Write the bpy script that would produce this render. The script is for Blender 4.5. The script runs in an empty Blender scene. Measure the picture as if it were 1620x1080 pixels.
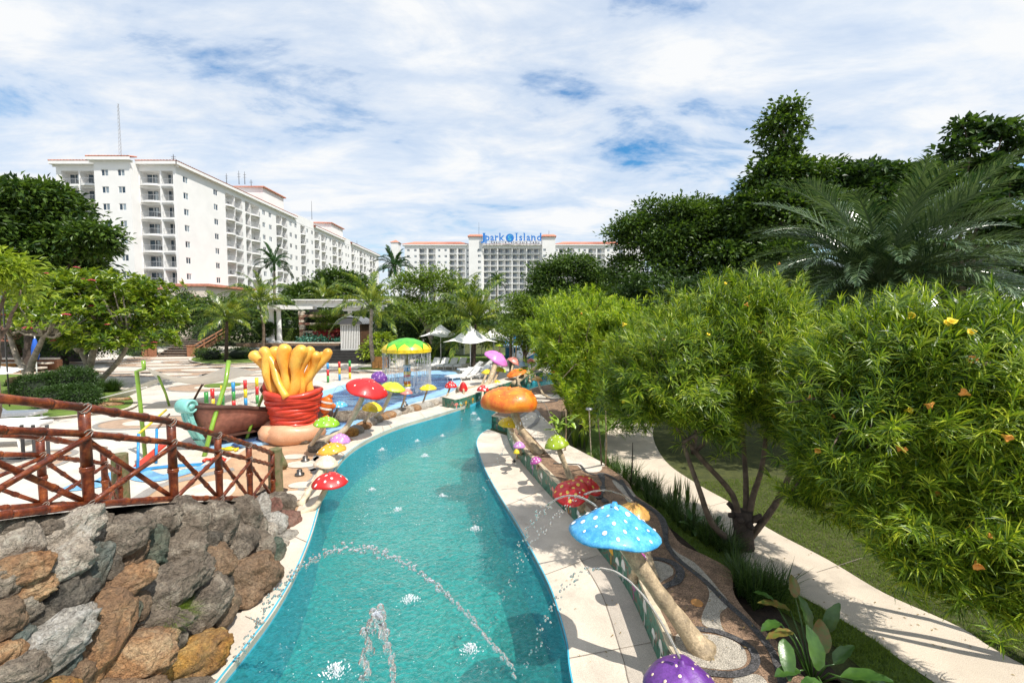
import bpy, bmesh, math, random
import numpy as np
from mathutils import Vector, Matrix, noise
from mathutils.geometry import tessellate_polygon

R = math.radians
rnd = random.Random(7)
nrg = np.random.default_rng(7)
scene = bpy.context.scene
C = scene.collection

# ------------------------------------------------------------------ camera
F, CAMZ, HOR = 700.0, 4.2, 500.0           # focal length in photo pixels, eye height, horizon row
PITCH = math.atan((540 - HOR) / F)
cd = bpy.data.cameras.new('camera'); cam = bpy.data.objects.new('camera', cd); C.objects.link(cam)
cam.location = (0, 0, CAMZ); cam.rotation_euler = (math.pi / 2 - PITCH, 0, 0)
cd.sensor_width = 36; cd.lens = F / 1620 * 36; cd.clip_start = 0.05; cd.clip_end = 6000
scene.camera = cam
CP, SP = math.cos(PITCH), math.sin(PITCH)

def ray(px, py):
    a, b = px - 810, 540 - py
    return Vector((a, F * CP + b * SP, -F * SP + b * CP))
def P(px, py, z=0.0):
    r = ray(px, py); t = (z - CAMZ) / r.z
    return Vector((r.x * t, r.y * t, z))
def D(px, py, Y):
    r = ray(px, py); t = Y / r.y
    return Vector((r.x * t, Y, CAMZ + r.z * t))

# ------------------------------------------------------------------ sky, sun, exposure
SUN_EL, SUN_ROT = R(57), R(131)
sdir = Vector((math.cos(SUN_EL) * math.sin(SUN_ROT), math.cos(SUN_EL) * math.cos(SUN_ROT), math.sin(SUN_EL)))
w = bpy.data.worlds.new('World'); scene.world = w; w.use_nodes = True
nt = w.node_tree; N = nt.nodes; L = nt.links; N.clear()
out = N.new('ShaderNodeOutputWorld')
sky = N.new('ShaderNodeTexSky'); sky.sky_type = 'NISHITA'; sky.sun_disc = False
sky.sun_elevation = SUN_EL; sky.sun_rotation = SUN_ROT; sky.air_density = 1.3; sky.dust_density = 0.3; sky.ozone_density = 2.5
bg = N.new('ShaderNodeBackground'); bg.inputs[1].default_value = 0.13
hs = N.new('ShaderNodeHueSaturation'); hs.inputs['Saturation'].default_value = 1.45; L.new(sky.outputs[0], hs.inputs['Color']); L.new(hs.outputs[0], bg.inputs[0])
tc = N.new('ShaderNodeTexCoord'); sx = N.new('ShaderNodeSeparateXYZ'); L.new(tc.outputs['Generated'], sx.inputs[0])
def m_(op, a, b=None, clamp=False):
    n = N.new('ShaderNodeMath'); n.operation = op; n.use_clamp = clamp
    for i, v in enumerate((a, b)):
        if v is None: continue
        if hasattr(v, 'links'): L.new(v, n.inputs[i])
        else: n.inputs[i].default_value = v
    return n.outputs[0]
zc = m_('ADD', m_('MAXIMUM', sx.outputs[2], 0.0), 0.16)
cx = N.new('ShaderNodeCombineXYZ'); L.new(m_('DIVIDE', sx.outputs[0], zc), cx.inputs[0]); L.new(m_('DIVIDE', sx.outputs[1], zc), cx.inputs[1])
mp = N.new('ShaderNodeMapping'); mp.inputs['Rotation'].default_value = (0, 0, R(-28)); mp.inputs['Scale'].default_value = (0.75, 1.35, 1); mp.inputs['Location'].default_value = (12.1, -4.4, 0)
L.new(cx.outputs[0], mp.inputs[0])
def wnoise(scale, det, rough, dist):
    n = N.new('ShaderNodeTexNoise'); L.new(mp.outputs[0], n.inputs['Vector'])
    n.inputs['Scale'].default_value = scale; n.inputs['Detail'].default_value = det
    n.inputs['Roughness'].default_value = rough; n.inputs['Distortion'].default_value = dist
    return n.outputs[0]
def wramp(v, stops):
    r = N.new('ShaderNodeValToRGB'); L.new(v, r.inputs[0]); e = r.color_ramp.elements
    while len(e) < len(stops): e.new(0.5)
    for k, (p, c) in enumerate(stops): e[k].position = p; e[k].color = (*c, 1)
    return r.outputs[0]
n1 = wnoise(1.05, 10, 0.62, 0.35); n2 = wnoise(2.6, 8, 0.6, 0.5); n3 = wnoise(0.5, 3, 0.5, 0.2)
cov = m_('ADD', m_('ADD', m_('MULTIPLY', n1, 0.5), m_('MULTIPLY', n2, 0.25)), m_('MULTIPLY', n3, 0.25))
mask = wramp(cov, [(0.412, (0, 0, 0)), (0.437, (.42,) * 3), (0.47, (.82,) * 3), (0.55, (1, 1, 1))])
ccol = wramp(m_('ADD', m_('MULTIPLY', n2, .5), m_('MULTIPLY', n1, .5)), [(0.38, (.66, .78, .96)), (0.49, (.80, .88, .99)), (0.58, (.97, .985, 1.0))])
bg2 = N.new('ShaderNodeBackground'); bg2.inputs[1].default_value = 0.85; L.new(ccol, bg2.inputs[0])
mx = N.new('ShaderNodeMixShader'); L.new(mask, mx.inputs[0]); L.new(bg.outputs[0], mx.inputs[1]); L.new(bg2.outputs[0], mx.inputs[2])
L.new(mx.outputs[0], out.inputs[0])
sl = bpy.data.lights.new('sun', 'SUN'); sl.energy = 4.9; sl.angle = R(0.5); sl.color = (1, .95, .87)
so = bpy.data.objects.new('sun', sl); C.objects.link(so); so.rotation_euler = sdir.to_track_quat('Z', 'Y').to_euler(); so.location = (30, -20, 60)
vs = scene.view_settings; vs.view_transform = 'Standard'; vs.look = 'None'; vs.exposure = 0.22; vs.gamma = 1.0; vs.use_curve_mapping = False
scene.cycles.max_bounces = 8; scene.cycles.transparent_max_bounces = 16; scene.cycles.caustics_refractive = False

# ------------------------------------------------------------------ materials
def new_mat(name):
    m = bpy.data.materials.new(name); m.use_nodes = True; m.node_tree.nodes.clear(); return m
class NT:
    def __init__(s, m): s.t = m.node_tree; s.n = s.t.nodes; s.l = s.t.links
    def a(s, kind, **kw):
        n = s.n.new('ShaderNode' + kind)
        for k, v in kw.items():
            if k in n.inputs:
                if hasattr(v, 'links'): s.l.new(v, n.inputs[k])
                else: n.inputs[k].default_value = v
            else: setattr(n, k, v)
        return n
    def ramp(s, v, stops, interp='LINEAR'):
        r = s.n.new('ShaderNodeValToRGB'); s.l.new(v, r.inputs[0]); r.color_ramp.interpolation = interp; e = r.color_ramp.elements
        while len(e) < len(stops): e.new(0.5)
        for k, (p, c) in enumerate(stops):
            e[k].position = p; e[k].color = (*c, 1) if len(c) == 3 else c
        return r.outputs[0]
    def mixc(s, f, a, b, bt='MIX'):
        n = s.n.new('ShaderNodeMix'); n.data_type = 'RGBA'; n.blend_type = bt
        for i, v in ((0, f), (6, a), (7, b)):
            if hasattr(v, 'links'): s.l.new(v, n.inputs[i])
            else: n.inputs[i].default_value = v if i == 0 else (*v, 1)
        return n.outputs[2]
def g3(c, k): return tuple(max(0, min(1, x * k)) for x in c)
def pm(name, col, rough=.7, var=.25, vs_=3.0, bump=0.0, bs=30.0, metal=0, col2=None, speck=0.0, spk=200.0, spec=.5, coat=0, dirt=0.0):
    """principled, colour broken up by two noises, fine bump, optional speckle"""
    m = new_mat(name); t = NT(m)
    pos = t.a('NewGeometry').outputs['Position']
    na = t.a('TexNoise', Vector=pos, Scale=vs_, Detail=6, Roughness=.6).outputs[0]
    c2 = col2 or g3(col, 1 - var)
    c = t.mixc(t.ramp(na, [(.36, (0, 0, 0)), (.64, (1, 1, 1))]), c2, g3(col, 1 + var * .35) if not col2 else col)
    if speck:
        ns = t.a('TexNoise', Vector=pos, Scale=spk, Detail=2, Roughness=.7).outputs[0]
        c = t.mixc(speck, c, t.ramp(ns, [(.35, (.05, .045, .04)), (.5, (.5, .5, .5)), (.65, (1, 1, 1))]), 'OVERLAY')
    if dirt:
        nd = t.a('TexNoise', Vector=pos, Scale=.9, Detail=8, Roughness=.7, Distortion=.6).outputs[0]
        c = t.mixc(t.ramp(nd, [(.5, (0, 0, 0)), (.72, (dirt,) * 3)]), c, g3(col, .45))
    p = t.a('BsdfPrincipled', **{'Base Color': c, 'Roughness': rough, 'Metallic': metal, 'Specular IOR Level': spec, 'Coat Weight': coat, 'Coat Roughness': .12})
    if bump:
        nb = t.a('TexNoise', Vector=pos, Scale=bs, Detail=5, Roughness=.65).outputs[0]
        b = t.a('Bump', Height=nb, Strength=min(1, bump), Distance=.02); t.l.new(b.outputs[0], p.inputs['Normal'])
    o = t.a('OutputMaterial'); t.l.new(p.outputs[0], o.inputs[0]); return m
def leafm(name, ca, cb, trans=.35, rough=.45, cc=None, spec=.4, tb=1.5):
    m = new_mat(name); t = NT(m); ge = t.a('NewGeometry')
    rp = ge.outputs['Random Per Island']
    nz = t.a('TexNoise', Vector=ge.outputs['Position'], Scale=.8, Detail=3).outputs[0]
    f = t.a('Math', operation='ADD'); t.l.new(rp, f.inputs[0]); t.l.new(nz, f.inputs[1])
    st = [(.30, ca), (.72, cb)] if cc is None else [(.3, ca), (.66, cb), (.9, cc)]
    mu = t.a('Math', operation='MULTIPLY'); t.l.new(f.outputs[0], mu.inputs[0]); mu.inputs[1].default_value = .55
    c = t.ramp(mu.outputs[0], st)
    p = t.a('BsdfPrincipled', **{'Base Color': c, 'Roughness': rough, 'Specular IOR Level': spec})
    c2 = t.mixc(1.0, c, (tb, tb, tb * .45), 'MULTIPLY')
    tr = t.a('BsdfTranslucent', Color=c2)
    mxs = t.a('MixShader'); mxs.inputs[0].default_value = trans
    t.l.new(p.outputs[0], mxs.inputs[1]); t.l.new(tr.outputs[0], mxs.inputs[2])
    o = t.a('OutputMaterial'); t.l.new(mxs.outputs[0], o.inputs[0]); return m

M = {}
M['white_wall'] = pm('white_wall', (.80, .79, .77), .75, .05, .35, .15, 8)
M['recess'] = pm('recess', (.62, .59, .57), .8, .08, 1)
M['trim'] = pm('trim', (.82, .81, .79), .6, .06, 2)
M['cream_wall'] = pm('cream_wall', (.72, .62, .52), .8, .08, .6)
M['glass'] = pm('glass', (.035, .06, .085), .08, .5, .6, spec=.8)
M['glass_light'] = pm('glass_light', (.30, .36, .40), .12, .5, .5, spec=.8)
M['curtain'] = pm('curtain', (.55, .54, .52), .8, .2, 6)
M['metal_grey'] = pm('metal_grey', (.45, .46, .47), .4, .1, 4, metal=.3)
M['metal_dark'] = pm('metal_dark', (.08, .08, .085), .45, .2, 8)
M['white_paint'] = pm('white_paint', (.78, .77, .74), .5, .06, 5, dirt=.15)
M['concrete'] = pm('concrete', (.62, .56, .48), .85, .16, .8, .5, 60, speck=.35, spk=150, dirt=.5)
M['coping'] = pm('coping', (.66, .575, .47), .8, .14, 1.3, .5, 90, speck=.35, spk=190, dirt=.55)
M['coping_band'] = pm('coping_band', (.50, .44, .37), .8, .14, 1.3, .5, 90, speck=.4, spk=170, dirt=.55)
M['path'] = pm('path', (.62, .53, .42), .85, .12, 1.2, .5, 90, speck=.3, spk=150, dirt=.4)
M['joint'] = pm('joint', (.24, .20, .16), .9)
M['pebble_black'] = pm('pebble_black', (.085, .08, .08), .55, .5, 14, .9, 70, speck=.9, spk=75)
M['pebble_brown'] = pm('pebble_brown', (.27, .17, .105), .7, .4, 6, .9, 80, speck=.7, spk=85)
M['pebble_grey'] = pm('pebble_grey', (.46, .41, .335), .7, .25, 8, .9, 80, speck=.6, spk=85)
M['pebble_cream'] = pm('pebble_cream', (.66, .58, .48), .75, .2, 3, .6, 80, speck=.45, spk=90)
M['sand_tan'] = pm('sand_tan', (.50, .32, .19), .8, .2, 2, .5, 60, speck=.4, spk=120)
M['plaza_grey'] = pm('plaza_grey', (.30, .275, .25), .8, .25, 3, .4, 60, speck=.5, spk=120)
M['plaza_brown'] = pm('plaza_brown', (.42, .29, .20), .8, .25, 3, .4, 60, speck=.4, spk=120)
M['plaza_blue'] = pm('plaza_blue', (.17, .38, .60), .7, .3, 3, speck=.4, spk=90)
M['soil'] = pm('soil', (.055, .035, .022), .95, .5, 9, .9, 40)
M['bark'] = pm('bark', (.16, .115, .08), .9, .5, 7, 1, 35)
M['bark_pale'] = pm('bark_pale', (.34, .29, .23), .9, .45, 5, .8, 30)
M['bark_dark'] = pm('bark_dark', (.07, .05, .038), .9, .5, 9, 1, 35)
M['roof_tile'] = pm('roof_tile', (.62, .245, .16), .8, .25, 2, .6, 6)
M['brick'] = pm('brick', (.38, .17, .09), .85, .35, 6, .5, 30)
M['black_stone'] = pm('black_stone', (.035, .032, .03), .5, .4, 3, .3, 30)
M['brown_wood'] = pm('brown_wood', (.13, .065, .035), .6, .4, 6, .4, 40)
M['grey_wood'] = pm('grey_wood', (.23, .19, .15), .8, .4, 5, .6, 40)
M['sail'] = pm('sail', (.80, .78, .74), .75, .04, 2)
M['lounge_white'] = pm('lounge_white', (.74, .73, .71), .7, .08, 4)
M['green_pipe'] = pm('green_pipe', (.22, .40, .035), .35, .25, 4, coat=.4)
M['stalk'] = pm('stalk', (.50, .38, .235), .6, .45, 9, .9, 22, dirt=.6, speck=.2, spk=50)
M['stalk_pale'] = pm('stalk_pale', (.62, .52, .37), .55, .3, 7, .7, 20, dirt=.4)
M['under'] = pm('under', (.50, .36, .2), .6, .3, 9)
def paint(name, col, col2=None, coat=.5, vs_=4): 
    M[name] = pm(name, col, .42, .26, vs_ * 1.1, .3, 22, coat=coat * .4, col2=col2, dirt=.42, speck=.2, spk=55); return M[name]
paint('red', (.66, .02, .018), (.50, .012, .014)); paint('orange', (.80, .28, .02), (.68, .10, .012)); paint('blue', (.13, .50, .74), (.03, .28, .62), .5, 7)
paint('green', (.27, .55, .02)); paint('olive', (.30, .40, .01)); paint('yellow', (.82, .60, .02)); paint('purple', (.17, .05, .30), (.10, .025, .20))
paint('lilac', (.55, .25, .58)); paint('pink', (.72, .26, .60), (.60, .14, .52)); paint('cream', (.78, .62, .46)); paint('tan', (.62, .34, .10)); paint('amber', (.80, .42, .03), (.72, .28, .02))
paint('magenta', (.45, .08, .32)); paint('salmon', (.78, .25, .20)); paint('yellowgreen', (.66, .72, .02), (.35, .62, .02)); paint('paleblue', (.45, .62, .78))
paint('white_dot', (.85, .85, .8)); paint('yellow_dot', (.85, .55, .08)); paint('coral_red', (.62, .05, .02), (.5, .03, .012))
paint('fry', (.86, .50, .08), (.78, .31, .03), .35, 2.2); paint('flesh', (.70, .40, .24), (.62, .31, .17), .2, 1.5); paint('turquoise', (.25, .62, .55), (.2, .5, .45), .2)
paint('clown', (.72, .17, .02)); paint('band_blue', (.03, .28, .60)); paint('band_green', (.04, .30, .05)); paint('dome_green', (.05, .38, .035), (.13, .50, .03))
M['hull'] = pm('hull', (.42, .17, .115), .7, .35, 5, .8, 22)
M['hull_dark'] = pm('hull_dark', (.085, .035, .022), .7, .4, 5, .8, 22)
M['blue_cloth'] = pm('blue_cloth', (.02, .13, .62), .7)
M['orange_stone'] = pm('orange_stone', (.55, .26, .08), .8, .3, 4, .6, 25)
M['nozzle'] = pm('nozzle', (.12, .11, .10), .35, .2, 8, metal=.7)
M['grass_shaded'] = pm('grass_shaded', (.085, .095, .02), .95, .4, 5, 1, 110, col2=(.045, .055, .012), speck=.5, spk=160)  # lawn with the shade under the trees put into its colour
M['grass_lit'] = pm('grass_lit', (.16, .24, .03), .95, .4, 4, 1, 110, col2=(.09, .15, .02), speck=.4, spk=160)  # sunlit copy of the lawn, brightness put into its colour

# leaves
M['l_dark'] = leafm('l_dark', (.014, .040, .012), (.07, .13, .025), .25)
M['l_mid'] = leafm('l_mid', (.017, .048, .010), (.10, .17, .024), .28)
M['l_bright'] = leafm('l_bright', (.05, .11, .012), (.19, .27, .028), .3)
M['l_lime'] = leafm('l_lime', (.10, .17, .012), (.32, .40, .035), .35)
M['l_oleander'] = leafm('l_oleander', (.03, .08, .010), (.22, .33, .022), .34, .40, (.54, .58, .05), .5)
M['l_oleander_far'] = leafm('l_oleander_far', (.07, .15, .012), (.33, .45, .03), .4, .4, (.58, .62, .08))
M['l_plumeria'] = leafm('l_plumeria', (.05, .11, .010), (.20, .29, .02), .3, .3, (.36, .41, .035), .6)
M['l_date'] = leafm('l_date', (.025, .065, .024), (.15, .215, .10), .15, .26, None, .9)
M['l_palm'] = leafm('l_palm', (.035, .085, .010), (.18, .25, .025), .35, .3, (.38, .40, .06), .6)
M['l_royal'] = leafm('l_royal', (.015, .05, .012), (.04, .10, .02), .3, .3)
M['l_hedge'] = leafm('l_hedge', (.02, .05, .01), (.055, .11, .02), .25)
M['l_red'] = leafm('l_red', (.12, .015, .02), (.25, .04, .04), .3)
M['l_snake'] = leafm('l_snake', (.025, .06, .016), (.09, .15, .035), .25, .3)
M['l_dry'] = leafm('l_dry', (.20, .14, .05), (.35, .25, .09), .3)
M['l_broad'] = pm('l_broad', (.06, .13, .02), .3, .5, 6, .2, 15, col2=(.03, .075, .014))
M['l_broad_brown'] = pm('l_broad_brown', (.10, .15, .025), .4, .6, 22, .2, 15, col2=(.20, .11, .03))
M['l_grass'] = leafm('l_grass', (.09, .14, .02), (.20, .28, .04), .4)
M['l_teal'] = leafm('l_teal', (.05, .2, .16), (.15, .35, .3), .3)
M['fl_orange'] = pm('fl_orange', (.85, .36, .06), .6, .25, 20)
M['fl_yellow'] = pm('fl_yellow', (.85, .62, .03), .6, .2, 20)
M['fl_pink'] = pm('fl_pink', (.62, .07, .12), .6, .3, 20)
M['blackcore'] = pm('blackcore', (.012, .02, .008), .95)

def rockm(name, a, b, c):
    m = new_mat(name); t = NT(m); pos = t.a('NewGeometry').outputs['Position']
    n = t.a('TexNoise', Vector=pos, Scale=3.2, Detail=9, Roughness=.68, Distortion=.8).outputs[0]
    n2_ = t.a('TexNoise', Vector=pos, Scale=26, Detail=8, Roughness=.75).outputs[0]
    col = t.ramp(n, [(.33, a), (.5, b), (.66, c)])
    col = t.mixc(.75, col, t.ramp(n2_, [(.3, (.06, .055, .05)), (.47, (.5, .5, .5)), (.68, (.9, .88, .84))]), 'OVERLAY')
    nb_ = t.a('TexNoise', Vector=pos, Scale=1.7, Detail=5, Roughness=.6, Distortion=.6).outputs[0]
    col = t.mixc(t.ramp(nb_, [(.42, (0, 0, 0)), (.60, (.42,) * 3)]), col, (.27, .21, .15))
    w_ = t.a('TexWave', Vector=pos, Scale=2.4, Distortion=14, Detail=6, **{'Detail Scale': 2.2, 'Detail Roughness': .7}).outputs['Fac']
    h = t.a('Math', operation='MULTIPLY_ADD'); t.l.new(w_, h.inputs[0]); h.inputs[1].default_value = .55; t.l.new(n2_, h.inputs[2])
    bb = t.a('Bump', Height=h.outputs[0], Strength=1.0, Distance=.05)
    p = t.a('BsdfPrincipled', **{'Base Color': col, 'Roughness': .85, 'Specular IOR Level': .3, 'Normal': bb.outputs[0]})
    o = t.a('OutputMaterial'); t.l.new(p.outputs[0], o.inputs[0]); M[name] = m
rockm('rk_grey', (.08, .065, .05), (.22, .18, .14), (.46, .40, .32))
rockm('rk_pale', (.22, .18, .14), (.50, .43, .35), (.68, .62, .53))
rockm('rk_brown', (.12, .075, .045), (.27, .17, .10), (.40, .28, .18))
rockm('rk_orange', (.20, .095, .045), (.42, .22, .10), (.56, .38, .22))
rockm('rk_yellow', (.26, .11, .03), (.50, .26, .06), (.58, .38, .14))
rockm('rk_dark', (.04, .035, .03), (.10, .09, .075), (.24, .21, .17))
rockm('rk_teal', (.05, .07, .06), (.14, .18, .165), (.32, .33, .29))
rockm('rk_green', (.03, .05, .04), (.08, .12, .09), (.20, .22, .17))
rockm('rk_white', (.26, .24, .21), (.50, .47, .42), (.70, .67, .61))
rockm('rk_red', (.14, .06, .045), (.28, .13, .10), (.4, .24, .19))

def bamboom():
    m = new_mat('bamboo'); t = NT(m); tcx = t.a('TexCoord'); pos = t.a('NewGeometry').outputs['Position']
    n = t.a('TexNoise', Vector=pos, Scale=9, Detail=6, Roughness=.7).outputs[0]
    n2_ = t.a('TexNoise', Vector=pos, Scale=60, Detail=4, Roughness=.7).outputs[0]
    c = t.ramp(n, [(.3, (.028, .007, .004)), (.5, (.135, .026, .008)), (.7, (.31, .085, .02))])
    c = t.mixc(.5, c, t.ramp(n2_, [(.3, (.2, .2, .2)), (.7, (.85, .85, .85))]), 'OVERLAY')
    b = t.a('Bump', Height=n2_, Strength=.35, Distance=.01)
    p = t.a('BsdfPrincipled', **{'Base Color': c, 'Roughness': .45, 'Specular IOR Level': .35, 'Coat Weight': .18, 'Coat Roughness': .15, 'Normal': b.outputs[0]})
    o = t.a('OutputMaterial'); t.l.new(p.outputs[0], o.inputs[0]); return m
M['bamboo'] = bamboom()
M['wire'] = pm('wire', (.45, .38, .32), .4, metal=.5)

def waterm(name, tint, body, bodymix, scale, bump, rough=.03):
    m = new_mat(name); t = NT(m); pos = t.a('NewGeometry').outputs['Position']
    mpn = t.a('Mapping', Vector=pos); mpn.inputs['Scale'].default_value = (1, 1, 1)
    n = t.a('TexNoise', Vector=mpn.outputs[0], Scale=scale, Detail=7, Roughness=.62, Distortion=.7).outputs[0]
    n2_ = t.a('TexNoise', Vector=mpn.outputs[0], Scale=scale * .22, Detail=4, Roughness=.6, Distortion=.5).outputs[0]
    h = t.a('Math', operation='MULTIPLY_ADD'); t.l.new(n2_, h.inputs[0]); h.inputs[1].default_value = 2.2; t.l.new(n, h.inputs[2])
    b = t.a('Bump', Height=h.outputs[0], Strength=bump, Distance=.05)
    tcol = t.mixc(t.ramp(n, [(.34, (0, 0, 0)), (.66, (1, 1, 1))]), g3(tint, .70), g3(tint, 1.1))
    tr = t.a('BsdfTransparent', Color=tcol)
    bcol = t.mixc(t.ramp(n, [(.4, (0, 0, 0)), (.62, (1, 1, 1))]), g3(body, .75), g3(body, 1.35))
    df = t.a('BsdfDiffuse', Color=bcol, Normal=b.outputs[0])
    m1 = t.a('MixShader'); m1.inputs[0].default_value = bodymix; t.l.new(tr.outputs[0], m1.inputs[1]); t.l.new(df.outputs[0], m1.inputs[2])
    gl = t.a('BsdfGlossy', Color=(1, 1, 1, 1), Roughness=rough, Normal=b.outputs[0])
    fr = t.a('Fresnel', IOR=1.33, Normal=b.outputs[0])
    m2 = t.a('MixShader'); t.l.new(fr.outputs[0], m2.inputs[0]); t.l.new(m1.outputs[0], m2.inputs[1]); t.l.new(gl.outputs[0], m2.inputs[2])
    o = t.a('OutputMaterial'); t.l.new(m2.outputs[0], o.inputs[0]); M[name] = m
waterm('water_river', (.45, .90, .88), (.04, .34, .33), .28, 15, .8)
waterm('water_kids', (.72, .86, .97), (.25, .35, .5), .12, 14, .9)
M['pool_floor'] = pm('pool_floor', (.24, .62, .55), .7, .35, .25, col2=(.10, .44, .44))
M['pool_wall'] = pm('pool_wall', (.06, .42, .58), .6, .2, 2)
def glassm(name, col, rough, mix):
    m = new_mat(name); t = NT(m)
    g = t.a('BsdfGlass', Color=(*col, 1), Roughness=rough, IOR=1.33); d = t.a('BsdfDiffuse', Color=(.9, .93, .95, 1)); tr = t.a('BsdfTransparent')
    m1 = t.a('MixShader'); m1.inputs[0].default_value = mix; t.l.new(g.outputs[0], m1.inputs[1]); t.l.new(d.outputs[0], m1.inputs[2])
    o = t.a('OutputMaterial'); t.l.new(m1.outputs[0], o.inputs[0]); M[name] = m
glassm('droplet', (1, 1, 1), .0, .12); glassm('stream', (1, 1, 1), .05, .45)
M['foam'] = pm('foam', (.85, .9, .9), .6)
def curtainm():
    m = new_mat('water_sheet'); t = NT(m); pos = t.a('NewGeometry').outputs['Position']
    mpn = t.a('Mapping', Vector=pos); mpn.inputs['Scale'].default_value = (6, 6, 1.2)
    n = t.a('TexNoise', Vector=mpn.outputs[0], Scale=2.2, Detail=6, Roughness=.7).outputs[0]
    tr = t.a('BsdfTransparent'); d = t.a('BsdfPrincipled', **{'Base Color': (.85, .87, .88, 1), 'Roughness': .2})
    mm = t.a('MixShader'); t.l.new(t.ramp(n, [(.42, (.12,) * 3), (.62, (.75,) * 3)]), mm.inputs[0]); t.l.new(tr.outputs[0], mm.inputs[1]); t.l.new(d.outputs[0], mm.inputs[2])
    o = t.a('OutputMaterial'); t.l.new(mm.outputs[0], o.inputs[0]); return m
M['water_sheet'] = curtainm()
def muralm():
    m = new_mat('mural_paint'); t = NT(m); pos = t.a('NewGeometry').outputs['Position']
    n = t.a('TexNoise', Vector=pos, Scale=3.5, Detail=5, Roughness=.6, Distortion=1.5).outputs[0]
    c = t.ramp(n, [(.3, (.01, .025, .02)), (.42, (.02, .11, .07)), (.52, (.05, .22, .15)), (.60, (.16, .07, .045)), (.68, (.5, .5, .42))])
    p = t.a('BsdfPrincipled', **{'Base Color': c, 'Roughness': .45})
    o = t.a('OutputMaterial'); t.l.new(p.outputs[0], o.inputs[0]); return m
M['mural_paint'] = muralm()
def kidsfloor():
    m = new_mat('kids_floor'); t = NT(m); pos = t.a('NewGeometry').outputs['Position']
    mpn = t.a('Mapping', Vector=pos); mpn.inputs['Scale'].default_value = (.35, 1, 1)
    n = t.a('TexNoise', Vector=mpn.outputs[0], Scale=1.1, Detail=5, Roughness=.6, Distortion=1.2).outputs[0]
    c = t.ramp(n, [(.36, (.05, .07, .22)), (.46, (.14, .15, .36)), (.51, (.14, .42, .72)), (.56, (.60, .68, .78)), (.60, (.22, .20, .42)), (.66, (.06, .07, .22))])
    p = t.a('BsdfPrincipled', **{'Base Color': c, 'Roughness': .5})
    o = t.a('OutputMaterial'); t.l.new(p.outputs[0], o.inputs[0]); return m
M['kids_floor'] = kidsfloor()

# ------------------------------------------------------------------ objects
ORG = {}
def setp(o, label=None, cat=None, group=None, kind=None):
    if label: o['label'] = label
    if cat: o['category'] = cat
    if group: o['group'] = group
    if kind: o['kind'] = kind
    return o
def thing(name, label, cat, loc=(0, 0, 0), group=None):
    o = bpy.data.objects.new(name, None); C.objects.link(o); o.location = loc; o.empty_display_size = .2
    ORG[o] = Vector(loc); return setp(o, label, cat, group)
def copy_tree(o, parent=None):
    c = o.copy(); C.objects.link(c)
    if parent is not None: c.parent = parent
    for ch in o.children: copy_tree(ch, c)
    return c
def link(me, name, parent=None):
    o = bpy.data.objects.new(name, me); C.objects.link(o)
    if parent is not None: o.parent = parent; ORG[o] = ORG.get(parent, Vector((0, 0, 0)))
    return o
def npmesh(name, V, Fc, mats, mi=None, smooth=False, off=None):
    """V (n,3); Fc list of (m,k) arrays with k=3 or 4"""
    V = np.asarray(V, dtype=np.float32)
    if off is not None: V = V - np.array(off, dtype=np.float32)
    me = bpy.data.meshes.new(name)
    Fc = [np.asarray(f, dtype=np.int32) for f in Fc if len(f)]
    loops = np.concatenate([f.ravel() for f in Fc]); tot = np.concatenate([np.full(len(f), f.shape[1], np.int32) for f in Fc])
    st = np.concatenate(([0], np.cumsum(tot)[:-1])).astype(np.int32)
    me.vertices.add(len(V)); me.vertices.foreach_set('co', V.ravel())
    me.loops.add(len(loops)); me.loops.foreach_set('vertex_index', loops)
    me.polygons.add(len(tot)); me.polygons.foreach_set('loop_start', st); me.polygons.foreach_set('loop_total', tot)
    for m in mats: me.materials.append(m)
    if mi is not None: me.polygons.foreach_set('material_index', np.asarray(mi, np.int32))
    me.polygons.foreach_set('use_smooth', np.full(len(tot), smooth))
    me.update(calc_edges=True); return me

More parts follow.
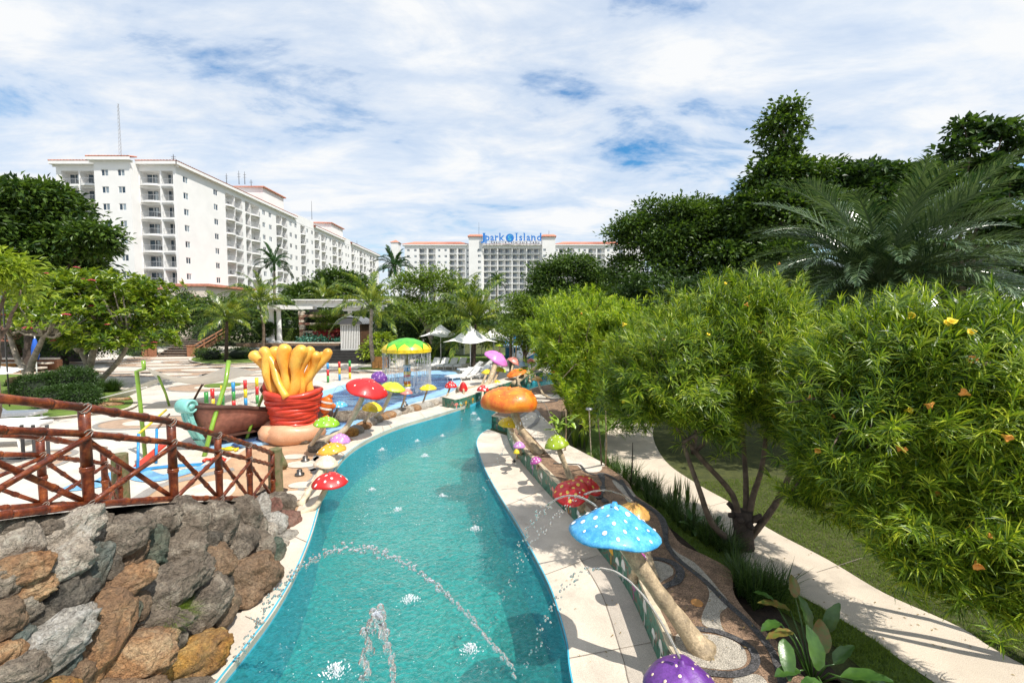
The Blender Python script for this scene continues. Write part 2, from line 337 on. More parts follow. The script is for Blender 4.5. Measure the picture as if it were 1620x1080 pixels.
class MB:
    def __init__(s): s.v = []; s.f = []; s.m = []; s.cm = 0
    def box(s, c, d, rz=0, rot=None):
        b = len(s.v); mtx = rot if rot is not None else Matrix.Rotation(rz, 3, 'Z'); c = Vector(c)
        for x in (-.5, .5):
            for y in (-.5, .5):
                for z in (-.5, .5): s.v.append(c + mtx @ Vector((x * d[0], y * d[1], z * d[2])))
        for q in ((0, 1, 3, 2), (4, 6, 7, 5), (0, 4, 5, 1), (2, 3, 7, 6), (0, 2, 6, 4), (1, 5, 7, 3)):
            s.f.append([b + i for i in q]); s.m.append(s.cm)
        return s
    def bar(s, a, b, wd, ht=None):
        a, b = Vector(a), Vector(b); d = b - a; q = d.to_track_quat('X', 'Z').to_matrix()
        return s.box((a + b) / 2, (d.length, wd, ht or wd), rot=q)
    def tube(s, pts, rad, n=8, cap=True, flat=1.0):
        pts = [Vector(p) for p in pts]; rad = rad if hasattr(rad, '__len__') else [rad] * len(pts)
        b0 = len(s.v); t0 = (pts[1] - pts[0]).normalized(); up = Vector((0, 0, 1)) if abs(t0.z) < .9 else Vector((1, 0, 0))
        x = t0.cross(up).normalized()
        for i, p in enumerate(pts):
            t = (pts[min(i + 1, len(pts) - 1)] - pts[max(i - 1, 0)]).normalized()
            x = (x - t * x.dot(t)).normalized(); y = t.cross(x)
            for k in range(n):
                a = 2 * math.pi * k / n; s.v.append(p + x * math.cos(a) * rad[i] + y * math.sin(a) * rad[i] * flat)
        for i in range(len(pts) - 1):
            for k in range(n):
                s.f.append([b0 + i * n + k, b0 + i * n + (k + 1) % n, b0 + (i + 1) * n + (k + 1) % n, b0 + (i + 1) * n + k]); s.m.append(s.cm)
        if cap:
            s.f.append([b0 + k for k in reversed(range(n))]); s.m.append(s.cm)
            e = b0 + (len(pts) - 1) * n; s.f.append([e + k for k in range(n)]); s.m.append(s.cm)
        return s
    def lathe(s, prof, n=24, c=(0, 0, 0), mtx=None, wob=None):
        """prof: (r, z) from one pole to the other"""
        b0 = len(s.v); c = Vector(c); mtx = mtx or Matrix.Identity(3); rings = []
        for i, (r, z) in enumerate(prof):
            if r < 1e-6: rings.append([len(s.v)]); s.v.append(c + mtx @ Vector((0, 0, z)))
            else:
                rings.append(list(range(len(s.v), len(s.v) + n)))
                for k in range(n):
                    a = 2 * math.pi * k / n; q = Vector((r * math.cos(a), r * math.sin(a), z))
                    if wob: q = wob(q, a)
                    s.v.append(c + mtx @ q)
        for A, B in zip(rings, rings[1:]):
            for k in range(n):
                k2 = (k + 1) % n
                if len(A) == 1 and len(B) == 1: continue
                if len(A) == 1: s.f.append([A[0], B[k], B[k2]])
                elif len(B) == 1: s.f.append([A[k], B[0], A[k2]])
                else: s.f.append([A[k], B[k], B[k2], A[k2]])
                s.m.append(s.cm)
        return s
    def quad(s, *p):
        b = len(s.v); s.v += [Vector(q) for q in p]; s.f.append(list(range(b, b + len(p)))); s.m.append(s.cm); return s
    def poly(s, pts, z0, z1=None):
        """flat polygon at z0, or prism from z0 up to z1"""
        pp = [Vector((p[0], p[1], 0)) for p in pts]; tr = tessellate_polygon([pp]); b = len(s.v)
        top = z0 if z1 is None else z1
        s.v += [Vector((p.x, p.y, top)) for p in pp]
        for t in tr:
            a, q, c = (pp[i] for i in t)
            if (q - a).cross(c - a).z < 0: t = tuple(reversed(t))
            s.f.append([b + i for i in t]); s.m.append(s.cm)
        if z1 is not None:
            n = len(pp); b2 = len(s.v); s.v += [Vector((p.x, p.y, z0)) for p in pp]
            ar = sum(pp[i].x * pp[(i + 1) % n].y - pp[(i + 1) % n].x * pp[i].y for i in range(n))
            for i in range(n):
                j = (i + 1) % n; q = [b2 + i, b2 + j, b + j, b + i]
                s.f.append(q if ar > 0 else q[::-1]); s.m.append(s.cm)
        return s
    def ribbon(s, pts, wd, z, closed=False, side=0):
        pts = [Vector((p[0], p[1], 0)) for p in pts]; n = len(pts); b = len(s.v)
        wds = wd if hasattr(wd, '__len__') else [wd] * n
        for i, p in enumerate(pts):
            a = pts[(i - 1) % n] if closed else pts[max(0, i - 1)]; c = pts[(i + 1) % n] if closed else pts[min(n - 1, i + 1)]
            t = (c - a).normalized(); nn = Vector((-t.y, t.x, 0)) * wds[i]
            lo, hi = (-.5, .5) if side == 0 else ((0, 1) if side > 0 else (-1, 0))
            zz = z(p) if callable(z) else z
            s.v += [p + nn * lo + Vector((0, 0, zz)), p + nn * hi + Vector((0, 0, zz))]
        for i in range(n if closed else n - 1):
            j = (i + 1) % n; s.f.append([b + 2 * i, b + 2 * j, b + 2 * j + 1, b + 2 * i + 1]); s.m.append(s.cm)
        return s
    def mesh(s, name, mats, smooth=False, off=None):
        mats = mats if isinstance(mats, (list, tuple)) else [mats]; me = bpy.data.meshes.new(name)
        vv = s.v if off is None else [v - off for v in s.v]
        me.from_pydata([tuple(v) for v in vv], [], s.f)
        for m in mats: me.materials.append(m)
        if len(mats) > 1: me.polygons.foreach_set('material_index', s.m)
        if smooth: me.polygons.foreach_set('use_smooth', [True] * len(s.f))
        me.update(); return me
    def build(s, name, mats, parent=None, smooth=False):
        off = ORG.get(parent) if parent is not None else None
        return link(s.mesh(name, mats, smooth, off), name, parent)

def spline(pts, n=6, closed=False):
    pts = [Vector(p) for p in pts]; o = []; m = len(pts)
    for i in range(m if closed else m - 1):
        g = (lambda k: pts[k % m]) if closed else (lambda k: pts[max(0, min(m - 1, k))])
        a, b, c, d = g(i - 1), g(i), g(i + 1), g(i + 2)
        for k in range(n):
            t = k / n; o.append(.5 * ((2 * b) + (c - a) * t + (2 * a - 5 * b + 4 * c - d) * t * t + (3 * b - a - 3 * c + d) * t ** 3))
    if not closed: o.append(pts[-1])
    return o
def struct(name, mb, mat, parent=None, smooth=False):
    o = mb.build(name, mat, parent, smooth)
    if parent is None: o['kind'] = 'structure'
    return o
# ------------------------------------------------------------------ foliage generators
def unit(v): return v / np.maximum(np.linalg.norm(v, axis=1, keepdims=True), 1e-6)
def leaves_mesh(name, cen, dirs, nrm, ln, wd, mat, off=None, curl=.18, extra=None):
    """one 2-quad leaf per row: base, two sides, tip, folded a little"""
    n = len(cen); dirs = unit(dirs); side = unit(np.cross(dirs, nrm)); up = np.cross(side, dirs)
    ln = ln[:, None]; wd = wd[:, None]
    a = cen; b = cen + dirs * ln * .5 + side * wd * .5 + up * ln * curl * .35; c = cen + dirs * ln - up * ln * curl; d = cen + dirs * ln * .5 - side * wd * .5 + up * ln * curl * .35
    V = np.stack([a, b, c, d], 1).reshape(-1, 3); i = np.arange(n) * 4
    Fc = np.stack([np.stack([i, i + 1, i + 2], 1), np.stack([i, i + 2, i + 3], 1)], 1).reshape(-1, 3)
    return npmesh(name, V, [Fc], [mat], off=off)
def crown_points(blobs, n, rng, shell=.72, low=-.75):
    w_ = np.array([(b[3] * b[4] * b[5]) ** (2 / 3) for b in blobs]); w_ = w_ / w_.sum()
    which = rng.choice(len(blobs), n, p=w_); B = np.array([b[:6] for b in blobs])
    u = unit(rng.normal(size=(n, 3))); u[:, 2] = np.where(u[:, 2] < low, -u[:, 2], u[:, 2])
    r = shell + (1.08 - shell) * rng.random(n) ** .6
    ph = B[which, 0]
    r *= 1 + .10 * rng.normal(size=n) * (rng.random(n) < .5) + .16 * np.sin(u[:, 0] * 5 + ph) * np.cos(u[:, 1] * 6 + ph * 2) + .1 * np.sin(u[:, 2] * 9 + ph * 3)
    return B[which, :3] + u * B[which, 3:6] * r[:, None], u
def crown(name, blobs, ncl, per, leaf, mat, parent, seed=1, sig=.5, flatness=.5, wr=.5, shell=.6, curl=.18, droop=0.0, low=-.75, lobes=0):
    rng = np.random.default_rng(seed)
    if lobes:
        bb = list(blobs)
        for b in blobs:
            for k in range(lobes):
                v = rng.normal(size=3); v[2] = abs(v[2]) * .8 - .15; v /= np.linalg.norm(v); s_ = .24 + .26 * rng.random(); o_ = .9 + .28 * rng.random()
                bb.append((b[0] + v[0] * b[3] * o_, b[1] + v[1] * b[4] * o_, b[2] + v[2] * b[5] * o_, b[3] * s_, b[4] * s_, b[5] * s_))
        cp, u = crown_points(bb, int(ncl * 1.75), rng, shell, low); r_ = np.mean([b[3] for b in blobs]); q = cp / r_ * 3.1
        n_ = np.sin(q[:, 0] * 1.3 + q[:, 2]) * np.sin(q[:, 1] * 1.7 + 1.1 * q[:, 0]) * np.sin(q[:, 2] * 2.1 + q[:, 1] * .6); kp = (n_ < .13) ; cp, u = cp[kp], u[kp]
    else: cp, u = crown_points(blobs, ncl, rng, shell, low)
    cen = np.repeat(cp, per, 0); uu = np.repeat(u, per, 0); n = len(cen)
    g = rng.normal(size=(n, 3)) * sig * np.array([1, 1, .45]); cen = cen + g
    d = unit(g) * .8 + uu * .5 + rng.normal(size=(n, 3)) * .45; d[:, 2] -= droop
    nr = rng.normal(size=(n, 3)) * flatness + np.array([0, 0, 1.]) + uu * .35
    ln = leaf * (.6 + .8 * rng.random(n)); me = leaves_mesh(name, cen, d, nr, ln, ln * wr, mat, ORG.get(parent), curl)
    return link(me, name, parent)
def limbs(mb, base, tips, r0, seed, wig=.12, n=7):
    rr = random.Random(seed); base = Vector(base)
    for t in tips:
        t = Vector(t); dl = (t - base).length; pts = []
        for k in range(7):
            f = k / 6; p = base.lerp(t, f); p.z = base.z + (t.z - base.z) * (f ** .75)
            if 0 < k: p += Vector((rr.uniform(-1, 1), rr.uniform(-1, 1), rr.uniform(-.5, .5))) * wig * dl * .35
            pts.append(p)
        mb.tube(pts, [r0 * (1 - .8 * k / 6) for k in range(7)], n)
def broadleaf(label, base, blobs, ncl, per, leaf, mat, seed, trunk=.22, tm='bark', name='leafy_tree', group=None, cat='tree', fork=.35, core=None, **kw):
    if kw.get('lobes', 5): blobs = [(q[0], q[1], q[2], q[3] * .86, q[4] * .86, q[5] * .84) for q in blobs]
    t = thing(name, label, cat, base, group); mb = MB(); b = Vector(base)
    c0 = Vector(blobs[0][:3]); top = b.lerp(Vector((c0.x, c0.y, c0.z)), fork)
    mb.tube([b - Vector((0, 0, .2)), b + Vector((0, 0, .05)), b.lerp(top, .5) + Vector((.08, .05, 0)), top], [trunk * 1.35, trunk * 1.1, trunk, trunk * .85], 9)
    limbs(mb, top, [(q[0], q[1], q[2] + q[5] * .25) for q in blobs], trunk * .62, seed)
    mb.build('trunk', M[tm], t, True)
    kw.setdefault('lobes', 7); crown('crown', blobs, ncl, per, leaf, M[mat], t, seed, **kw)
    return t

def frond_mesh(name, elev, ln, bend, nl, leaf, wd, mat, stiff=.3, ang=50, seed=0, rw=.03, vee=.35, lobes=1.0, start=.16):
    """frond leaving the crown along +x at elevation elev (deg), curving down by bend (deg)"""
    rr = np.random.default_rng(seed); K = 14; pts = [np.zeros(3)]; tg = []
    for k in range(K):
        a = R(elev - bend * (k / K) ** 1.5); d = np.array([math.cos(a), 0, math.sin(a)]); tg.append(d); pts.append(pts[-1] + d * ln / K)
    pts = np.array(pts); tg = np.array(tg + [tg[-1]])
    s = np.linspace(start, .985, nl); kk = s * K; i0 = np.minimum(kk.astype(int), K - 1); fr = (kk - i0)[:, None]
    p = pts[i0] * (1 - fr) + pts[i0 + 1] * fr; t = unit(tg[i0] * (1 - fr) + tg[i0 + 1] * fr); upv = np.cross(t, np.array([[0, 1., 0]])) * -1
    upv = unit(upv); upv[:, :] *= np.sign(upv[:, 2:3] + 1e-6)
    V = []; n = len(s); L_ = leaf * (np.sin(np.clip(s * 1.05, 0, 1) * math.pi) ** .55 * .85 + .22)
    F4, F3 = [], []; base = 0
    for sd in (-1, 1):
        A = R(ang) * (1 - .45 * s); A = A + rr.normal(0, .07, n)
        d = t * np.cos(A)[:, None] + np.array([[0, sd * 1., 0]]) * np.sin(A)[:, None] + upv * (vee + rr.normal(0, .10, (n, 1)))
        d = unit(d); ll = (L_ * (.9 + .2 * rr.random(n)))[:, None]
        m_p = p + d * ll * .55; dn = np.array([[0, 0, -1.]])
        tip = m_p + unit(d + dn * (1 - stiff) * 1.5) * ll * .45
        wv = np.cross(d, upv) ; wv = unit(wv) * wd
        q = np.stack([p - wv * .35, p + wv * .35, m_p - wv * .5, m_p + wv * .5, tip], 1).reshape(-1, 3)
        j = base + np.arange(n) * 5; F4.append(np.stack([j, j + 1, j + 3, j + 2], 1)); F3.append(np.stack([j + 2, j + 3, j + 4], 1)); V.append(q); base += n * 5
    mb = MB(); mb.tube([Vector(q) for q in pts], [rw * (1 - .85 * i / K) for i in range(K + 1)], 4, False)
    rv = np.array([tuple(v) for v in mb.v]); rf = np.array(mb.f) + base; V.append(rv)
    return npmesh(name, np.concatenate(V), [np.concatenate(F4), rf, np.concatenate(F3)], [mat])

FR = {}
def frond_set(kind, **k):
    FR[kind] = [[frond_mesh('frond', e, k['ln'], b, k['nl'], k['leaf'], k['wd'], M[k['mat']], k.get('stiff', .3), k.get('ang', 50), 10 * i + j, k.get('rw', .03), k.get('vee', .35))
                 for j in range(2)] for i, (e, b) in enumerate(k['bins'])]
frond_set('coco', ln=3.3, nl=42, leaf=.62, wd=.045, mat='l_palm', stiff=.15, vee=.15, bins=[(80, 75), (62, 100), (42, 95), (20, 85), (-8, 60)])
frond_set('royal', ln=2.8, nl=44, leaf=.62, wd=.055, mat='l_royal', stiff=.2, vee=.4, bins=[(84, 40), (65, 90), (42, 95), (18, 90), (-10, 70)])
frond_set('date', ln=4.1, nl=84, leaf=.66, wd=.026, mat='l_date', stiff=.7, ang=50, vee=.28, rw=.045, bins=[(66, 52), (52, 74), (36, 78), (20, 76), (4, 70), (-14, 48)])
def palm(label, base, top, scale, kind='coco', counts=(4, 5, 6, 6, 4), seed=0, tr=.13, tm='bark_pale', name='palm_tree', group=None, lean=0, wind=0):
    t = thing(name, label, 'palm', base, group); rr = random.Random(seed); b, tp = Vector(base), Vector(top)
    mb = MB(); pts, rad = [], []
    K = 16
    for k in range(K + 1):
        f = k / K; p = b.lerp(tp, f); p.x += math.sin(f * math.pi) * lean; pts.append(p); rad.append(tr * (1.25 - .45 * f) * (1.09 if k % 2 else .95))
    pts[0].z -= .15
    mb.tube(pts, rad, 9); mb.build('trunk', M[tm], t, True)
    if kind == 'royal':
        mb = MB(); mb.tube([tp, tp + Vector((0, 0, .5 * scale)), tp + Vector((0, 0, 1.0 * scale))], [tr * .95, tr * 1.0, tr * .4], 9); mb.build('crownshaft', M['l_broad'], t, True); tp = tp + Vector((0, 0, .8 * scale))
    for i, n in enumerate(counts):
        for j in range(n):
            o = link(FR[kind][i][rr.randrange(2)], 'frond', t); az = 2 * math.pi * (j + rr.uniform(-.3, .3)) / n + i * 1.3
            o.location = tp - b; s = scale * rr.uniform(.85, 1.12); o.scale = (s, s, s)
            o.rotation_euler = (rr.uniform(-.3, .3), rr.uniform(-.12, .12), az + wind * math.sin(az))
    return t

def oleander_mesh(name, tips, axes, leaf, per, mat, seed, off, wd=.011):
    """rosettes of long narrow leaves round shoot tips"""
    rng = np.random.default_rng(seed); n = len(tips) * per
    T = np.repeat(tips, per, 0); A = unit(np.repeat(axes, per, 0))
    k = np.tile(np.arange(per), len(tips)) / per
    T = T - A * (k * leaf * 1.3)[:, None]
    rv = rng.normal(size=(n, 3)); rv -= A * (rv * A).sum(1)[:, None]; rv = unit(rv)
    th = R(22) + k * R(62) + rng.normal(0, .12, n)
    d = A * np.cos(th)[:, None] + rv * np.sin(th)[:, None]; d = unit(d)
    ll = (leaf * (.65 + .5 * rng.random(n)) * (.75 + .35 * np.sin(k * 3.0)))[:, None]
    sd = np.cross(d, A); sd = unit(sd) * wd * (leaf / .14); dn = np.array([[0, 0, -1.]])
    m_p = T + d * ll * .5; tip = m_p + unit(d + dn * (.25 + .5 * k[:, None])) * ll * .5
    V = np.stack([T - sd * .35, T + sd * .35, m_p - sd * .55, m_p + sd * .55, tip], 1).reshape(-1, 3); j = np.arange(n) * 5
    return npmesh(name, V, [np.stack([j, j + 1, j + 3, j + 2], 1), np.stack([j + 2, j + 3, j + 4], 1)], [mat], off=off)
def oleander(label, base, blobs, ntips, leaf, seed, mat='l_oleander', per=27, trunk=.07, stems=None, nflow=0, group='narrow leaved flowering shrubs by the garden path', shell=.55, wd=.0092, twigs=60, flm='fl_orange', fs=1.0, low=-.95, upb=.65):
    t = thing('flowering_shrub', label, 'shrub', base, group); off = ORG[t]; rng = np.random.default_rng(seed)
    tp, u = crown_points(blobs, ntips, rng, shell, low)
    q_ = tp * 1.9; lump = np.sin(q_[:, 0] * 1.7 + q_[:, 1]) * np.sin(q_[:, 1] * 1.9 + q_[:, 2] * 1.3) * np.sin(q_[:, 2] * 2.3 + q_[:, 0] * .7); tp = tp + u * (lump * .30 + rng.gamma(1.2, .055, len(tp)) - .05)[:, None] * (np.mean([b[3] for b in blobs]) / 1.0) ** .5
    tp[:, 2] += np.where(u[:, 2] > .3, rng.gamma(1.0, .09, len(tp)), 0); kp = np.sin(tp[:, 0] * 7.1 + tp[:, 2] * 3) * np.sin(tp[:, 1] * 6.3) * np.sin(tp[:, 2] * 6.7 + 1) < .42; tp, u = tp[kp], u[kp]
    ns = 46; js = rng.integers(0, len(tp), ns); ups = u[js] * .5 + np.array([0, 0, .8]) + rng.normal(size=(ns, 3)) * .25; ups = unit(ups); kk_ = 9
    st_ = np.repeat(tp[js], kk_, 0) + np.repeat(ups, kk_, 0) * (np.tile(np.linspace(.02, 1, kk_), ns) * np.repeat(rng.uniform(.15, .5, ns), kk_))[:, None]; sa_ = np.repeat(ups, kk_, 0) + rng.normal(size=(ns * kk_, 3)) * .25
    tp = np.concatenate([tp, st_]); u = np.concatenate([u, unit(sa_)])
    ax = u * .75 + rng.normal(size=u.shape) * .35 + np.array([0, 0, upb])
    link(oleander_mesh('crown', tp, ax, leaf, per, M[mat], seed, off, wd), 'crown', t)
    mb = MB(); b = Vector(base)
    for s_ in (stems or []):
        mb.tube(spline(s_, 4), [trunk * (1 - .55 * k / (4 * (len(s_) - 1))) for k in range(4 * (len(s_) - 1) + 1)], 8)
    rr = random.Random(seed); ends = [Vector(s_[-1]) for s_ in (stems or [base])]
    for k in range(twigs):
        q = Vector(tp[rr.randrange(len(tp))]); e = min(ends, key=lambda v: (v - q).length); mid = e.lerp(q, .5) + Vector((rr.uniform(-.2, .2), rr.uniform(-.2, .2), rr.uniform(-.05, .25)))
        mb.tube([e, mid, q], [.028, .016, .006], 5, False)
    mb.build('trunk', M['bark'], t, True)
    # trumpet flowers
    fm = MB(); fm.lathe([(0, 0), (.009, .004), (.012, .025), (.024, .045), (.034, .06), (.026, .058), (.008, .03)], 8, wob=lambda q, a: q * (1 + .12 * math.cos(5 * a)))
    fme = fm.mesh('flower', M[flm], True); fme2 = fm.mesh('flower', M['fl_yellow'], True)
    cam_ = Vector((0, 0, CAMZ)); out_ = 0; order = sorted(range(len(tp)), key=lambda i: rr.random())
    for i in order:
        if out_ >= nflow: break
        q = Vector(tp[i]); v = (cam_ - q).normalized()
        if Vector(u[i]).dot(v) < .35: continue
        o = link(fme if rr.random() < .65 else fme2, 'flower', t); s = fs * rr.uniform(.8, 1.25); o.scale = (s, s, s)
        o.location = q + Vector(u[i]) * .1 - off; dd = (Vector(u[i]) + Vector((rr.uniform(-1, 1), rr.uniform(-1, 1), rr.uniform(-.8, .6)))).normalized()
        o.rotation_euler = dd.to_track_quat('Z', 'Y').to_euler(); out_ += 1
    return t

def blades_mesh(name, cen, h, spread, per, wd, mat, seed, off=None, arch=.6):
    rng = np.random.default_rng(seed); n = len(cen) * per; c = np.repeat(cen, per, 0)
    a = rng.random(n) * 2 * math.pi; o = np.stack([np.cos(a), np.sin(a), np.zeros(n)], 1); ti = (rng.random(n) ** .8 * spread)[:, None]
    hh = (h * (.55 + .6 * rng.random(n)))[:, None]; b = c + o * .03 * hh
    d = unit(o * ti + np.array([[0, 0, 1.]])); sd = np.cross(d, o); sd = unit(sd) * wd
    m_p = b + d * hh * .55; tip = m_p + unit(d + o * ti * arch + np.array([[0, 0, -1.]]) * ti * arch) * hh * .5
    V = np.stack([b - sd * .4, b + sd * .4, m_p - sd * .5, m_p + sd * .5, tip], 1).reshape(-1, 3); j = np.arange(n) * 5
    return npmesh(name, V, [np.stack([j, j + 1, j + 3, j + 2], 1), np.stack([j + 2, j + 3, j + 4], 1)], [mat], off=off)
def tuft(name, label, cat, loc, h, spread, per, wd, mat, seed, group=None, arch=.6, ncl=1, cr=.1):
    rng = np.random.default_rng(seed); cen = np.array(loc) + rng.normal(size=(ncl, 3)) * np.array([cr, cr, 0])
    t = thing(name, label, cat, loc, group); link(blades_mesh('foliage', cen, h, spread, per, wd, M[mat], seed, ORG[t], arch), 'foliage', t); return t
def bush(label, blobs, ncl, per, leaf, mat, seed, name='round_shrub', cat='shrub', group=None, sig=.09, core=.86, base=None, **kw):
    b0 = blobs[0]; base = base or (b0[0], b0[1], min(b[2] - b[5] for b in blobs)); t = thing(name, label, cat, base, group)
    crown('foliage', blobs, ncl, per, leaf, M[mat], t, seed, sig=sig, shell=.88, **kw)
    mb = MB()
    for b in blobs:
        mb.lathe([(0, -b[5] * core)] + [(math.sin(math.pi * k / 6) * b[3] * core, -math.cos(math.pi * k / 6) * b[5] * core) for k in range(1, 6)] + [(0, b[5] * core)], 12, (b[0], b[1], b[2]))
    mb.build('shade_core', M['blackcore'], t, True)['kind'] = 'stuff'; return t  # solid near-black cores, painting the shade inside the shrub

def ico_rock(seed, dim, rot, loc, mat, parent, name='stone', sub=4, rough=.3, ridg=.55):
    bm = bmesh.new(); bmesh.ops.create_icosphere(bm, subdivisions=sub, radius=1); o = Vector((seed * 7.3, seed * 3.1, seed * 1.7))
    for v in bm.verts:
        p = v.co.normalized(); 
        q = Vector([math.copysign(abs(c) ** .82, c) for c in p])
        n1_ = noise.noise(p * 1.3 + o); n2_ = 1 - abs(noise.noise(p * 2.6 + o)) * 2; n3_ = noise.noise(p * 6 + o); n4_ = 1 - abs(noise.noise(p * 11 + o)) * 2
        v.co = q * (1 + rough * n1_ + ridg * .22 * n2_ + .06 * n3_ + .022 * n4_)
    bm.transform(Matrix.LocRotScale(None, rot, Vector(dim)))
    me = bpy.data.meshes.new(name); bm.to_mesh(me); bm.free(); me.materials.append(mat)
    me.polygons.foreach_set('use_smooth', [True] * len(me.polygons)); me.update()
    ob = link(me, name, parent); ob.location = Vector(loc) - (ORG.get(parent) or Vector((0, 0, 0))); return ob
# ------------------------------------------------------------------ river outline on the ground
def PL(lst, z=0.0): return [P(x, y, z) for x, y in lst]
LE = [Vector((-3.3, -8, 0)), Vector((-3.3, 1, 0)), Vector((-3.32, 3.6, 0))] + PL([(345, 1080), (385, 1030), (430, 970), (465, 910), (490, 850), (505, 800), (520, 760), (545, 722), (580, 697), (630, 675), (690, 657), (735, 643)])
LE2 = PL([(735, 643), (800, 618), (840, 603), (859, 596), (872, 586), (880, 577), (884, 569)])
RE = [Vector((1.2, -8, 0)), Vector((.95, 1, 0)), Vector((.78, 3.6, 0))] + PL([(905, 1080), (897, 1020), (885, 975), (870, 930), (845, 880), (815, 825), (790, 785), (768, 745), (757, 715), (754, 700), (760, 688), (772, 680)])
RE2 = PL([(776, 678), (790, 660), (812, 643), (846, 627), (887, 618), (925, 604), (950, 592), (975, 580), (985, 568)])
LEs = spline(LE, 6); LE2s = spline(LE2, 4); REs = spline(RE, 6); RE2s = spline(RE2, 4)
left_edge = LEs + LE2s[1:]; right_edge = REs + RE2s
endl, endr = left_edge[-1], right_edge[-1]
WZ = -0.13
# ground, in two halves either side of the river
mb = MB()
mb.poly([(-2500, -60)] + [(-3.3, -60)] + [(p.x, p.y) for p in left_edge] + [(endl.x, 4000), (-2500, 4000)], -.008)
mb.poly([(p.x, p.y) for p in right_edge][::-1] + [(1.2, -60), (2500, -60), (2500, 4000), (endl.x, 4000), (endl.x, endl.y + .02)], -.008)
struct('ground', mb, M['grass_shaded'])
mb = MB(); mb.poly([(p.x, p.y) for p in left_edge] + [(p.x, p.y) for p in right_edge[::-1]], WZ)
struct('river_water', mb, M['water_river'])
mb = MB(); mb.poly([(-12, -12), (14, -12), (14, 60), (-12, 60)], -1.15); struct('pool_floor', mb, M['pool_floor'])
mb = MB()
for e in (left_edge, right_edge):
    for a, b in zip(e, e[1:]): mb.quad((a.x, a.y, -1.15), (b.x, b.y, -1.15), (b.x, b.y, -.008), (a.x, a.y, -.008))
struct('pool_wall', mb, M['pool_wall'])
# plaza paving on the left bank, out to the stage and the far lawns
mb = MB()
mb.poly([(-70, -20), (-3.3, -20)] + [(p.x, p.y) for p in left_edge] + [(endl.x - .2, 46), (-3, 46), (-8, 44), (-9, 56), (-40, 62), (-70, 60)], 0.0)
struct('plaza_paving', mb, M['concrete'])
# coping bands
mb = MB(); k0 = 12
def offs(e, w_):
    o = []
    for i, p in enumerate(e):
        t = (e[min(i + 1, len(e) - 1)] - e[max(i - 1, 0)]).normalized(); o.append(Vector((p.x - t.y * w_, p.y + t.x * w_, 0)))
    return o
def strip(mb, A, B, za, zb=None):
    zb = za if zb is None else zb
    for i in range(len(A) - 1): mb.quad((A[i].x, A[i].y, za), (A[i + 1].x, A[i + 1].y, za), (B[i + 1].x, B[i + 1].y, zb), (B[i].x, B[i].y, zb))
lw = offs(LEs, .42); strip(mb, offs(LEs, -.03), lw, .03); strip(mb, LEs, offs(LEs, -.03), -.1, .03)
strip(mb, lw, lw, .03, 0)
struct('coping_left', mb, M['coping'])
WALL = [Vector((2.2, -8, 0)), Vector((2.05, 1, 0)), Vector((1.95, 3.6, 0))] + PL([(1062, 1100), (1043, 1053), (1004.7, 960), (979, 915), (947, 873), (906, 822), (883, 800), (849, 761.5), (826.7, 734.8), (809, 709.6), (802, 690)])
WALs = spline(WALL, 6)
mb = MB(); pg = [(p.x, p.y) for p in REs] + [(p.x, p.y) for p in WALs[::-1]]
mb.poly(pg, .03); 
for a, b in zip(REs, REs[1:]): mb.quad((b.x, b.y, .03), (a.x, a.y, .03), (a.x, a.y, -.1), (b.x, b.y, -.1))
struct('coping_right', mb, M['coping'])
mb = MB(); mb.poly([(p.x, p.y) for p in offs(WALs, .42)[:42]] + [(p.x, p.y) for p in WALs[:42][::-1]], .034); struct('coping_band', mb, M['coping_band'])
mb = MB(); mb.ribbon(offs(WALs, .42)[:42], .012, .038)
for a, b in (((757, 700), (800, 704)), ((762, 735), (822, 728)), ((800, 802), (862, 776)), ((862, 912), (948, 880)), ((900, 1045), (1030, 1020))):
    mb.ribbon([P(*a), P(*b)], .009, .038)
struct('coping_joint', mb, M['joint'])
mb = MB()
for a, b in (((417, 990), (388, 978)), ((486, 860), (455, 846)), ((545, 722), (528, 706)), ((620, 678), (612, 668)), ((672, 662), (664, 652))):
    mb.ribbon([P(*a), P(*b)], .012, .037)
struct('coping_joint', mb, M['joint'])
mb = MB(); mb.ribbon([p for p in LEs[14:]], .03, .036); mb.ribbon(REs[12:], .02, .037)
struct('coping_edge', mb, M['pool_wall'])

# ------------------------------------------------------------------ raised planter right of the river
ZT = .5
PRs = spline([Vector((5.2, -6, 0)), Vector((4.3, 1, 0)), Vector((3.6, 3.2, 0))] + PL([(1271, 1069), (1229, 1014), (1191, 979), (1162, 940), (1155, 902), (1120, 880), (1078, 860), (1059, 835), (1041, 808), (1005, 782), (990, 759), (945, 728), (907, 715), (885, 690), (880, 668), (905, 650), (950, 640), (1000, 622)], ZT), 5)
KN = P(777.8, 678)
right_bank = [Vector((p.x + .12, p.y + .05, 0)) for p in RE2s]
outline = [(p.x, p.y) for p in WALs] + [(P(802, 683).x, P(802, 683).y), (KN.x, KN.y)] + [(p.x, p.y) for p in right_bank[1:20]]
far = right_bank[19]
tp_ = thing('planter_wall', 'low retaining wall painted with a green mushroom mural, edging the right coping', 'wall', (KN.x, KN.y, 0))
mb = MB(); wl = [Vector((x, y, 0)) for x, y in outline]
for a, b in zip(wl, wl[1:]): mb.quad((a.x, a.y, -.15), (b.x, b.y, -.15), (b.x, b.y, ZT - .03), (a.x, a.y, ZT - .03))
mb.build('mural', M['mural_paint'], tp_)
mb = MB(); ins = offs(wl, -.09)
for k in range(len(wl) - 1):
    a, b, c, d = wl[k], wl[k + 1], ins[k + 1], ins[k]
    mb.quad((a.x, a.y, ZT + .012), (b.x, b.y, ZT + .012), (c.x, c.y, ZT + .012), (d.x, d.y, ZT + .012)); mb.quad((a.x, a.y, ZT - .03), (b.x, b.y, ZT - .03), (b.x, b.y, ZT + .012), (a.x, a.y, ZT + .012))
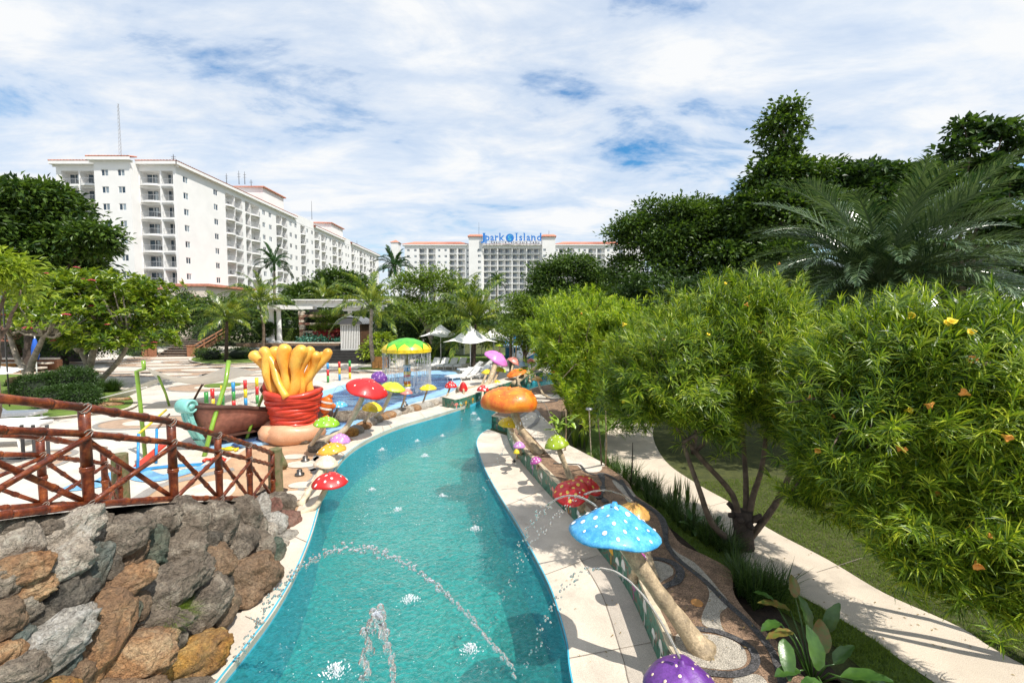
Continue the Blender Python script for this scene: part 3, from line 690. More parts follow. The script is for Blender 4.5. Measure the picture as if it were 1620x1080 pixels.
mb.build('wall_cap', M['stalk_pale'], tp_)
# painted mushrooms on the mural, thin raised relief
for fr, hgt, mk in [(.30, .26, 'white_dot'), (.335, .2, 'white_dot'), (.36, .3, 'white_dot'), (.40, .24, 'magenta'), (.45, .3, 'white_dot'), (.475, .22, 'white_dot'), (.50, .28, 'amber'), (.55, .26, 'white_dot'), (.57, .3, 'white_dot'), (.60, .24, 'white_dot'), (.64, .25, 'amber'), (.68, .27, 'white_dot'), (.72, .22, 'salmon'), (.76, .26, 'white_dot'), (.80, .22, 'lilac'), (.84, .25, 'white_dot'), (.88, .2, 'yellow'), (.92, .26, 'white_dot')]:
    i = int(fr * (len(WALs) - 2)); a, b = WALs[i], WALs[i + 1]; t = (b - a).normalized(); nn = Vector((-t.y, t.x, 0)); c = a.lerp(b, .5) + nn * .004
    mb = MB(); wv = .05 + hgt * .12
    def q(u, z): v = c + t * u; return (v.x, v.y, z)
    z0 = .06; mb.quad(q(-.012, z0), q(.012, z0), q(.009, z0 + hgt * .7), q(-.009, z0 + hgt * .7))
    mb.quad(*[q(math.cos(aa) * wv, z0 + hgt * .68 + max(0, math.sin(aa)) * hgt * .5) for aa in [math.pi * k / 8 for k in range(9)]])
    mb.build('painted_mushroom', M[mk], tp_)
top = [(p.x, p.y) for p in ins[:len(ins)]] + [(far.x + .5, far.y + 1.0)] + [(p.x, p.y) for p in PRs[::-1]]
mb = MB(); mb.poly(top, ZT); struct('pebble_bed', mb, M['pebble_brown'])
mb = MB()
for a, b in zip(PRs, PRs[1:]): mb.quad((a.x, a.y, .2), (b.x, b.y, .2), (b.x, b.y, ZT), (a.x, a.y, ZT))
struct('bed_edge', mb, M['pebble_brown'])
Z1 = [ZT + .004 * k for k in range(1, 9)]
def pxs(lst, z=ZT, n=5, closed=False): return spline(PL(lst, z), n, closed)
# flowing light and black pebble bands
def band(name, pts, wd, zi, mat):
    mb = MB(); mb.ribbon(pts, wd, Z1[zi]); return struct(name, mb, M[mat])
def z3(x, y): return (780 + x / 3.115, 780 + y / 3.115)
def blob(name, lst, zi, mat, z=None):
    mb = MB(); mb.poly(pxs(lst, ZT, 4, True), z if z is not None else Z1[zi]); return struct(name, mb, M[mat])
blob('pebble_patch', [z3(760, 335), z3(830, 338), z3(880, 365), z3(886, 400), z3(840, 430), z3(780, 470), z3(735, 440), z3(700, 380)], 0, 'pebble_grey')
blob('pebble_patch', [z3(900, 700), z3(1000, 690), z3(1130, 705), z3(1220, 750), z3(1250, 800), z3(1235, 850), z3(1150, 870), z3(1020, 855), z3(930, 820)], 0, 'pebble_grey')
blob('pebble_patch', [z3(850, 235), z3(905, 290), z3(990, 340), z3(1060, 410), z3(1110, 470), z3(1165, 545), z3(1120, 590), z3(1125, 650), z3(1140, 690), z3(1040, 650), z3(1030, 600), z3(1062, 520), z3(1060, 470), z3(1010, 410), z3(930, 350), z3(870, 290)], 0, 'pebble_grey')
blob('pebble_patch', [z3(1180, 920), z3(1290, 890), z3(1350, 930), z3(1370, 1010), z3(1250, 1020)], 0, 'pebble_grey')
band('pebble_band', pxs([z3(690, 20), z3(750, 60), z3(815, 110), z3(845, 180), z3(855, 245), z3(905, 320), z3(1040, 430), z3(1140, 530), z3(1250, 630), z3(1330, 720), z3(1385, 800), z3(1425, 930), z3(1430, 1010)]), .085, 1, 'pebble_black')
band('pebble_band', pxs([z3(745, 322), z3(820, 325), z3(885, 345), z3(922, 385), z3(905, 435), z3(850, 460), z3(805, 500)]), [.05 + .075 * math.sin(math.pi * k / 30) for k in range(31)], 2, 'pebble_black')
band('pebble_band', pxs([z3(985, 668), z3(1090, 680), z3(1190, 715), z3(1270, 765), z3(1296, 820), z3(1270, 870), z3(1190, 895), z3(1090, 890), z3(1020, 880)]), .085, 2, 'pebble_black')
mb = MB(); c = P(*z3(1005, 541), ZT); mb.lathe([(0, .012), (.07, .012), (.078, 0)], 16, (c.x, c.y, ZT + .004)); struct('drain_cover', mb, M['orange_stone'])
def z2(x, y): return (740 + x / 3.856, 580 + y / 3.856)
def z8(x, y): return (860 + x / 3.856, 580 + y / 3.856)
blob('pebble_patch', [z2(330, 290), z2(420, 280), z2(500, 350), z2(560, 440), z2(700, 520), z2(830, 590), z2(800, 610), z2(640, 600), z2(560, 590), z2(480, 520), z2(400, 430), z2(330, 350)], 0, 'pebble_cream')
blob('pebble_patch', [z8(130, 590), z8(200, 600), z8(250, 640), z8(340, 640), z8(350, 600), z8(260, 560), z8(180, 545)], 1, 'pebble_cream')
blob('pebble_patch', [z8(420, 690), z8(500, 720), z8(560, 790), z8(520, 830), z8(480, 770), z8(440, 730)], 0, 'pebble_grey')
band('pebble_band', pxs([z8(60, 590), z8(150, 595), z8(220, 600), z8(255, 640), z8(320, 660), z8(350, 650), z8(400, 665), z8(480, 720)]), .07, 2, 'pebble_black')
band('pebble_band', pxs([z8(350, 655), z8(365, 720), z8(350, 780), z8(380, 830)]), [.10 + .05 * math.sin(k) for k in range(16)], 3, 'pebble_black')
band('pebble_band', pxs([z8(470, 690), z8(540, 800), z8(600, 830), z8(700, 900), z8(740, 960), z8(745, 1020)]), .08, 3, 'pebble_black')
for cpx, rx, ry in (((868, 627), 1.35, .8), ((845, 633), 1.0, .55)):
    c = P(*cpx, ZT); mb = MB(); mb.ribbon([c + Vector((math.cos(a) * rx, math.sin(a) * ry, 0)) for a in [2 * math.pi * k / 28 for k in range(28)]], .14, Z1[3], True); struct('pebble_band', mb, M['pebble_black'])
    mb = MB(); mb.poly([c + Vector((math.cos(a) * rx * .7, math.sin(a) * ry * .7, 0)) for a in [2 * math.pi * k / 24 for k in range(24)]], Z1[1]); struct('pebble_patch', mb, M['pebble_cream'])
band('pebble_band', pxs([(822, 660), (842, 648), (852, 655), (848, 668), (835, 678)]), .15, 4, 'plaza_grey')

# terrace behind the planter: soil, lawn, path
GZ = .28
ter = [(p.x - .03, p.y) for p in PRs[:]] + [(7, 24), (60, 24), (60, -12), (5.2, -12)]
mb = MB(); mb.poly(ter, GZ - .02); struct('lawn', mb, M['grass_shaded'])
soil = [Vector((p.x - .05, p.y, 0)) for p in PRs[5:70]]; mb = MB(); strip(mb, soil, offs(soil, -.62), GZ - .012); struct('soil_strip', mb, M['soil'])
PA = spline([Vector((6.6, -6, 0)), Vector((5.4, 2, 0))] + PL([(1480, 1080), (1380, 1010), (1290, 955), (1200, 905), (1130, 850), (1060, 800), (985, 755), (962, 725), (957, 695), (975, 665), (1010, 650)], GZ), 5)
PB = spline([Vector((8.1, -6, 0)), Vector((7.0, 2, 0))] + PL([(1640, 1062), (1520, 992), (1400, 938), (1310, 885), (1215, 835), (1160, 797), (1098, 762), (1052, 728), (1033, 690), (1040, 667), (1065, 655)], GZ), 5)
mb = MB(); strip(mb, PA, PB, GZ); struct('garden_path', mb, M['path'])
mb = MB(); strip(mb, PA, offs(PA, .07), GZ - .004); mb2 = MB()
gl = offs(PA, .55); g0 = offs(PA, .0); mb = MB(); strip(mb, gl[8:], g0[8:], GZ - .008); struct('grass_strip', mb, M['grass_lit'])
mb = MB(); mb.ribbon([P(1292, 905, GZ), P(1365, 882, GZ)], .012, GZ + .004); mb.ribbon([P(1083, 812, GZ), P(1150, 793, GZ)], .01, GZ + .004); struct('path_joint', mb, M['joint'])
# grass blades on the strip nearest the camera
rng = np.random.default_rng(3); cs = []
for i in range(8, 40):
    a, b = g0[i], g0[i + 1]; c_, d_ = gl[i], gl[i + 1]
    for k in range(170):
        u, v = rng.random(2); cs.append((a.lerp(b, u)).lerp(c_.lerp(d_, u), v))
o = link(blades_mesh('grass', np.array([(p.x, p.y, GZ - .01) for p in cs]), .055, .8, 4, .004, M['l_grass'], 5), 'grass'); o['kind'] = 'stuff'
cs = []; PBo = offs(PB, -2.2)
for i in range(8, 40):
    a, b = PB[i], PB[i + 1]; c_, d_ = PBo[i], PBo[i + 1]
    for k in range(420):
        u, v = rng.random(2); cs.append((a.lerp(b, u)).lerp(c_.lerp(d_, u), v))
o = link(blades_mesh('grass', np.array([(p.x, p.y, GZ - .02) for p in cs]), .05, .8, 4, .004, M['l_grass'], 6), 'grass'); o['kind'] = 'stuff'

# ------------------------------------------------------------------ plaza mosaics: ovals of brown and cream pebble with a dark outline
def oval(px, py, rx, ry, rot=0, core=True, cm='pebble_cream', fm='plaza_brown', lvl=0, ring=.16):
    c = P(px, py); z = .004 + .016 * lvl; mt = Matrix.Rotation(R(rot), 3, 'Z')
    def el(k): return [c + mt @ Vector((math.cos(a) * rx * k, math.sin(a) * ry * k * (1 + .12 * math.sin(2 * a)), 0)) for a in [2 * math.pi * j / 32 for j in range(32)]]
    mb = MB(); mb.poly(el(1), z + .004); struct('mosaic_oval', mb, M[fm])
    if core: mb = MB(); mb.poly(el(.5), z + .008); struct('mosaic_core', mb, M[cm])
    mb = MB(); mb.ribbon(el(1.0), ring, z + .012, True); struct('mosaic_outline', mb, M['plaza_grey'])
for a in [(275, 566, 4.4, 2.2), (262, 577, 5.0, 1.5), (255, 592, 4.4, 1.3), (330, 585, 4.2, 1.6), (385, 592, 3.0, 1.2), (350, 612, 3.0, 1.6), (395, 580, 3.2, 1.5), (160, 572, 4.4, 2.0), (190, 590, 3.0, 1.0), (235, 668, 1.8, 1.1), (20, 735, 1.3, .8),
          (592, 586, 3.6, 1.7), (20, 600, 3, 1.2), (60, 720, 1.0, .5), (90, 590, 4, 1.4), (310, 572, 3, 1.3), (115, 690, 1.8, .5)]: oval(*a)
oval(592, 586, 2.0, .95, core=False, fm='pebble_cream', lvl=1, ring=.12)
# sand-coloured mosaic ground round the pirate play area, and a painted blue stream
mb = MB(); mb.poly(pxs([(440, 830), (300, 822), (205, 815), (230, 780), (300, 745), (370, 722), (420, 690), (480, 680), (545, 690), (560, 700), (530, 715), (500, 745), (480, 790)], 0, 4, True), .006); struct('mosaic_ground', mb, M['sand_tan'])
mb = MB(); mb.poly(pxs([(280, 790), (310, 768), (360, 758), (372, 775), (340, 800), (300, 808)], 0, 4, True), .010); struct('mosaic_core', mb, M['pebble_cream'])
mb = MB(); mb.ribbon(pxs([(150, 815), (215, 790), (255, 768), (330, 750), (370, 742)], 0), .3, .014); struct('mosaic_band', mb, M['plaza_grey'])
mb = MB(); mb.ribbon(pxs([(105, 770), (160, 765), (200, 745), (245, 757), (300, 745), (345, 735)], 0), [.7 - .01 * k for k in range(26)], .018); struct('mosaic_stream', mb, M['plaza_blue'])
mb = MB(); mb.ribbon(pxs([(215, 748), (235, 742), (270, 738), (320, 735)], 0), .28, .022); struct('mosaic_stream', mb, M['band_blue'])
mb = MB(); mb.poly(pxs([(280, 735), (330, 700), (360, 695), (372, 715), (350, 735), (310, 742)], 0, 4, True), .010); struct('mosaic_patch', mb, M['pebble_cream'])
for pts in ([(520, 712), (500, 722), (505, 738), (490, 745)], [(462, 798), (480, 770), (500, 752), (490, 735), (505, 722)]):
    mb = MB(); mb.ribbon(pxs(pts, 0), .16, .014); struct('mosaic_band', mb, M['plaza_grey'])
for px, py, r in ((462, 785, .3), (478, 768, .22), (478, 735, .3), (465, 723, .24)):
    c = P(px, py); mb = MB(); mb.poly([c + Vector((math.cos(a) * r * 1.5, math.sin(a) * r, 0)) for a in [2 * math.pi * k / 20 for k in range(20)]], .024); struct('mosaic_core', mb, M['pebble_cream'])
# lawns on the plaza
def island(name, lst, mat='grass_lit', kerb=True):
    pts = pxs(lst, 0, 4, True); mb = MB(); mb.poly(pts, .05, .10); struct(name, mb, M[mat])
    if kerb: mb = MB(); mb.ribbon(pts, .22, .106, True); mb.poly([p for p in pts], -.01, .085); struct('lawn_kerb', mb, M['coping'])
island('lawn_island', [(300, 571), (318, 563), (350, 560), (395, 560), (425, 565), (415, 573), (380, 576), (330, 577)])
island('lawn_island', [(-60, 600), (20, 594), (100, 598), (165, 606), (200, 622), (216, 638), (200, 650), (160, 655), (80, 664), (0, 664), (-80, 650)])
island('lawn_island', [(655, 572), (700, 564), (790, 560), (880, 556), (900, 564), (790, 570), (700, 577)], kerb=False)
mb = MB(); c = P(592, 583); mb.poly([c + Vector((math.cos(a) * 1.3, math.sin(a) * .9, 0)) for a in [2 * math.pi * k / 20 for k in range(20)]], 0, .07); struct('lawn_island', mb, M['grass_lit'])
mb = MB(); c = P(352, 610); mb.poly([c + Vector((math.cos(a) * 1.0, math.sin(a) * .8, 0)) for a in [2 * math.pi * k / 20 for k in range(20)]], 0, .07); struct('lawn_island', mb, M['grass_lit'])

# ------------------------------------------------------------------ kiddie pool
KP = [(330, 712), (372, 686), (400, 668), (440, 648), (500, 625), (560, 606), (600, 597), (650, 590), (712, 588), (728, 600), (722, 614), (700, 626), (660, 636), (620, 650), (585, 664), (560, 676), (520, 690), (450, 700)]
kin = [(365, 712), (400, 684), (440, 660), (500, 636), (560, 615), (600, 604), (650, 597), (704, 595), (716, 603), (712, 612), (690, 622), (650, 633), (610, 648), (575, 662), (540, 678), (450, 696), (400, 706)]
mb = MB(); mb.poly(pxs(KP, 0, 4, True), -.02, .10); struct('pool_rim', mb, pm('rim_blue', (.30, .52, .74), .5, .15, 1.5))
mb = MB(); mb.poly(pxs(kin, 0, 4, True), .108); struct('wading_pool_floor', mb, M['kids_floor'])
mb = MB(); mb.poly(pxs(kin, 0, 4, True), .15); struct('wading_water', mb, M['water_kids'])
mb = MB(); mb.ribbon(pxs([(640, 600), (662, 597), (700, 598)], 0), .8, .112); struct('pool_step', mb, pm('light_blue', (.25, .55, .78), .5))
# ------------------------------------------------------------------ hotels
def bar_rail(w_, pts, h=1.0, n=None, r=.018):
    """railing mesh along local polyline, with balusters"""
    mb = MB(); tot = sum((Vector(b) - Vector(a)).length for a, b in zip(pts, pts[1:]))
    for a, b in zip(pts, pts[1:]):
        a, b = Vector(a), Vector(b); mb.bar(a + Vector((0, 0, h)), b + Vector((0, 0, h)), .05, .06); mb.bar(a + Vector((0, 0, .1)), b + Vector((0, 0, .1)), .03)
        k = max(1, round((b - a).length / .22))
        for i in range(k): p = a.lerp(b, i / k); mb.bar(p + Vector((0, 0, .1)), p + Vector((0, 0, h)), .022)
    return mb
_cache = {}
def window_mesh(wd, ht, sl=True):
    k = ('w', round(wd, 2), round(ht, 2), sl)
    if k not in _cache:
        f = MB()
        for x in (-wd / 2 + .04, wd / 2 - .04, 0): f.box((x, -.07, ht / 2), (.07, .06, ht))
        for z in (.04, ht - .04): f.box((0, -.072, z), (wd, .055, .07))
        g = MB(); g.box((-wd / 4, -.11, ht / 2), (wd / 2 - .05, .02, ht - .08)); g.cm = 1; g.box((wd / 4, -.11, ht / 2), (wd / 2 - .05, .02, ht - .08))
        _cache[k] = (f.mesh('window', M['trim']), g.mesh('pane', [M['glass'], M['glass_light']]), g.mesh('pane', [M['glass_light'], M['glass']]), g.mesh('pane', [M['glass'], M['glass']]))
    return _cache[k]
def balc_mesh(wd, curved, dep=1.5):
    k = ('b', round(wd * 2) / 2, curved)
    if k not in _cache:
        w_ = round(wd * 2) / 2; pr = .55 if curved else .12; mb = MB()
        ptl = [(-w_ / 2 + w_ * i / 8, math.sin(math.pi * i / 8) ** .7 * pr + .06, 0) for i in range(9)] if curved else [(-w_ / 2, .08, 0), (w_ / 2, .08, 0)]
        pl = [(-w_ / 2, -.3)] + [(p[0], p[1] + .06) for p in ptl] + [(w_ / 2, -.3)]
        mb.poly([Vector((p[0], p[1], 0)) for p in pl][::-1], -.28, .06)
        rl = bar_rail(w_, ptl, 1.0)
        dm = MB(); dw = min(w_ * .62, 2.0); x0 = w_ / 2 - dw / 2 - .1
        dm.box((x0, -dep + .05, 1.1), (dw, .05, 2.1)); dm.cm = 1
        for x in (-dw / 2, 0, dw / 2): dm.box((x0 + x, -dep + .085, 1.1), (.07, .04, 2.15))
        dm.box((x0, -dep + .087, 2.16), (dw, .04, .07)); dm.cm = 2
        dm.box((x0 - dw * .3, -dep + .08, 1.05), (dw * .22, .02, 2.0))
        ch = MB(); ch.box((-w_ * .22, -.55, .42), (.5, .5, .06)); ch.box((-w_ * .22, -.78, .7), (.5, .05, .55))
        for sx_ in (-1, 1):
            for sy_ in (-1, 1): ch.bar((-w_ * .22 + sx_ * .22, -.55 + sy_ * .22, .06), (-w_ * .22 + sx_ * .22, -.55 + sy_ * .22, .42), .04)
        _cache[k] = (mb.mesh('balcony', M['trim']), rl.mesh('railing', M['metal_grey']), dm.mesh('glass_door', [M['glass'], M['trim'], M['glass_light']]), ch.mesh('balcony_chair', M['metal_dark']), w_)
    return _cache[k]
def facade(root, A, B, z0, nf, fh, cols, base=0.0, top=1.0, dep=1.5, rr=None, rail=True, chairs=True, oh=2.35, ww=1.25):
    """cols: (start, end, kind) along A->B; outward is to the right of A->B"""
    A, B = Vector((*A, 0)), Vector((*B, 0)); Ln = (B - A).length; t = (B - A).normalized(); n = Vector((t.y, -t.x, 0)); ang = math.atan2(-n.x, n.y)
    rr = rr or random.Random(int(Ln * 10)); w_ = MB(); rc = w_
    W = lambda s, o, z: A + t * s + n * o + Vector((0, 0, z))
    def q(mb, s0, s1, za, zb, o=0): mb.quad(W(s0, o, za), W(s1, o, za), W(s1, o, zb), W(s0, o, zb))
    zt = z0 + nf * fh + top; s = 0
    for (a, b, kd) in sorted(cols) + [(Ln, Ln, None)]:
        if a > s: q(w_, s, a, base, zt)
        if kd is None: break
        s = b; q(w_, a, b, base, z0 if kd == 'b' or kd == 'c' else z0 + .9)
        for f in range(nf):
            z = z0 + f * fh
            if kd in 'bc':
                zc_ = z + oh; zn = z + fh if f < nf - 1 else zt; q(w_, a, b, zc_, zn)
                rc.quad(W(a, 0, z), W(a, -dep, z), W(a, -dep, zc_), W(a, 0, zc_)); rc.quad(W(b, -dep, z), W(b, 0, z), W(b, 0, zc_), W(b, -dep, zc_))
                rc.quad(W(a, -dep, z), W(b, -dep, z), W(b, -dep, zc_), W(a, -dep, zc_)); rc.quad(W(a, 0, z), W(b, 0, z), W(b, -dep, z), W(a, -dep, z)); rc.quad(W(a, -dep, zc_), W(b, -dep, zc_), W(b, 0, zc_), W(a, 0, zc_))
                bm_, rm_, dm_, cm_, w0 = balc_mesh(b - a - .1, kd == 'c', dep)
                o = link(bm_, 'balcony', root); o.location = W((a + b) / 2, 0, z) - ORG[root]; o.rotation_euler = (0, 0, ang); o.scale = ((b - a - .06) / w0, 1, 1)
                if rail: link(rm_, 'railing', o)
                link(dm_, 'glass_door', o)
                if chairs and rr.random() < .5: link(cm_, 'balcony_chair', o)
            else:
                zw = z + .9; hw = 1.15; zn = z + fh + .9 if f < nf - 1 else zt; q(w_, a, b, zw + hw, zn); d_ = .14
                rc.quad(W(a, 0, zw), W(a, -d_, zw), W(a, -d_, zw + hw), W(a, 0, zw + hw)); rc.quad(W(b, -d_, zw), W(b, 0, zw), W(b, 0, zw + hw), W(b, -d_, zw + hw))
                rc.quad(W(a, -d_, zw), W(b, -d_, zw), W(b, -d_, zw + hw), W(a, -d_, zw + hw)); rc.quad(W(a, 0, zw), W(b, 0, zw), W(b, -d_, zw), W(a, -d_, zw)); rc.quad(W(a, -d_, zw + hw), W(b, -d_, zw + hw), W(b, 0, zw + hw), W(a, 0, zw + hw))
                ms = window_mesh(b - a, hw); o = link(ms[0], 'window', root); o.location = W((a + b) / 2, 0, zw) - ORG[root]; o.rotation_euler = (0, 0, ang); link(ms[1 + rr.randrange(3)], 'pane', o)
    w_.build('wall', M['white_wall'], root)
def cornice(root, pts, z, ov=.7, rh=1.1, rd=4.0, closed=False):
    """white eaves and a low clay tile roof strip along plan points (outward right)"""
    mb, rf = MB(), MB(); n = len(pts); P3 = [Vector((*p, 0)) for p in pts]; o1 = offs(P3, -ov); o2 = offs(P3, -.02); bk = offs(P3, rd); bk[0] = bk[0] + (P3[1] - P3[0]).normalized() * min(rd, (P3[1] - P3[0]).length * .35); bk[-1] = bk[-1] - (P3[-1] - P3[-2]).normalized() * min(rd, (P3[-1] - P3[-2]).length * .35)
    for i in range(n - 1):
        a, b, c, d = o1[i], o1[i + 1], o2[i + 1], o2[i]; up = Vector((0, 0, 1))
        mb.quad(a + up * z, b + up * z, b + up * (z + .55), a + up * (z + .55)); mb.quad(d + up * z, c + up * z, b + up * z, a + up * z)
        mb.quad(d + up * (z - .35), c + up * (z - .35), c + up * z, d + up * z)
        rf.quad(a + up * (z + .555), b + up * (z + .555), bk[i + 1] + up * (z + .5 + rh), bk[i] + up * (z + .5 + rh))
        rf.quad(a + up * (z + .50), b + up * (z + .50), b + up * (z + .62) - (b - c) * -.08, a + up * (z + .62) - (a - d) * -.08)
        L_ = (b - a).length; k = int(L_ / .55); t = (b - a).normalized()
        for j in range(k + 1):          # rounded tile courses
            p = a + t * (j * .55); q_ = bk[i] + (bk[i + 1] - bk[i]) * min(1, (j * .55) / max(L_, .01))
            rf.tube([p + up * (z + .60), q_ + up * (z + .55 + rh)], .13, 5, False)
    mb.build('cornice', M['trim'], root); rf.build('roof', M['roof_tile'], root)
def mast(root, p, h, arms=2, name='antenna'):
    mb = MB(); p = Vector(p); mb.tube([p, p + Vector((0, 0, h))], [.09, .04], 5)
    for k in range(arms): z = h * (.55 + .4 * k / max(1, arms)); mb.bar(p + Vector((-.4, 0, z)), p + Vector((.4, 0, z)), .05)
    mb.build(name, M['metal_dark'], root)

ht = thing('hotel_wing', 'long white eight storey hotel wing with balconies receding behind the palms on the left', 'hotel', (-60, 79, 0))
Z0, FH = 9.9, 2.885
X = -58.9
facade(ht, (-79.8, 79), (-71.5, 79), Z0, 7, FH, [(.9, 3.9, 'b'), (4.15, 7.4, 'c')], top=.5)
facade(ht, (-71.5, 77.2), (-65.3, 77.2), Z0, 7, FH, [(1.2, 2.45, 'w'), (4.0, 5.25, 'w')], top=.5)
facade(ht, (-65.3, 77.2), (-65.3, 79), Z0, 7, FH, [], top=.5); facade(ht, (-71.5, 79), (-71.5, 77.2), Z0, 7, FH, [], top=.5)
facade(ht, (-65.3, 79), (X, 79), Z0, 7, FH, [(.12, 3.6, 'c'), (3.85, 5.9, 'b')], top=.5)
lc = []
for a, b, k in [(92.4, 95.4, 'c'), (95.6, 98, 'b'), (99.2, 100.9, 'b'), (101.2, 104.7, 'c'), (112, 114.7, 'c'), (115, 117.3, 'b'), (124.8, 127.5, 'c'), (133.5, 136.6, 'c'), (138.2, 141, 'c'), (146.6, 150, 'c'), (151.6, 154, 'c'), (163.9, 166.5, 'c'), (172.7, 175.9, 'c'), (177.4, 179.7, 'c'), (184.9, 187.9, 'c'), (189, 191.7, 'c')]: lc.append((a - 79, b - 79, k))
for y in (81.3, 89.4, 106.5, 109.3, 119.3, 122.1, 128.9, 132, 142, 145.1, 155.3, 158.7, 161, 167.8, 170.6, 181.8, 183.5): lc.append((y - 79 - .6, y - 79 + .65, 'w'))
facade(ht, (X, 79), (X, 197), Z0, 7, FH, lc, top=.5)
mb = MB(); mb.box((X - 5.1, 197, 15.2), (10, .2, 30.4)); mb.box((-79.7, 87.1, 15.2), (.2, 16, 30.4)); mb.box((X - 11, 140, 30.2), (20, 114, .3)); mb.build('rear_wall', M['white_wall'], ht)
ze = Z0 + 7 * FH + .45
cornice(ht, [(-80.4, 79), (-71.5, 79)], ze); cornice(ht, [(-72.2, 77.2), (-64.7, 77.2)], ze + .1, rh=1.5)
cornice(ht, [(-65.3, 79), (X + .6, 79)], ze - .02); cornice(ht, [(X, 78.4), (X, 122)], ze); cornice(ht, [(X, 133), (X, 157)], ze - .1); cornice(ht, [(X, 163), (X, 197.5)], ze - .1)
for (x0, x1, y0, y1, zt) in ((-73, X - .8, 108, 117.5, 35.2), (-72, X - .8, 148, 158, 35.0)):
    mb = MB(); mb.box(((x0 + x1) / 2, (y0 + y1) / 2, (31 + zt) / 2), (x1 - x0, y1 - y0, zt - 31)); mb.build('stair_tower', M['white_wall'], ht)
    mb = MB(); cxm, cym = (x0 + x1) / 2, (y0 + y1) / 2; hx, hy = (x1 - x0) / 2 + .5, (y1 - y0) / 2 + .5
    c4 = [(cxm - hx, cym - hy, zt), (cxm + hx, cym - hy, zt), (cxm + hx, cym + hy, zt), (cxm - hx, cym + hy, zt)]
    for i in range(4): mb.quad(c4[i], c4[(i + 1) % 4], (cxm + (1.2 if i in (0, 1) else -1.2) * (1 if i != 2 else -1) * 0, cym, zt + 1.3))
    for i in range(4): a, b = Vector(c4[i]), Vector(c4[(i + 1) % 4]); mb.quad(a - Vector((0, 0, .25)), b - Vector((0, 0, .25)), b, a)
    mb.build('tower_roof', M['roof_tile'], ht)
mb = MB(); mb.box((X - 2.96, 127.5, 30.9), (6, 10.8, 2.2)); mb.build('parapet', M['white_wall'], ht); mb = MB(); mb.box((X - 2.96, 160, 30.8), (6, 5.8, 2.0)); mb.build('parapet', M['white_wall'], ht)
for x, y, z, h in ((-69, 109, 36, 2.6), (-66, 109, 36, 3.2), (-64.6, 109, 36, 3.0), (-63.2, 109.2, 35.4, 1.8), (-59.6, 79.6, 31.0, 1.6)): mast(ht, (x, y, z), h)
mast(ht, (-66, 148, 36), 6, 0); mast(ht, (-75, 148, 31), 7, 0); mast(ht, (-61, 176, 31), 3, 1)
# lattice mast on the roof
mb = MB(); p = Vector((-68.8, 79.5, 32))
for a in range(3): o_ = Vector((math.cos(a * 2.1) * .22, math.sin(a * 2.1) * .22, 0)); mb.bar(p + o_, p + o_ * .4 + Vector((0, 0, 9.2)), .04)
for k in range(14): a = p + Vector((-.2, 0, k * .65)); mb.bar(a, a + Vector((.4, 0, .65)) * 1, .03)
mb.build('lattice_mast', M['metal_grey'], ht)
# podium with arched window and clay band
mb = MB(); mb.box((-56.6, 84.5, 4.7), (6.3, 13.5, 9.4)); mb.build('podium', M['cream_wall'], ht)
mb = MB(); mb.box((-56.4, 84.5, 9.62), (7.4, 14.2, .42)); mb.box((-63.6, 78.4, 9.05), (7.2, .8, .25)); mb.build('podium_ledge', M['roof_tile'], ht)
mb = MB(); mb.box((-56.6, 77.6, 7.0), (6.6, .25, .3)); mb.build('podium_band', M['trim'], ht)
fr_ = MB(); cx_, zc2, ra = -57.0, 6.2, 2.1
for k in range(12):
    a0, a1 = math.pi * k / 12, math.pi * (k + 1) / 12; fr_.bar((cx_ + math.cos(a0) * ra, 77.6, zc2 + math.sin(a0) * ra), (cx_ + math.cos(a1) * ra, 77.6, zc2 + math.sin(a1) * ra), .22)
for k in range(1, 7): a0 = math.pi * k / 7; fr_.bar((cx_ + math.cos(a0) * .5, 77.62, zc2 + math.sin(a0) * .5), (cx_ + math.cos(a0) * ra, 77.62, zc2 + math.sin(a0) * ra), .12)
fo = fr_.build('arched_window', M['brown_wood'], ht)
g = MB(); g.quad(*[(cx_ + math.cos(math.pi * k / 12) * 2.0, 77.72, zc2 + math.sin(math.pi * k / 12) * 2.0) for k in range(13)]); g.box((cx_, 77.71, 4.4), (4, .05, 3.2)); g.box((cx_ - 4 + 1, 77.71, 5), (1.6, .05, 4.4)); g.build('pane', M['glass'], fo)

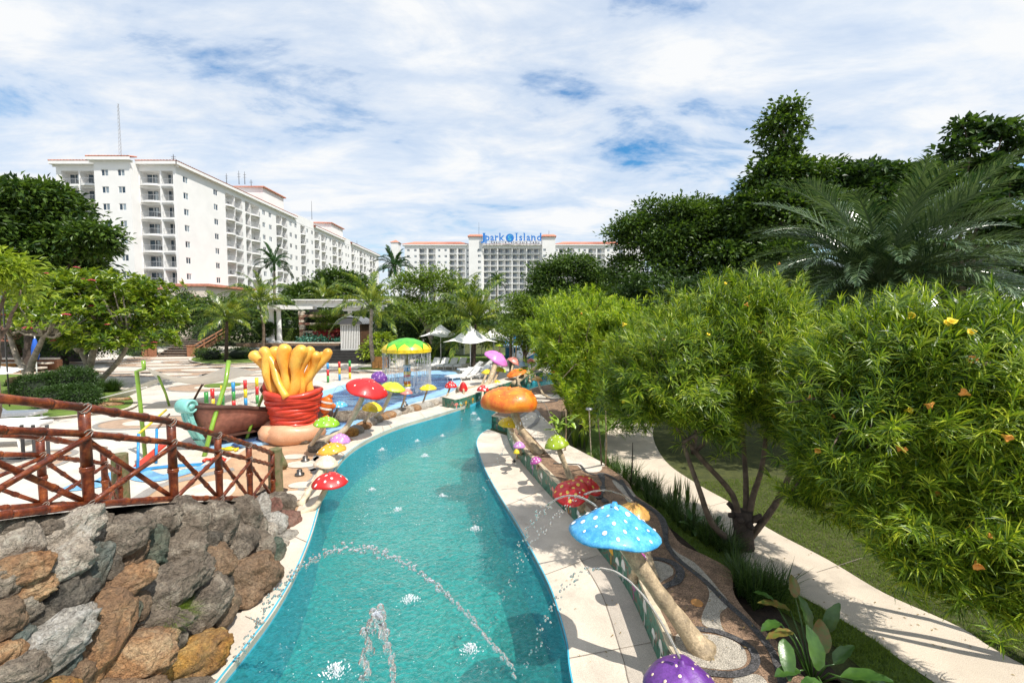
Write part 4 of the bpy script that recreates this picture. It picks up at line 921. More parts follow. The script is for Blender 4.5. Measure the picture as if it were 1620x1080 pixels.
# ---- far hotel with roof sign
YF = 223.0
def fx(px): return (px - 810) / 707.3 * YF
def fz(py): return D(810, py, YF).z
fh2 = thing('hotel_building', 'distant white hotel with red roofs and two towers carrying the blue sign', 'hotel', (fx(810), YF, 0))
FHF = 2.96; zt_ = fz(391); nfl = 9; z0f = fz(393) - .0 - nfl * FHF + .55
def pairs(x0, lst, kd): return [(fx(a) - x0, fx(b) - x0, kd) for a, b in lst]
c_ = fx(763.5)
cc = []
for k in range(4):
    a = 765.2 + k * 22.9; cc += [(a, a + 10.3), (a + 10.9, a + 21.2)]
facade(fh2, (fx(763.5), YF), (fx(857.5), YF), z0f, nfl, FHF, pairs(c_, cc, 'b'), top=.9, rail=True, chairs=False)
for a, b, wn in ((742, 763.5, (756.3, 761)), (857.5, 878, (858.6, 863.2))):
    x0 = fx(a); facade(fh2, (x0, YF - 1.5), (fx(b), YF - 1.5), z0f, nfl, FHF, [(fx(wn[0]) - x0, fx(wn[1]) - x0, 'w')], top=5.3)
    mb = MB(); tz = z0f + nfl * FHF + 5.3
    for s_ in (a, b): mb.box((fx(s_) + (.06 if s_ == a else -.06), YF + 3, tz / 2), (.1, 8.9, tz - .02))
    mb.build('tower_side', M['white_wall'], fh2)
    mb = MB(); cxm = (fx(a) + fx(b)) / 2; hx = (fx(b) - fx(a)) / 2 + .5
    mb.quad((cxm - hx, YF - 2.2, tz), (cxm + hx, YF - 2.2, tz), (cxm + hx * .75, YF + 1, tz + 1.3), (cxm - hx * .75, YF + 1, tz + 1.3)); mb.box((cxm, YF + 1, tz - .15), (hx * 2, 6.4, .3))
    mb.quad((cxm - hx, YF - 2.2, tz), (cxm - hx * .75, YF + 1, tz + 1.3), (cxm - hx, YF + 4, tz)); mb.quad((cxm + hx, YF - 2.2, tz), (cxm + hx, YF + 4, tz), (cxm + hx * .75, YF + 1, tz + 1.3)); mb.build('tower_roof', M['roof_tile'], fh2)
    mast(fh2, (fx(758 if a < 800 else 868), YF - 1, tz + .8), 6 if a < 800 else 2.2, 1)
x0 = fx(640)
wl_ = pairs(x0, [(663, 675), (677.3, 689), (711, 722.5), (724.5, 735.5)], 'b') + pairs(x0, [(643.5, 648), (655, 659), (692.5, 696.5), (703, 707), (738.4, 741.6)], 'w')
facade(fh2, (x0, YF), (fx(742), YF), z0f, nfl, FHF, wl_, top=.9, chairs=False)
x0 = fx(878)
wr_ = pairs(x0, [(884.5, 895.5), (897.5, 908.5), (931, 943), (945, 957), (979, 989)], 'b') + pairs(x0, [(878.6, 882.4), (914, 918), (923, 927), (960.5, 964.5), (970, 974)], 'w')
facade(fh2, (x0, YF), (fx(1000), YF), z0f, nfl, FHF, wr_, top=.9, chairs=False)
ze2 = z0f + nfl * FHF + .9
cornice(fh2, [(fx(637), YF), (fx(743), YF)], ze2, rd=5, rh=2.0); cornice(fh2, [(fx(764.5), YF), (fx(856.5), YF)], ze2, rd=4, rh=.8); cornice(fh2, [(fx(877), YF), (fx(1001), YF)], ze2, rd=5, rh=2.0)
mb = MB(); mb.box((fx(1005), YF + 6, ze2 / 2), (10, 10, ze2)); mb.build('end_block', M['white_wall'], fh2); mb = MB(); mb.box((fx(624), YF + 3, fz(383) / 2), (3.6, 5, fz(383))); mb.build('end_block', M['white_wall'], fh2)
mb = MB(); c = Vector((fx(624), YF + 3, fz(383)))
for i in range(4): a0, a1 = math.pi / 4 + math.pi / 2 * i, math.pi / 4 + math.pi / 2 * (i + 1); mb.quad(c + Vector((math.cos(a0) * 3.4, math.sin(a0) * 4, 0)), c + Vector((math.cos(a1) * 3.4, math.sin(a1) * 4, 0)), c + Vector((0, 0, 1.6)))
mb.build('tower_roof', M['roof_tile'], fh2)

# roof sign
sg = thing('roof_sign', 'large blue letters reading Jpark Island with a globe emblem on the far hotel roof', 'sign', (fx(810), YF - 1.0, fz(388)))
M['sign_blue'] = pm('sign_blue', (.02, .20, .62), .4, .1, 1); M['sign_cyan'] = pm('sign_cyan', (.14, .62, .78), .4, .1, 1); M['sign_grey'] = pm('sign_grey', (.12, .12, .15), .5)
def letter(ch, px, py, capx, wpx, mat, name='letter', serif=True, thick=.02, serf=None):
    cu = bpy.data.curves.new('t', 'FONT'); cu.body = ch; cu.size = 1; cu.extrude = .04; cu.offset = thick; cu.resolution_u = 3
    to = bpy.data.objects.new('t', cu); C.objects.link(to); dg = bpy.context.evaluated_depsgraph_get(); me = bpy.data.meshes.new_from_object(to.evaluated_get(dg)); bpy.data.objects.remove(to)
    co = np.empty(len(me.vertices) * 3, np.float32); me.vertices.foreach_get('co', co); co = co.reshape(-1, 3)
    xm, xM = co[:, 0].min(), co[:, 0].max(); sc = capx / .73 * YF / 700; wx = wpx * YF / 700
    co2 = np.empty_like(co); co2[:, 0] = (co[:, 0] - xm) / max(xM - xm, .01) * wx; co2[:, 1] = -co[:, 2] * 4; co2[:, 2] = co[:, 1] * sc
    me.vertices.foreach_set('co', co2.ravel()); me.materials.clear(); me.materials.append(mat); me.update()
    o = link(me, name, sg); o.location = Vector((fx(px), YF - 3.1, fz(py))) - ORG[sg]
    if serf:
        mb = MB(); S = YF / 700
        for (x, z, l) in serf: mb.box((x * wx, -.02, z * capx * S), (l * S, .3, .75 * S))
        so_ = mb.mesh('serif', mat); q = link(so_, 'serif', o)
base_y = 382.3
for ch, px, wpx, sf in [('J', 761.2, 6.8, [(.78, 1.0, 4.2)]), ('p', 768.4, 6.6, [(.1, .70, 2.6), (.12, -.27, 4)]), ('a', 776.2, 5.8, [(.97, .03, 1.8)]), ('r', 783.6, 5.2, [(.15, .03, 3.6), (.1, .70, 2.2)]), ('k', 790.2, 7.6, [(.12, .03, 3.2), (.1, 1.0, 2.4), (.92, .03, 3.0), (.85, .70, 2.6)]),
                        ('I', 816.0, 2.0, [(.5, 1.0, 5.2), (.5, .04, 5.2)]), ('s', 821.2, 4.8, []), ('l', 828.3, 1.9, [(.5, .03, 3.8), (.2, 1.0, 2.6)]), ('a', 832.8, 5.6, [(.97, .03, 1.8)]), ('n', 840.0, 6.6, [(.1, .03, 3.0), (.95, .03, 3.0), (.05, .70, 2.0)]), ('d', 849, 6.4, [(.97, .03, 2.0), (.85, 1.0, 2.4)])]:
    letter(ch, px, base_y, 11.2, wpx, M['sign_blue'], serf=sf, thick=.02)
for ch, px in zip('Resort&WaterparkCebu', [777, 781, 784.7, 788.3, 792, 795, 798.5, 803, 808.2, 812, 815, 818.6, 821.8, 825.6, 829, 832, 838, 842, 846, 850]):
    letter(ch, px, 386.6, 3.4, 2.6 if ch not in 'rt' else 1.8, M['sign_grey'], name='small_letter', thick=.03)
mb = MB(); ce = D(806.6, 376.3, YF - 2.7); rr_ = 6.3 * YF / 700
mb.quad(*[(ce.x + math.cos(2 * math.pi * k / 40) * rr_, ce.y, ce.z + math.sin(2 * math.pi * k / 40) * rr_) for k in range(40)]); mb.quad(*[(ce.x - math.cos(2 * math.pi * k / 40) * rr_, ce.y + .3, ce.z + math.sin(2 * math.pi * k / 40) * rr_) for k in range(40)])
gm = mb.build('globe_emblem', M['sign_blue'], sg)
mb = MB()
for (cxx, czz, r1, a0, a1, w0) in ((.15, .1, .62, 20, 250, .20), (-.1, -.2, .5, 190, 380, .22), (.2, -.1, .28, 60, 330, .16)):
    K = 16
    for k in range(K):
        f0, f1 = k / K, (k + 1) / K; q_ = []
        for f, s_ in ((f0, -1), (f1, -1), (f1, 1), (f0, 1)):
            a = R(a0 + (a1 - a0) * f); w2 = w0 * math.sin(math.pi * min(max(f, .02), .98)) * .5; r2 = (r1 + s_ * w2)
            q_.append((ce.x + (cxx + math.cos(a) * r2) * rr_ * .8, ce.y - .06, ce.z + (czz + math.sin(a) * r2) * rr_ * .8))
        mb.quad(*q_)
mb.build('swirl', M['sign_cyan'], gm)
mb = MB()
for k in range(18): x = fx(764 + k * 5.3); mb.bar((x, YF - 2.0, ze2), (x, YF - 2.0, fz(372) if k % 3 else fz(374)), .12)
for z in (fz(387.5), fz(383), fz(376)): mb.bar((fx(762), YF - 2.0, z), (fx(858), YF - 2.0, z), .12)
mb.build('sign_frame', M['white_paint'], sg)

# ------------------------------------------------------------------ stage, pergola, screen booth
YS = 44.0
def sxp(px, Y): return (px - 810) / 700 * Y
st = thing('stage_terrace', 'black stepped stage terrace in front of the white pergola', 'stage', (sxp(520, 42), 42, 0))
mb = MB(); mb.box(((sxp(432, 46) + sxp(600, 46)) / 2 + 1, 49.5, .72), (15.5, 9.6, 1.45)); mb.build('platform', M['concrete'], st)
mb = MB(); mb.box((-20.8, 44.7, 1.30), (14.0, .35, .34)); mb.build('platform_edge', M['pebble_brown'], st)
for k in range(4):
    mb = MB(); mb.box((sxp(500, 42) + .3 * k, 44.2 - .42 * k, (1.25 - .3 * k) / 2), (12.4 - .5 * k, .5, 1.25 - .3 * k)); mb.build('step', M['black_stone'], st)
mb = MB(); mb.box((sxp(554, 41.5), 42.4, .52), (5.2, 3.2, 1.04)); mb.build('booth_plinth', M['black_stone'], st)
for k in range(4):
    mb = MB(); mb.box((sxp(545, 40) - .1, 40.6 - .38 * k, (.84 - .22 * k) / 2), (4.2, .38, .84 - .22 * k)); mb.build('step', M['black_stone'], st)
lwall = thing('garden_wall', 'low cream garden wall left of the black stage steps', 'wall', (sxp(405, 46), 45, 0)); mb = MB(); mb.box((sxp(418, 45), 45, .62), (4.6, .4, 1.24)); mb.box((sxp(418, 45), 45, 1.28), (4.8, .5, .1)); mb.build('wall_block', M['pebble_cream'], lwall)
for px in (395, 407): mb = MB(); mb.box((sxp(px, 44.6), 44.6, .5), (.8, .6, 1.0)); mb.build('planter_box', M['trim'], lwall)
pg_ = thing('pergola', 'white columned pergola over the garden stage', 'pergola', (sxp(510, 46), 46, 1.45))
def pcol(px, Y, w_=.42):
    mb = MB(); x = sxp(px, Y); zt2 = CAMZ + (500 - 489) / 700 * Y
    mb.lathe([(0, 1.45), (w_ * .75, 1.45), (w_ * .75, 1.6), (w_ * .58, 1.66), (w_ * .5, 1.8), (w_ * .42, zt2 - .25), (w_ * .6, zt2 - .12), (w_ * .6, zt2), (0, zt2)], 14, (x, Y, 0)); mb.build('column', M['trim'], pg_, False)
for px, Y in ((430, 46), (441.5, 46), (423, 49.5), (554, 47.5), (595, 47.5), (553, 51), (594, 51)): pcol(px, Y, .5)
mb = MB(); zb = CAMZ + 11 / 700 * 46
mb.box((sxp(435, 46), 47.5, zb + .2), (2.3, 5.2, .42)); mb.box((sxp(462, 46.2), 46.2, zb + .17), (4.6, .5, .34)); mb.box((sxp(462, 49), 49, zb + .17), (5.4, .5, .3)); mb.build('beam', M['trim'], pg_)
mb = MB(); zb = CAMZ + 17.5 / 700 * 46; mb.box((sxp(541, 46.4), 46.4, zb + .16), (9.4, .6, .62)); mb.box((sxp(541, 46.4), 46.2, zb + .52), (9.8, 1.0, .12)); mb.box((sxp(541, 50), 50, zb + .1), (9.4, .5, .5)); mb.build('beam', M['trim'], pg_)
mb = MB(); mb.box((sxp(575, 46.8), 47, zb - .42), (4.2, .5, .38)); mb.build('beam', M['trim'], pg_)
for k in range(11):
    mb = MB(); x = sxp(471, 46) + k * .9; mb.box((x, 48.2, zb + .34), (.16, 4.6, .22)); mb.build('rafter', M['trim'], pg_)
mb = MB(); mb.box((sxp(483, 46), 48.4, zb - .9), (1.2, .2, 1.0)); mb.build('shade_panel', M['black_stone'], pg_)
sw = thing('ledge_wall', 'pink stone wall with open planted ledges under the pergola', 'wall', (sxp(505, 48), 48, 1.45))
rr = random.Random(11)
def stones(x0, x1, z0, z1, Y, sz=.3):
    z = z0
    while z < z1 - .05:
        x = x0 + rr.uniform(-.1, 0)
        while x < x1:
            w_ = rr.uniform(.8, 1.5) * sz; mb = MB(); hh = min(sz * .62, z1 - z); mb.box((min(x + w_ / 2, x1 - w_ / 4), Y - rr.uniform(0, .06), z + hh / 2), (w_ * .94, .32, hh * .9), rz=rr.uniform(-.05, .05)); mb.build('stone', M[rr.choice(['pebble_cream', 'plaza_brown', 'rk_pale', 'rk_red'])], sw); x += w_
        z += sz * .62
xa, xb = sxp(475, 48), sxp(552, 48)
stones(xa, xa + .45, 1.45, 4.75, 48, .42)
for z in (1.5, 2.35, 3.2, 4.1): stones(xa + .45, xb, z, z + .3, 48, .5)
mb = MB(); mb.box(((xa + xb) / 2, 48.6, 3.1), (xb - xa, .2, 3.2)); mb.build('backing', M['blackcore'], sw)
cpv = [( (xa + xb) / 2 + .6, 47.75, 4.3, 2.0, .25, .55), (xb - 1.6, 47.75, 3.6, 1.4, .25, .9), (xa + 2.2, 47.75, 3.0, 1.2, .2, .35), (xb - .8, 47.7, 2.9, .8, .25, .5)]
t = thing('hanging_vine', 'leafy green vine draped over the stone ledges under the pergola', 'vine', (xb - 1.5, 47.8, 4.6)); crown('foliage', cpv, 170, 22, .17, M['l_bright'], t, 5, sig=.22, shell=.2)
t = thing('ledge_plants', 'red and bluish leafy plants along the lowest ledge of the stone wall', 'plant', ((xa + xb) / 2, 47.5, 1.6)); crown('foliage', [(xa + 3, 47.4, 2.1, 1.7, .3, .4), (xb - 1, 47.4, 2.4, .9, .3, .4)], 60, 18, .26, M['l_red'], t, 6, sig=.2, shell=.2); crown('foliage', [(xa + 1.8, 47.3, 1.75, 1.5, .3, .3), (xb - 2, 47.3, 1.75, 1.2, .3, .25)], 60, 16, .28, M['l_teal'], t, 7, sig=.2, shell=.2)
hd = thing('clipped_hedge', 'rectangular clipped green hedge between the white columns', 'hedge', (sxp(458, 49), 49, 1.45)); x_ = sxp(458, 49)
mb = MB(); mb.box((x_, 49, 2.05), (2.3, .5, 1.3)); mb.build('shade_core', M['blackcore'], hd); rng = np.random.default_rng(4); n = 5200  # near-black box inside the hedge, its colour stands for shade between leaves
cen = np.stack([x_ + (rng.random(n) - .5) * 2.6, 48.72 + rng.random(n) * .1, 1.4 + rng.random(n) * 1.45], 1); link(leaves_mesh('foliage', cen, rng.normal(size=(n, 3)), rng.normal(size=(n, 3)) + np.array([0, -1, .5]), np.full(n, .09), np.full(n, .05), M['l_bright'], ORG[hd]), 'foliage', hd)
bt = thing('screen_booth', 'brown booth with a white slatted front and dark barrel roof', 'booth', (sxp(554, 41.5), 41.2, 1.04))
xl, xr, yb = sxp(538.5, 41.2), sxp(569.5, 41.2), 41.2
for z_ in (3.42, 1.12): mb = MB(); mb.box(((xl + xr) / 2, yb, z_), (xr - xl, .1, .13)); mb.build('frame_rail', M['white_paint'], bt)
for k in range(12):
    mb = MB(); x = xl + (xr - xl) * (k + .5) / 12; mb.box((x, yb - .03, 2.27), (.085, .07, 2.2)); mb.build('slat', M['white_paint'], bt)
mb = MB(); mb.box(((xl + xr) / 2, yb + .25, 2.25), (xr - xl - .1, .05, 2.3)); mb.build('back_panel', M['brown_wood'], bt)
for k in range(6): mb = MB(); mb.box((xr + .04, yb + .25 + .42 * k, 2.27), (.07, .38, 2.35)); mb.build('side_board', M['brown_wood'], bt)
mb = MB(); cxb = (xl + xr) / 2; ra = (xr - xl) / 2 + .5
for y0_, y1_ in ((yb - .35, yb + 2.9),):
    for k in range(10):
        a0, a1 = math.pi * (.12 + .76 * k / 10), math.pi * (.12 + .76 * (k + 1) / 10)
        for r_ in (0, .08): mb.quad((cxb + math.cos(a0) * ra, y0_, 3.1 + math.sin(a0) * (.95 + r_)), (cxb + math.cos(a0) * ra, y1_, 3.1 + math.sin(a0) * (.95 + r_)), (cxb + math.cos(a1) * ra, y1_, 3.1 + math.sin(a1) * (.95 + r_)), (cxb + math.cos(a1) * ra, y0_, 3.1 + math.sin(a1) * (.95 + r_)))
    mb.quad(*[(cxb + math.cos(math.pi * (.12 + .76 * k / 10)) * ra * .97, y0_ + .02, 3.1 + math.sin(math.pi * (.12 + .76 * k / 10)) * .95) for k in range(11)])
mb.build('barrel_roof', M['metal_dark'], bt)
for k in range(7): mb = MB(); mb.tube([(cxb + math.cos(a) * ra * 1.005, yb - .3 + .5 * k, 3.1 + math.sin(a) * 1.05) for a in [math.pi * (.12 + .76 * j / 10) for j in range(11)]], .03, 5); mb.build('roof_rib', M['metal_grey'], bt)

# staircase-like arched plank bridge, pavilion, small buildings
br = thing('plank_bridge', 'arched grey plank footbridge between brick end posts', 'bridge', (-35, 46, 0)); x0, x1 = sxp(252, 46.5), sxp(302, 46.5)
for k in range(15):
    mb = MB(); f = k / 14; mb.box(((x0 + x1) / 2 + f * .7, 46.2 + f * 5.2, .12 + 2.15 * math.sin(f * math.pi / 2)), (x1 - x0 - f * .3, .34, .08)); mb.build('plank', M['grey_wood'], br)
mb = MB()
for s_ in (0, 1): mb.bar(((x0, x1)[s_], 46.2, 0), ((x0, x1)[s_] + .7, 51.4, 2.1), .14, .4)
mb.quad((x0, 46.3, .0), (x1, 46.3, 0), (x1 + .5, 51.4, 2.1), (x0 + .8, 51.4, 2.1)); mb.build('beam', M['brown_wood'], br)
for x, w_ in ((x0 - .35, .5), (x0 - 1.0, .5), (x1 + .35, .5)): mb = MB(); mb.box((x, 45.9, .55), (w_, .5, 1.1)); mb.box((x, 45.9, 1.14), (w_ + .08, .58, .1)); mb.build('brick_post', M['brick'], br)
mb = MB()
for a, b in (((x1 + .1, 46.2, .9), (x1 + .75, 51.4, 3.0)), ((x1 + .1, 46.2, .5), (x1 + .75, 51.4, 2.6))): mb.bar(a, b, .1)
for f in (0, .33, .66, 1): mb.bar((x1 + .1 + .65 * f, 46.2 + 5.2 * f, 2.1 * f), (x1 + .1 + .65 * f, 46.2 + 5.2 * f, .95 + 2.1 * f), .1)
mb.build('handrail', M['brick'], br)
pv = thing('pavilion', 'open pavilion with a red roof behind the flowering tree at far left', 'pavilion', (-42, 37, 0))
mb = MB(); a = [(-56, 35, 2.35), (-39.6, 35, 2.35), (-41.6, 38.5, 3.95), (-56, 38.5, 3.95)]; mb.quad(*a); mb.quad((-39.6, 35, 2.35), (-39.6, 42, 2.35), (-41.6, 38.5, 3.95)); mb.quad((-56, 35, 2.2), (-39.6, 35, 2.2), (-39.6, 35, 2.35), (-56, 35, 2.35))
mb.build('roof', M['roof_tile'], pv)
for x in (-40.4, -44, -48, -52): mb = MB(); mb.box((x, 36, 1.2), (.4, .4, 2.4)); mb.build('post', M['brown_wood'], pv)
mb = MB(); mb.box((-48, 41, 1.3), (17, .2, 2.6)); mb.build('rear_wall', M['black_stone'], pv)
bw = thing('brick_wall', 'low tiered brick wall in front of the red roofed pavilion', 'wall', (-38, 33, 0))
for k in range(3): mb = MB(); mb.box((-42, 34.4 - .5 * k, .9 - .3 * k), (13, .5, .12)); mb.build('coping_slab', M['pebble_cream'], bw)
for k in range(9): mb = MB(); mb.box((-48 + k * 1.4, 33.4, .3), (.55, .5, .6)); mb.build('brick_pier', M['orange_stone'], bw)
mb = MB(); mb.box((-42, 34.6, .4), (13, .4, .8)); mb.build('backing', M['brick'], bw)
bu = thing('folded_umbrella', 'folded blue umbrella beside the dark trunk at left', 'umbrella', (sxp(54, 30), 30, 0)); mb = MB(); mb.tube([(sxp(54, 30), 30, 0), (sxp(54, 30), 30, 3)], .035, 6); mb.build('pole', M['white_paint'], bu)
mb = MB(); mb.lathe([(0, 2.75), (.08, 2.6), (.17, 2.1), (.19, 1.6), (.14, 1.25), (0, 1.25)], 12, (sxp(54, 30), 30, 0), wob=lambda q, a: Vector((q.x * (1 + .2 * math.sin(5 * a)), q.y * (1 + .2 * math.sin(5 * a)), q.z))); mb.build('canopy', M['blue_cloth'], bu, True)
wh = thing('service_hut', 'small cream and white hut beyond the sloping lawn behind the umbrellas', 'hut', (sxp(722, 48), 48, 0)); mb = MB(); mb.box((sxp(718, 48), 48, 1.2), (1.2, 1.2, 2.4)); mb.build('wall', M['cream_wall'], wh); mb = MB(); mb.box((sxp(728, 48), 47.6, 1.15), (.9, 1.2, 2.3)); mb.build('side_wall', M['white_paint'], wh)
mb = MB(); mb.box((sxp(722, 48), 48, 2.5), (2.4, 2, .14)); mb.build('roof', M['cream_wall'], wh)
# ------------------------------------------------------------------ trees and palms
def B(px, py, Y, rx, ry, dy=None):
    """ellipsoid seen at a pixel with pixel radii, at depth Y"""
    p = D(px, py, Y); s = Y / 700; return (p.x, p.y, p.z, rx * s, (dy if dy is not None else (rx + ry) / 2 * s * .9), ry * s)
def bs(px, Y, z=0): return (sxp(px, Y), Y, z)
broadleaf('big feathery dark green tree rising at the far left edge before the white hotel', bs(40, 33), [B(50, 352, 33, 64, 58), B(105, 388, 33, 56, 34), B(20, 405, 32, 66, 66), B(80, 440, 33.5, 66, 42), B(5, 338, 33, 44, 46), B(146, 378, 32.5, 28, 20)], 1250, 26, .44, 'l_mid', 21, .35, 'bark_dark', sig=.42, wr=.42, shell=.55, droop=.1)
broadleaf('tree with large lime leaves reaching in from the left edge over a globe lamp', bs(-30, 15), [B(8, 432, 15, 34, 22), B(-20, 440, 15, 40, 40), B(35, 462, 15, 16, 14)], 60, 14, .30, 'l_lime', 22, .16, 'bark', sig=.25, wr=.34, droop=.25)
def plumeria(label, base, blobs, n, seed, leaf=.36, nfl=10, trunks=None, group='flowering frangipani trees on the left lawn'):
    t = thing('frangipani_tree', label, 'tree', base, group); b = Vector(base); rng = np.random.default_rng(seed); off = ORG[t]
    cp, u = crown_points(blobs, n, rng, .72, -.35); per = 13; cen = np.repeat(cp, per, 0); k = np.tile(np.arange(per), n) / per; m = len(cen)
    A = np.repeat(unit(u * .5 + np.array([0, 0, .8]) + rng.normal(size=u.shape) * .2), per, 0); rv = rng.normal(size=(m, 3)); rv -= A * (rv * A).sum(1)[:, None]; rv = unit(rv)
    th = R(35) + k * R(60); d = A * np.cos(th)[:, None] + rv * np.sin(th)[:, None]; ll = leaf * (.7 + .5 * rng.random(m))
    link(leaves_mesh('crown', cen - A * (k * .12)[:, None], d, A + rng.normal(size=(m, 3)) * .25, ll, ll * .36, M['l_plumeria'], off, .2), 'crown', t)
    mb = MB(); rr = random.Random(seed)
    for tr in trunks: mb.tube(spline(tr, 4), [.20 * (1 - .55 * i / (4 * (len(tr) - 1))) for i in range(4 * (len(tr) - 1) + 1)], 8)
    ends = [Vector(tr[-1]) for tr in trunks] + [Vector(tr[-2]) for tr in trunks]
    for i in range(46):
        q = Vector(cp[rr.randrange(len(cp))]); e = min(ends, key=lambda v: (v - q).length + rr.random()); mb.tube([e, e.lerp(q, .5) + Vector((0, 0, -.25)), q], [.09, .06, .03], 6, False)
    mb.build('trunk', M['bark_pale'], t, True)
    f = MB()
    for i in range(9): a = i * 2.4; r_ = .05 * math.sqrt(i); f.lathe([(0, 0), (.05, .02), (.06, .05), (0, .04)], 6, (math.cos(a) * r_, math.sin(a) * r_, .02 * (3 - i * .3)))
    fm = f.mesh('flower', M['fl_pink'], True)
    for i in range(nfl):
        j = rr.randrange(len(cp)); 
        while u[j][1] > 0: j = rr.randrange(len(cp))
        o = link(fm, 'flower', t); o.location = Vector(cp[j]) + Vector(u[j]) * .14 - off; s = rr.uniform(.7, 1.2); o.scale = (s, s, s)
    return t
G0 = P(147, 612); 
plumeria('spreading frangipani with red flower clusters above the clipped shrubs', G0, [B(150, 482, 26, 100, 48), B(85, 480, 26, 62, 36), B(215, 500, 27, 66, 38), B(150, 540, 24.5, 52, 26), B(230, 540, 26, 45, 22), B(120, 455, 27, 55, 26), B(60, 505, 25, 40, 20)], 1500, 31, trunks=[[G0, D(140, 580, 26), D(128, 555, 26), D(115, 520, 26)], [G0, D(165, 595, 26), D(188, 570, 25.6), D(205, 540, 25.8)], [D(141, 582, 26), D(150, 550, 26), D(160, 515, 26.5)], [D(128, 556, 26), D(105, 535, 26), D(80, 515, 26)]], nfl=16)
G1 = P(44, 622)
plumeria('smaller frangipani leaning left with a bare forked trunk beside the blue umbrella', G1, [B(70, 515, 22, 42, 20), B(40, 500, 22.5, 32, 22), B(100, 500, 23, 30, 22)], 150, 32, .28, 5, trunks=[[G1, D(42, 590, 23), D(28, 568, 23), D(15, 530, 23)], [D(44, 595, 23), D(52, 570, 23), D(70, 530, 22.5)]])
broadleaf('dark round tree in the gloom behind the frangipani trunks', bs(100, 38), [B(100, 545, 38, 60, 34), B(60, 530, 36, 40, 30), B(180, 540, 40, 46, 30)], 420, 22, .22, 'l_dark', 33, .2, 'bark_dark', name='leafy_tree')
bush('dark clipped mound shrub furthest left of the frangipani trunk', [B(72, 616, 21.5, 38, 22)], 900, 12, .085, 'l_hedge', 41, group='clipped mound shrubs on the left lawn')
bush('tallest clipped mound shrub right below the frangipani crown', [B(112, 606, 22, 32, 24)], 900, 12, .085, 'l_hedge', 42, group='clipped mound shrubs on the left lawn')
bush('clipped mound shrub nearest the bamboo railing', [B(95, 628, 19.8, 28, 16)], 700, 12, .08, 'l_hedge', 43, group='clipped mound shrubs on the left lawn')
bush('right front clipped mound shrub beside the green pipe stub', [B(128, 628, 20, 26, 17)], 700, 12, .08, 'l_hedge', 44, group='clipped mound shrubs on the left lawn')
tuft('spiky_shrub', 'round dark spiky leaved clump right of the clipped shrubs', 'plant', P(172, 622), .85, .9, 260, .02, 'l_dark', 45, cr=.35, ncl=5)
tuft('strappy_plant', 'loose green and brown strappy plants below the orange boulder at left', 'plant', P(30, 628), .5, .9, 60, .02, 'l_bright', 46, cr=.8, ncl=16)
tuft('bromeliad_plant', 'spiky bromeliads at the foot of the leaning frangipani', 'plant', P(65, 606), .6, .9, 40, .04, 'l_dry', 47, cr=.4, ncl=4)
tuft('strappy_plant', 'dark strappy plants at the left edge above the bamboo rail', 'plant', P(8, 612), .5, .9, 60, .02, 'l_dark', 48, cr=.5, ncl=6)

palm('dwarf coconut palm on the kerbed lawn island', P(358, 573), D(359, 508, 39), 1.1, 'coco', (5, 6, 7, 6, 4), 1, .14, 'bark_dark', group='coconut palms around the plaza')
palm('coconut palm standing behind the wavy yellow sculpture at left', bs(412, 43), D(411, 480, 43), 1.2, 'coco', (4, 6, 6, 5, 3), 2, .13, 'bark', group='coconut palms around the plaza', lean=.3)
palm('coconut palm with a slim curved trunk in front of the booth', P(592, 583), D(588, 488, 33), 1.12, 'coco', (4, 5, 5, 6, 5), 3, .14, 'bark_pale', group='coconut palms around the plaza', lean=-.15)
palm('broad coconut palm spreading over the white umbrellas', bs(747, 36), D(752, 512, 36), 1.5, 'coco', (6, 8, 8, 7, 6), 4, .19, 'bark_dark', group='coconut palms around the plaza')
palm('small palm peeking over the middle of the pergola beam', bs(515, 56), D(515, 475, 56), 1.1, 'coco', (4, 6, 6, 5, 2), 5, .12, group='coconut palms around the plaza')
palm('low palm beside the hotel podium left of the staircase bridge', bs(205, 50), D(205, 486, 50), .95, 'coco', (3, 5, 6, 6, 3), 6, .13, group='coconut palms around the plaza')
palm('distant palm before the centre of the far hotel', bs(786, 90), D(786, 452, 90), 1.05, 'royal', (2, 4, 5, 5, 3), 7, .18, name='royal_palm')
palm('second palm crown showing behind the broad coconut palm', bs(730, 48), D(728, 470, 48), 1.1, 'coco', (4, 5, 6, 4, 2), 17, .12, group='coconut palms around the plaza')
palm('dark royal palm in front of the left hotel wing', bs(434, 64), D(434, 428, 64), 1.15, 'royal', (2, 4, 5, 5, 3), 8, .2, 'bark_pale', name='royal_palm', group='tall royal palms')
palm('royal palm with a pale smooth trunk between the two hotels', bs(626, 60), D(625, 434, 60), 1.15, 'royal', (3, 5, 6, 6, 4), 9, .22, 'trim', name='royal_palm', group='tall royal palms')

broadleaf('rounded dark tree above the left part of the pergola', bs(540, 64), [B(540, 452, 64, 34, 26), B(505, 465, 64, 34, 22), B(480, 472, 62, 24, 20), B(572, 462, 66, 24, 24)], 520, 22, .42, 'l_mid', 51, .3, 'bark_dark', sig=.5)
broadleaf('bright leafed gnarly tree with pale twisted limbs behind the umbrellas', bs(692, 44), [B(650, 450, 44, 26, 24), B(690, 450, 44, 34, 26), B(720, 465, 44, 20, 24), B(640, 490, 44, 20, 26), B(670, 500, 43, 34, 22), B(705, 500, 44, 24, 22)], 420, 22, .26, 'l_bright', 52, .26, 'bark_pale', sig=.4, shell=.35, wig=0) if False else broadleaf('bright leafed gnarly tree with pale twisted limbs behind the umbrellas', bs(692, 44), [B(650, 450, 44, 26, 24), B(690, 450, 44, 34, 26), B(720, 465, 44, 20, 24), B(640, 490, 44, 20, 26), B(670, 500, 43, 34, 22), B(705, 500, 44, 24, 22)], 380, 22, .26, 'l_bright', 52, .26, 'bark_pale', sig=.4, shell=.35)
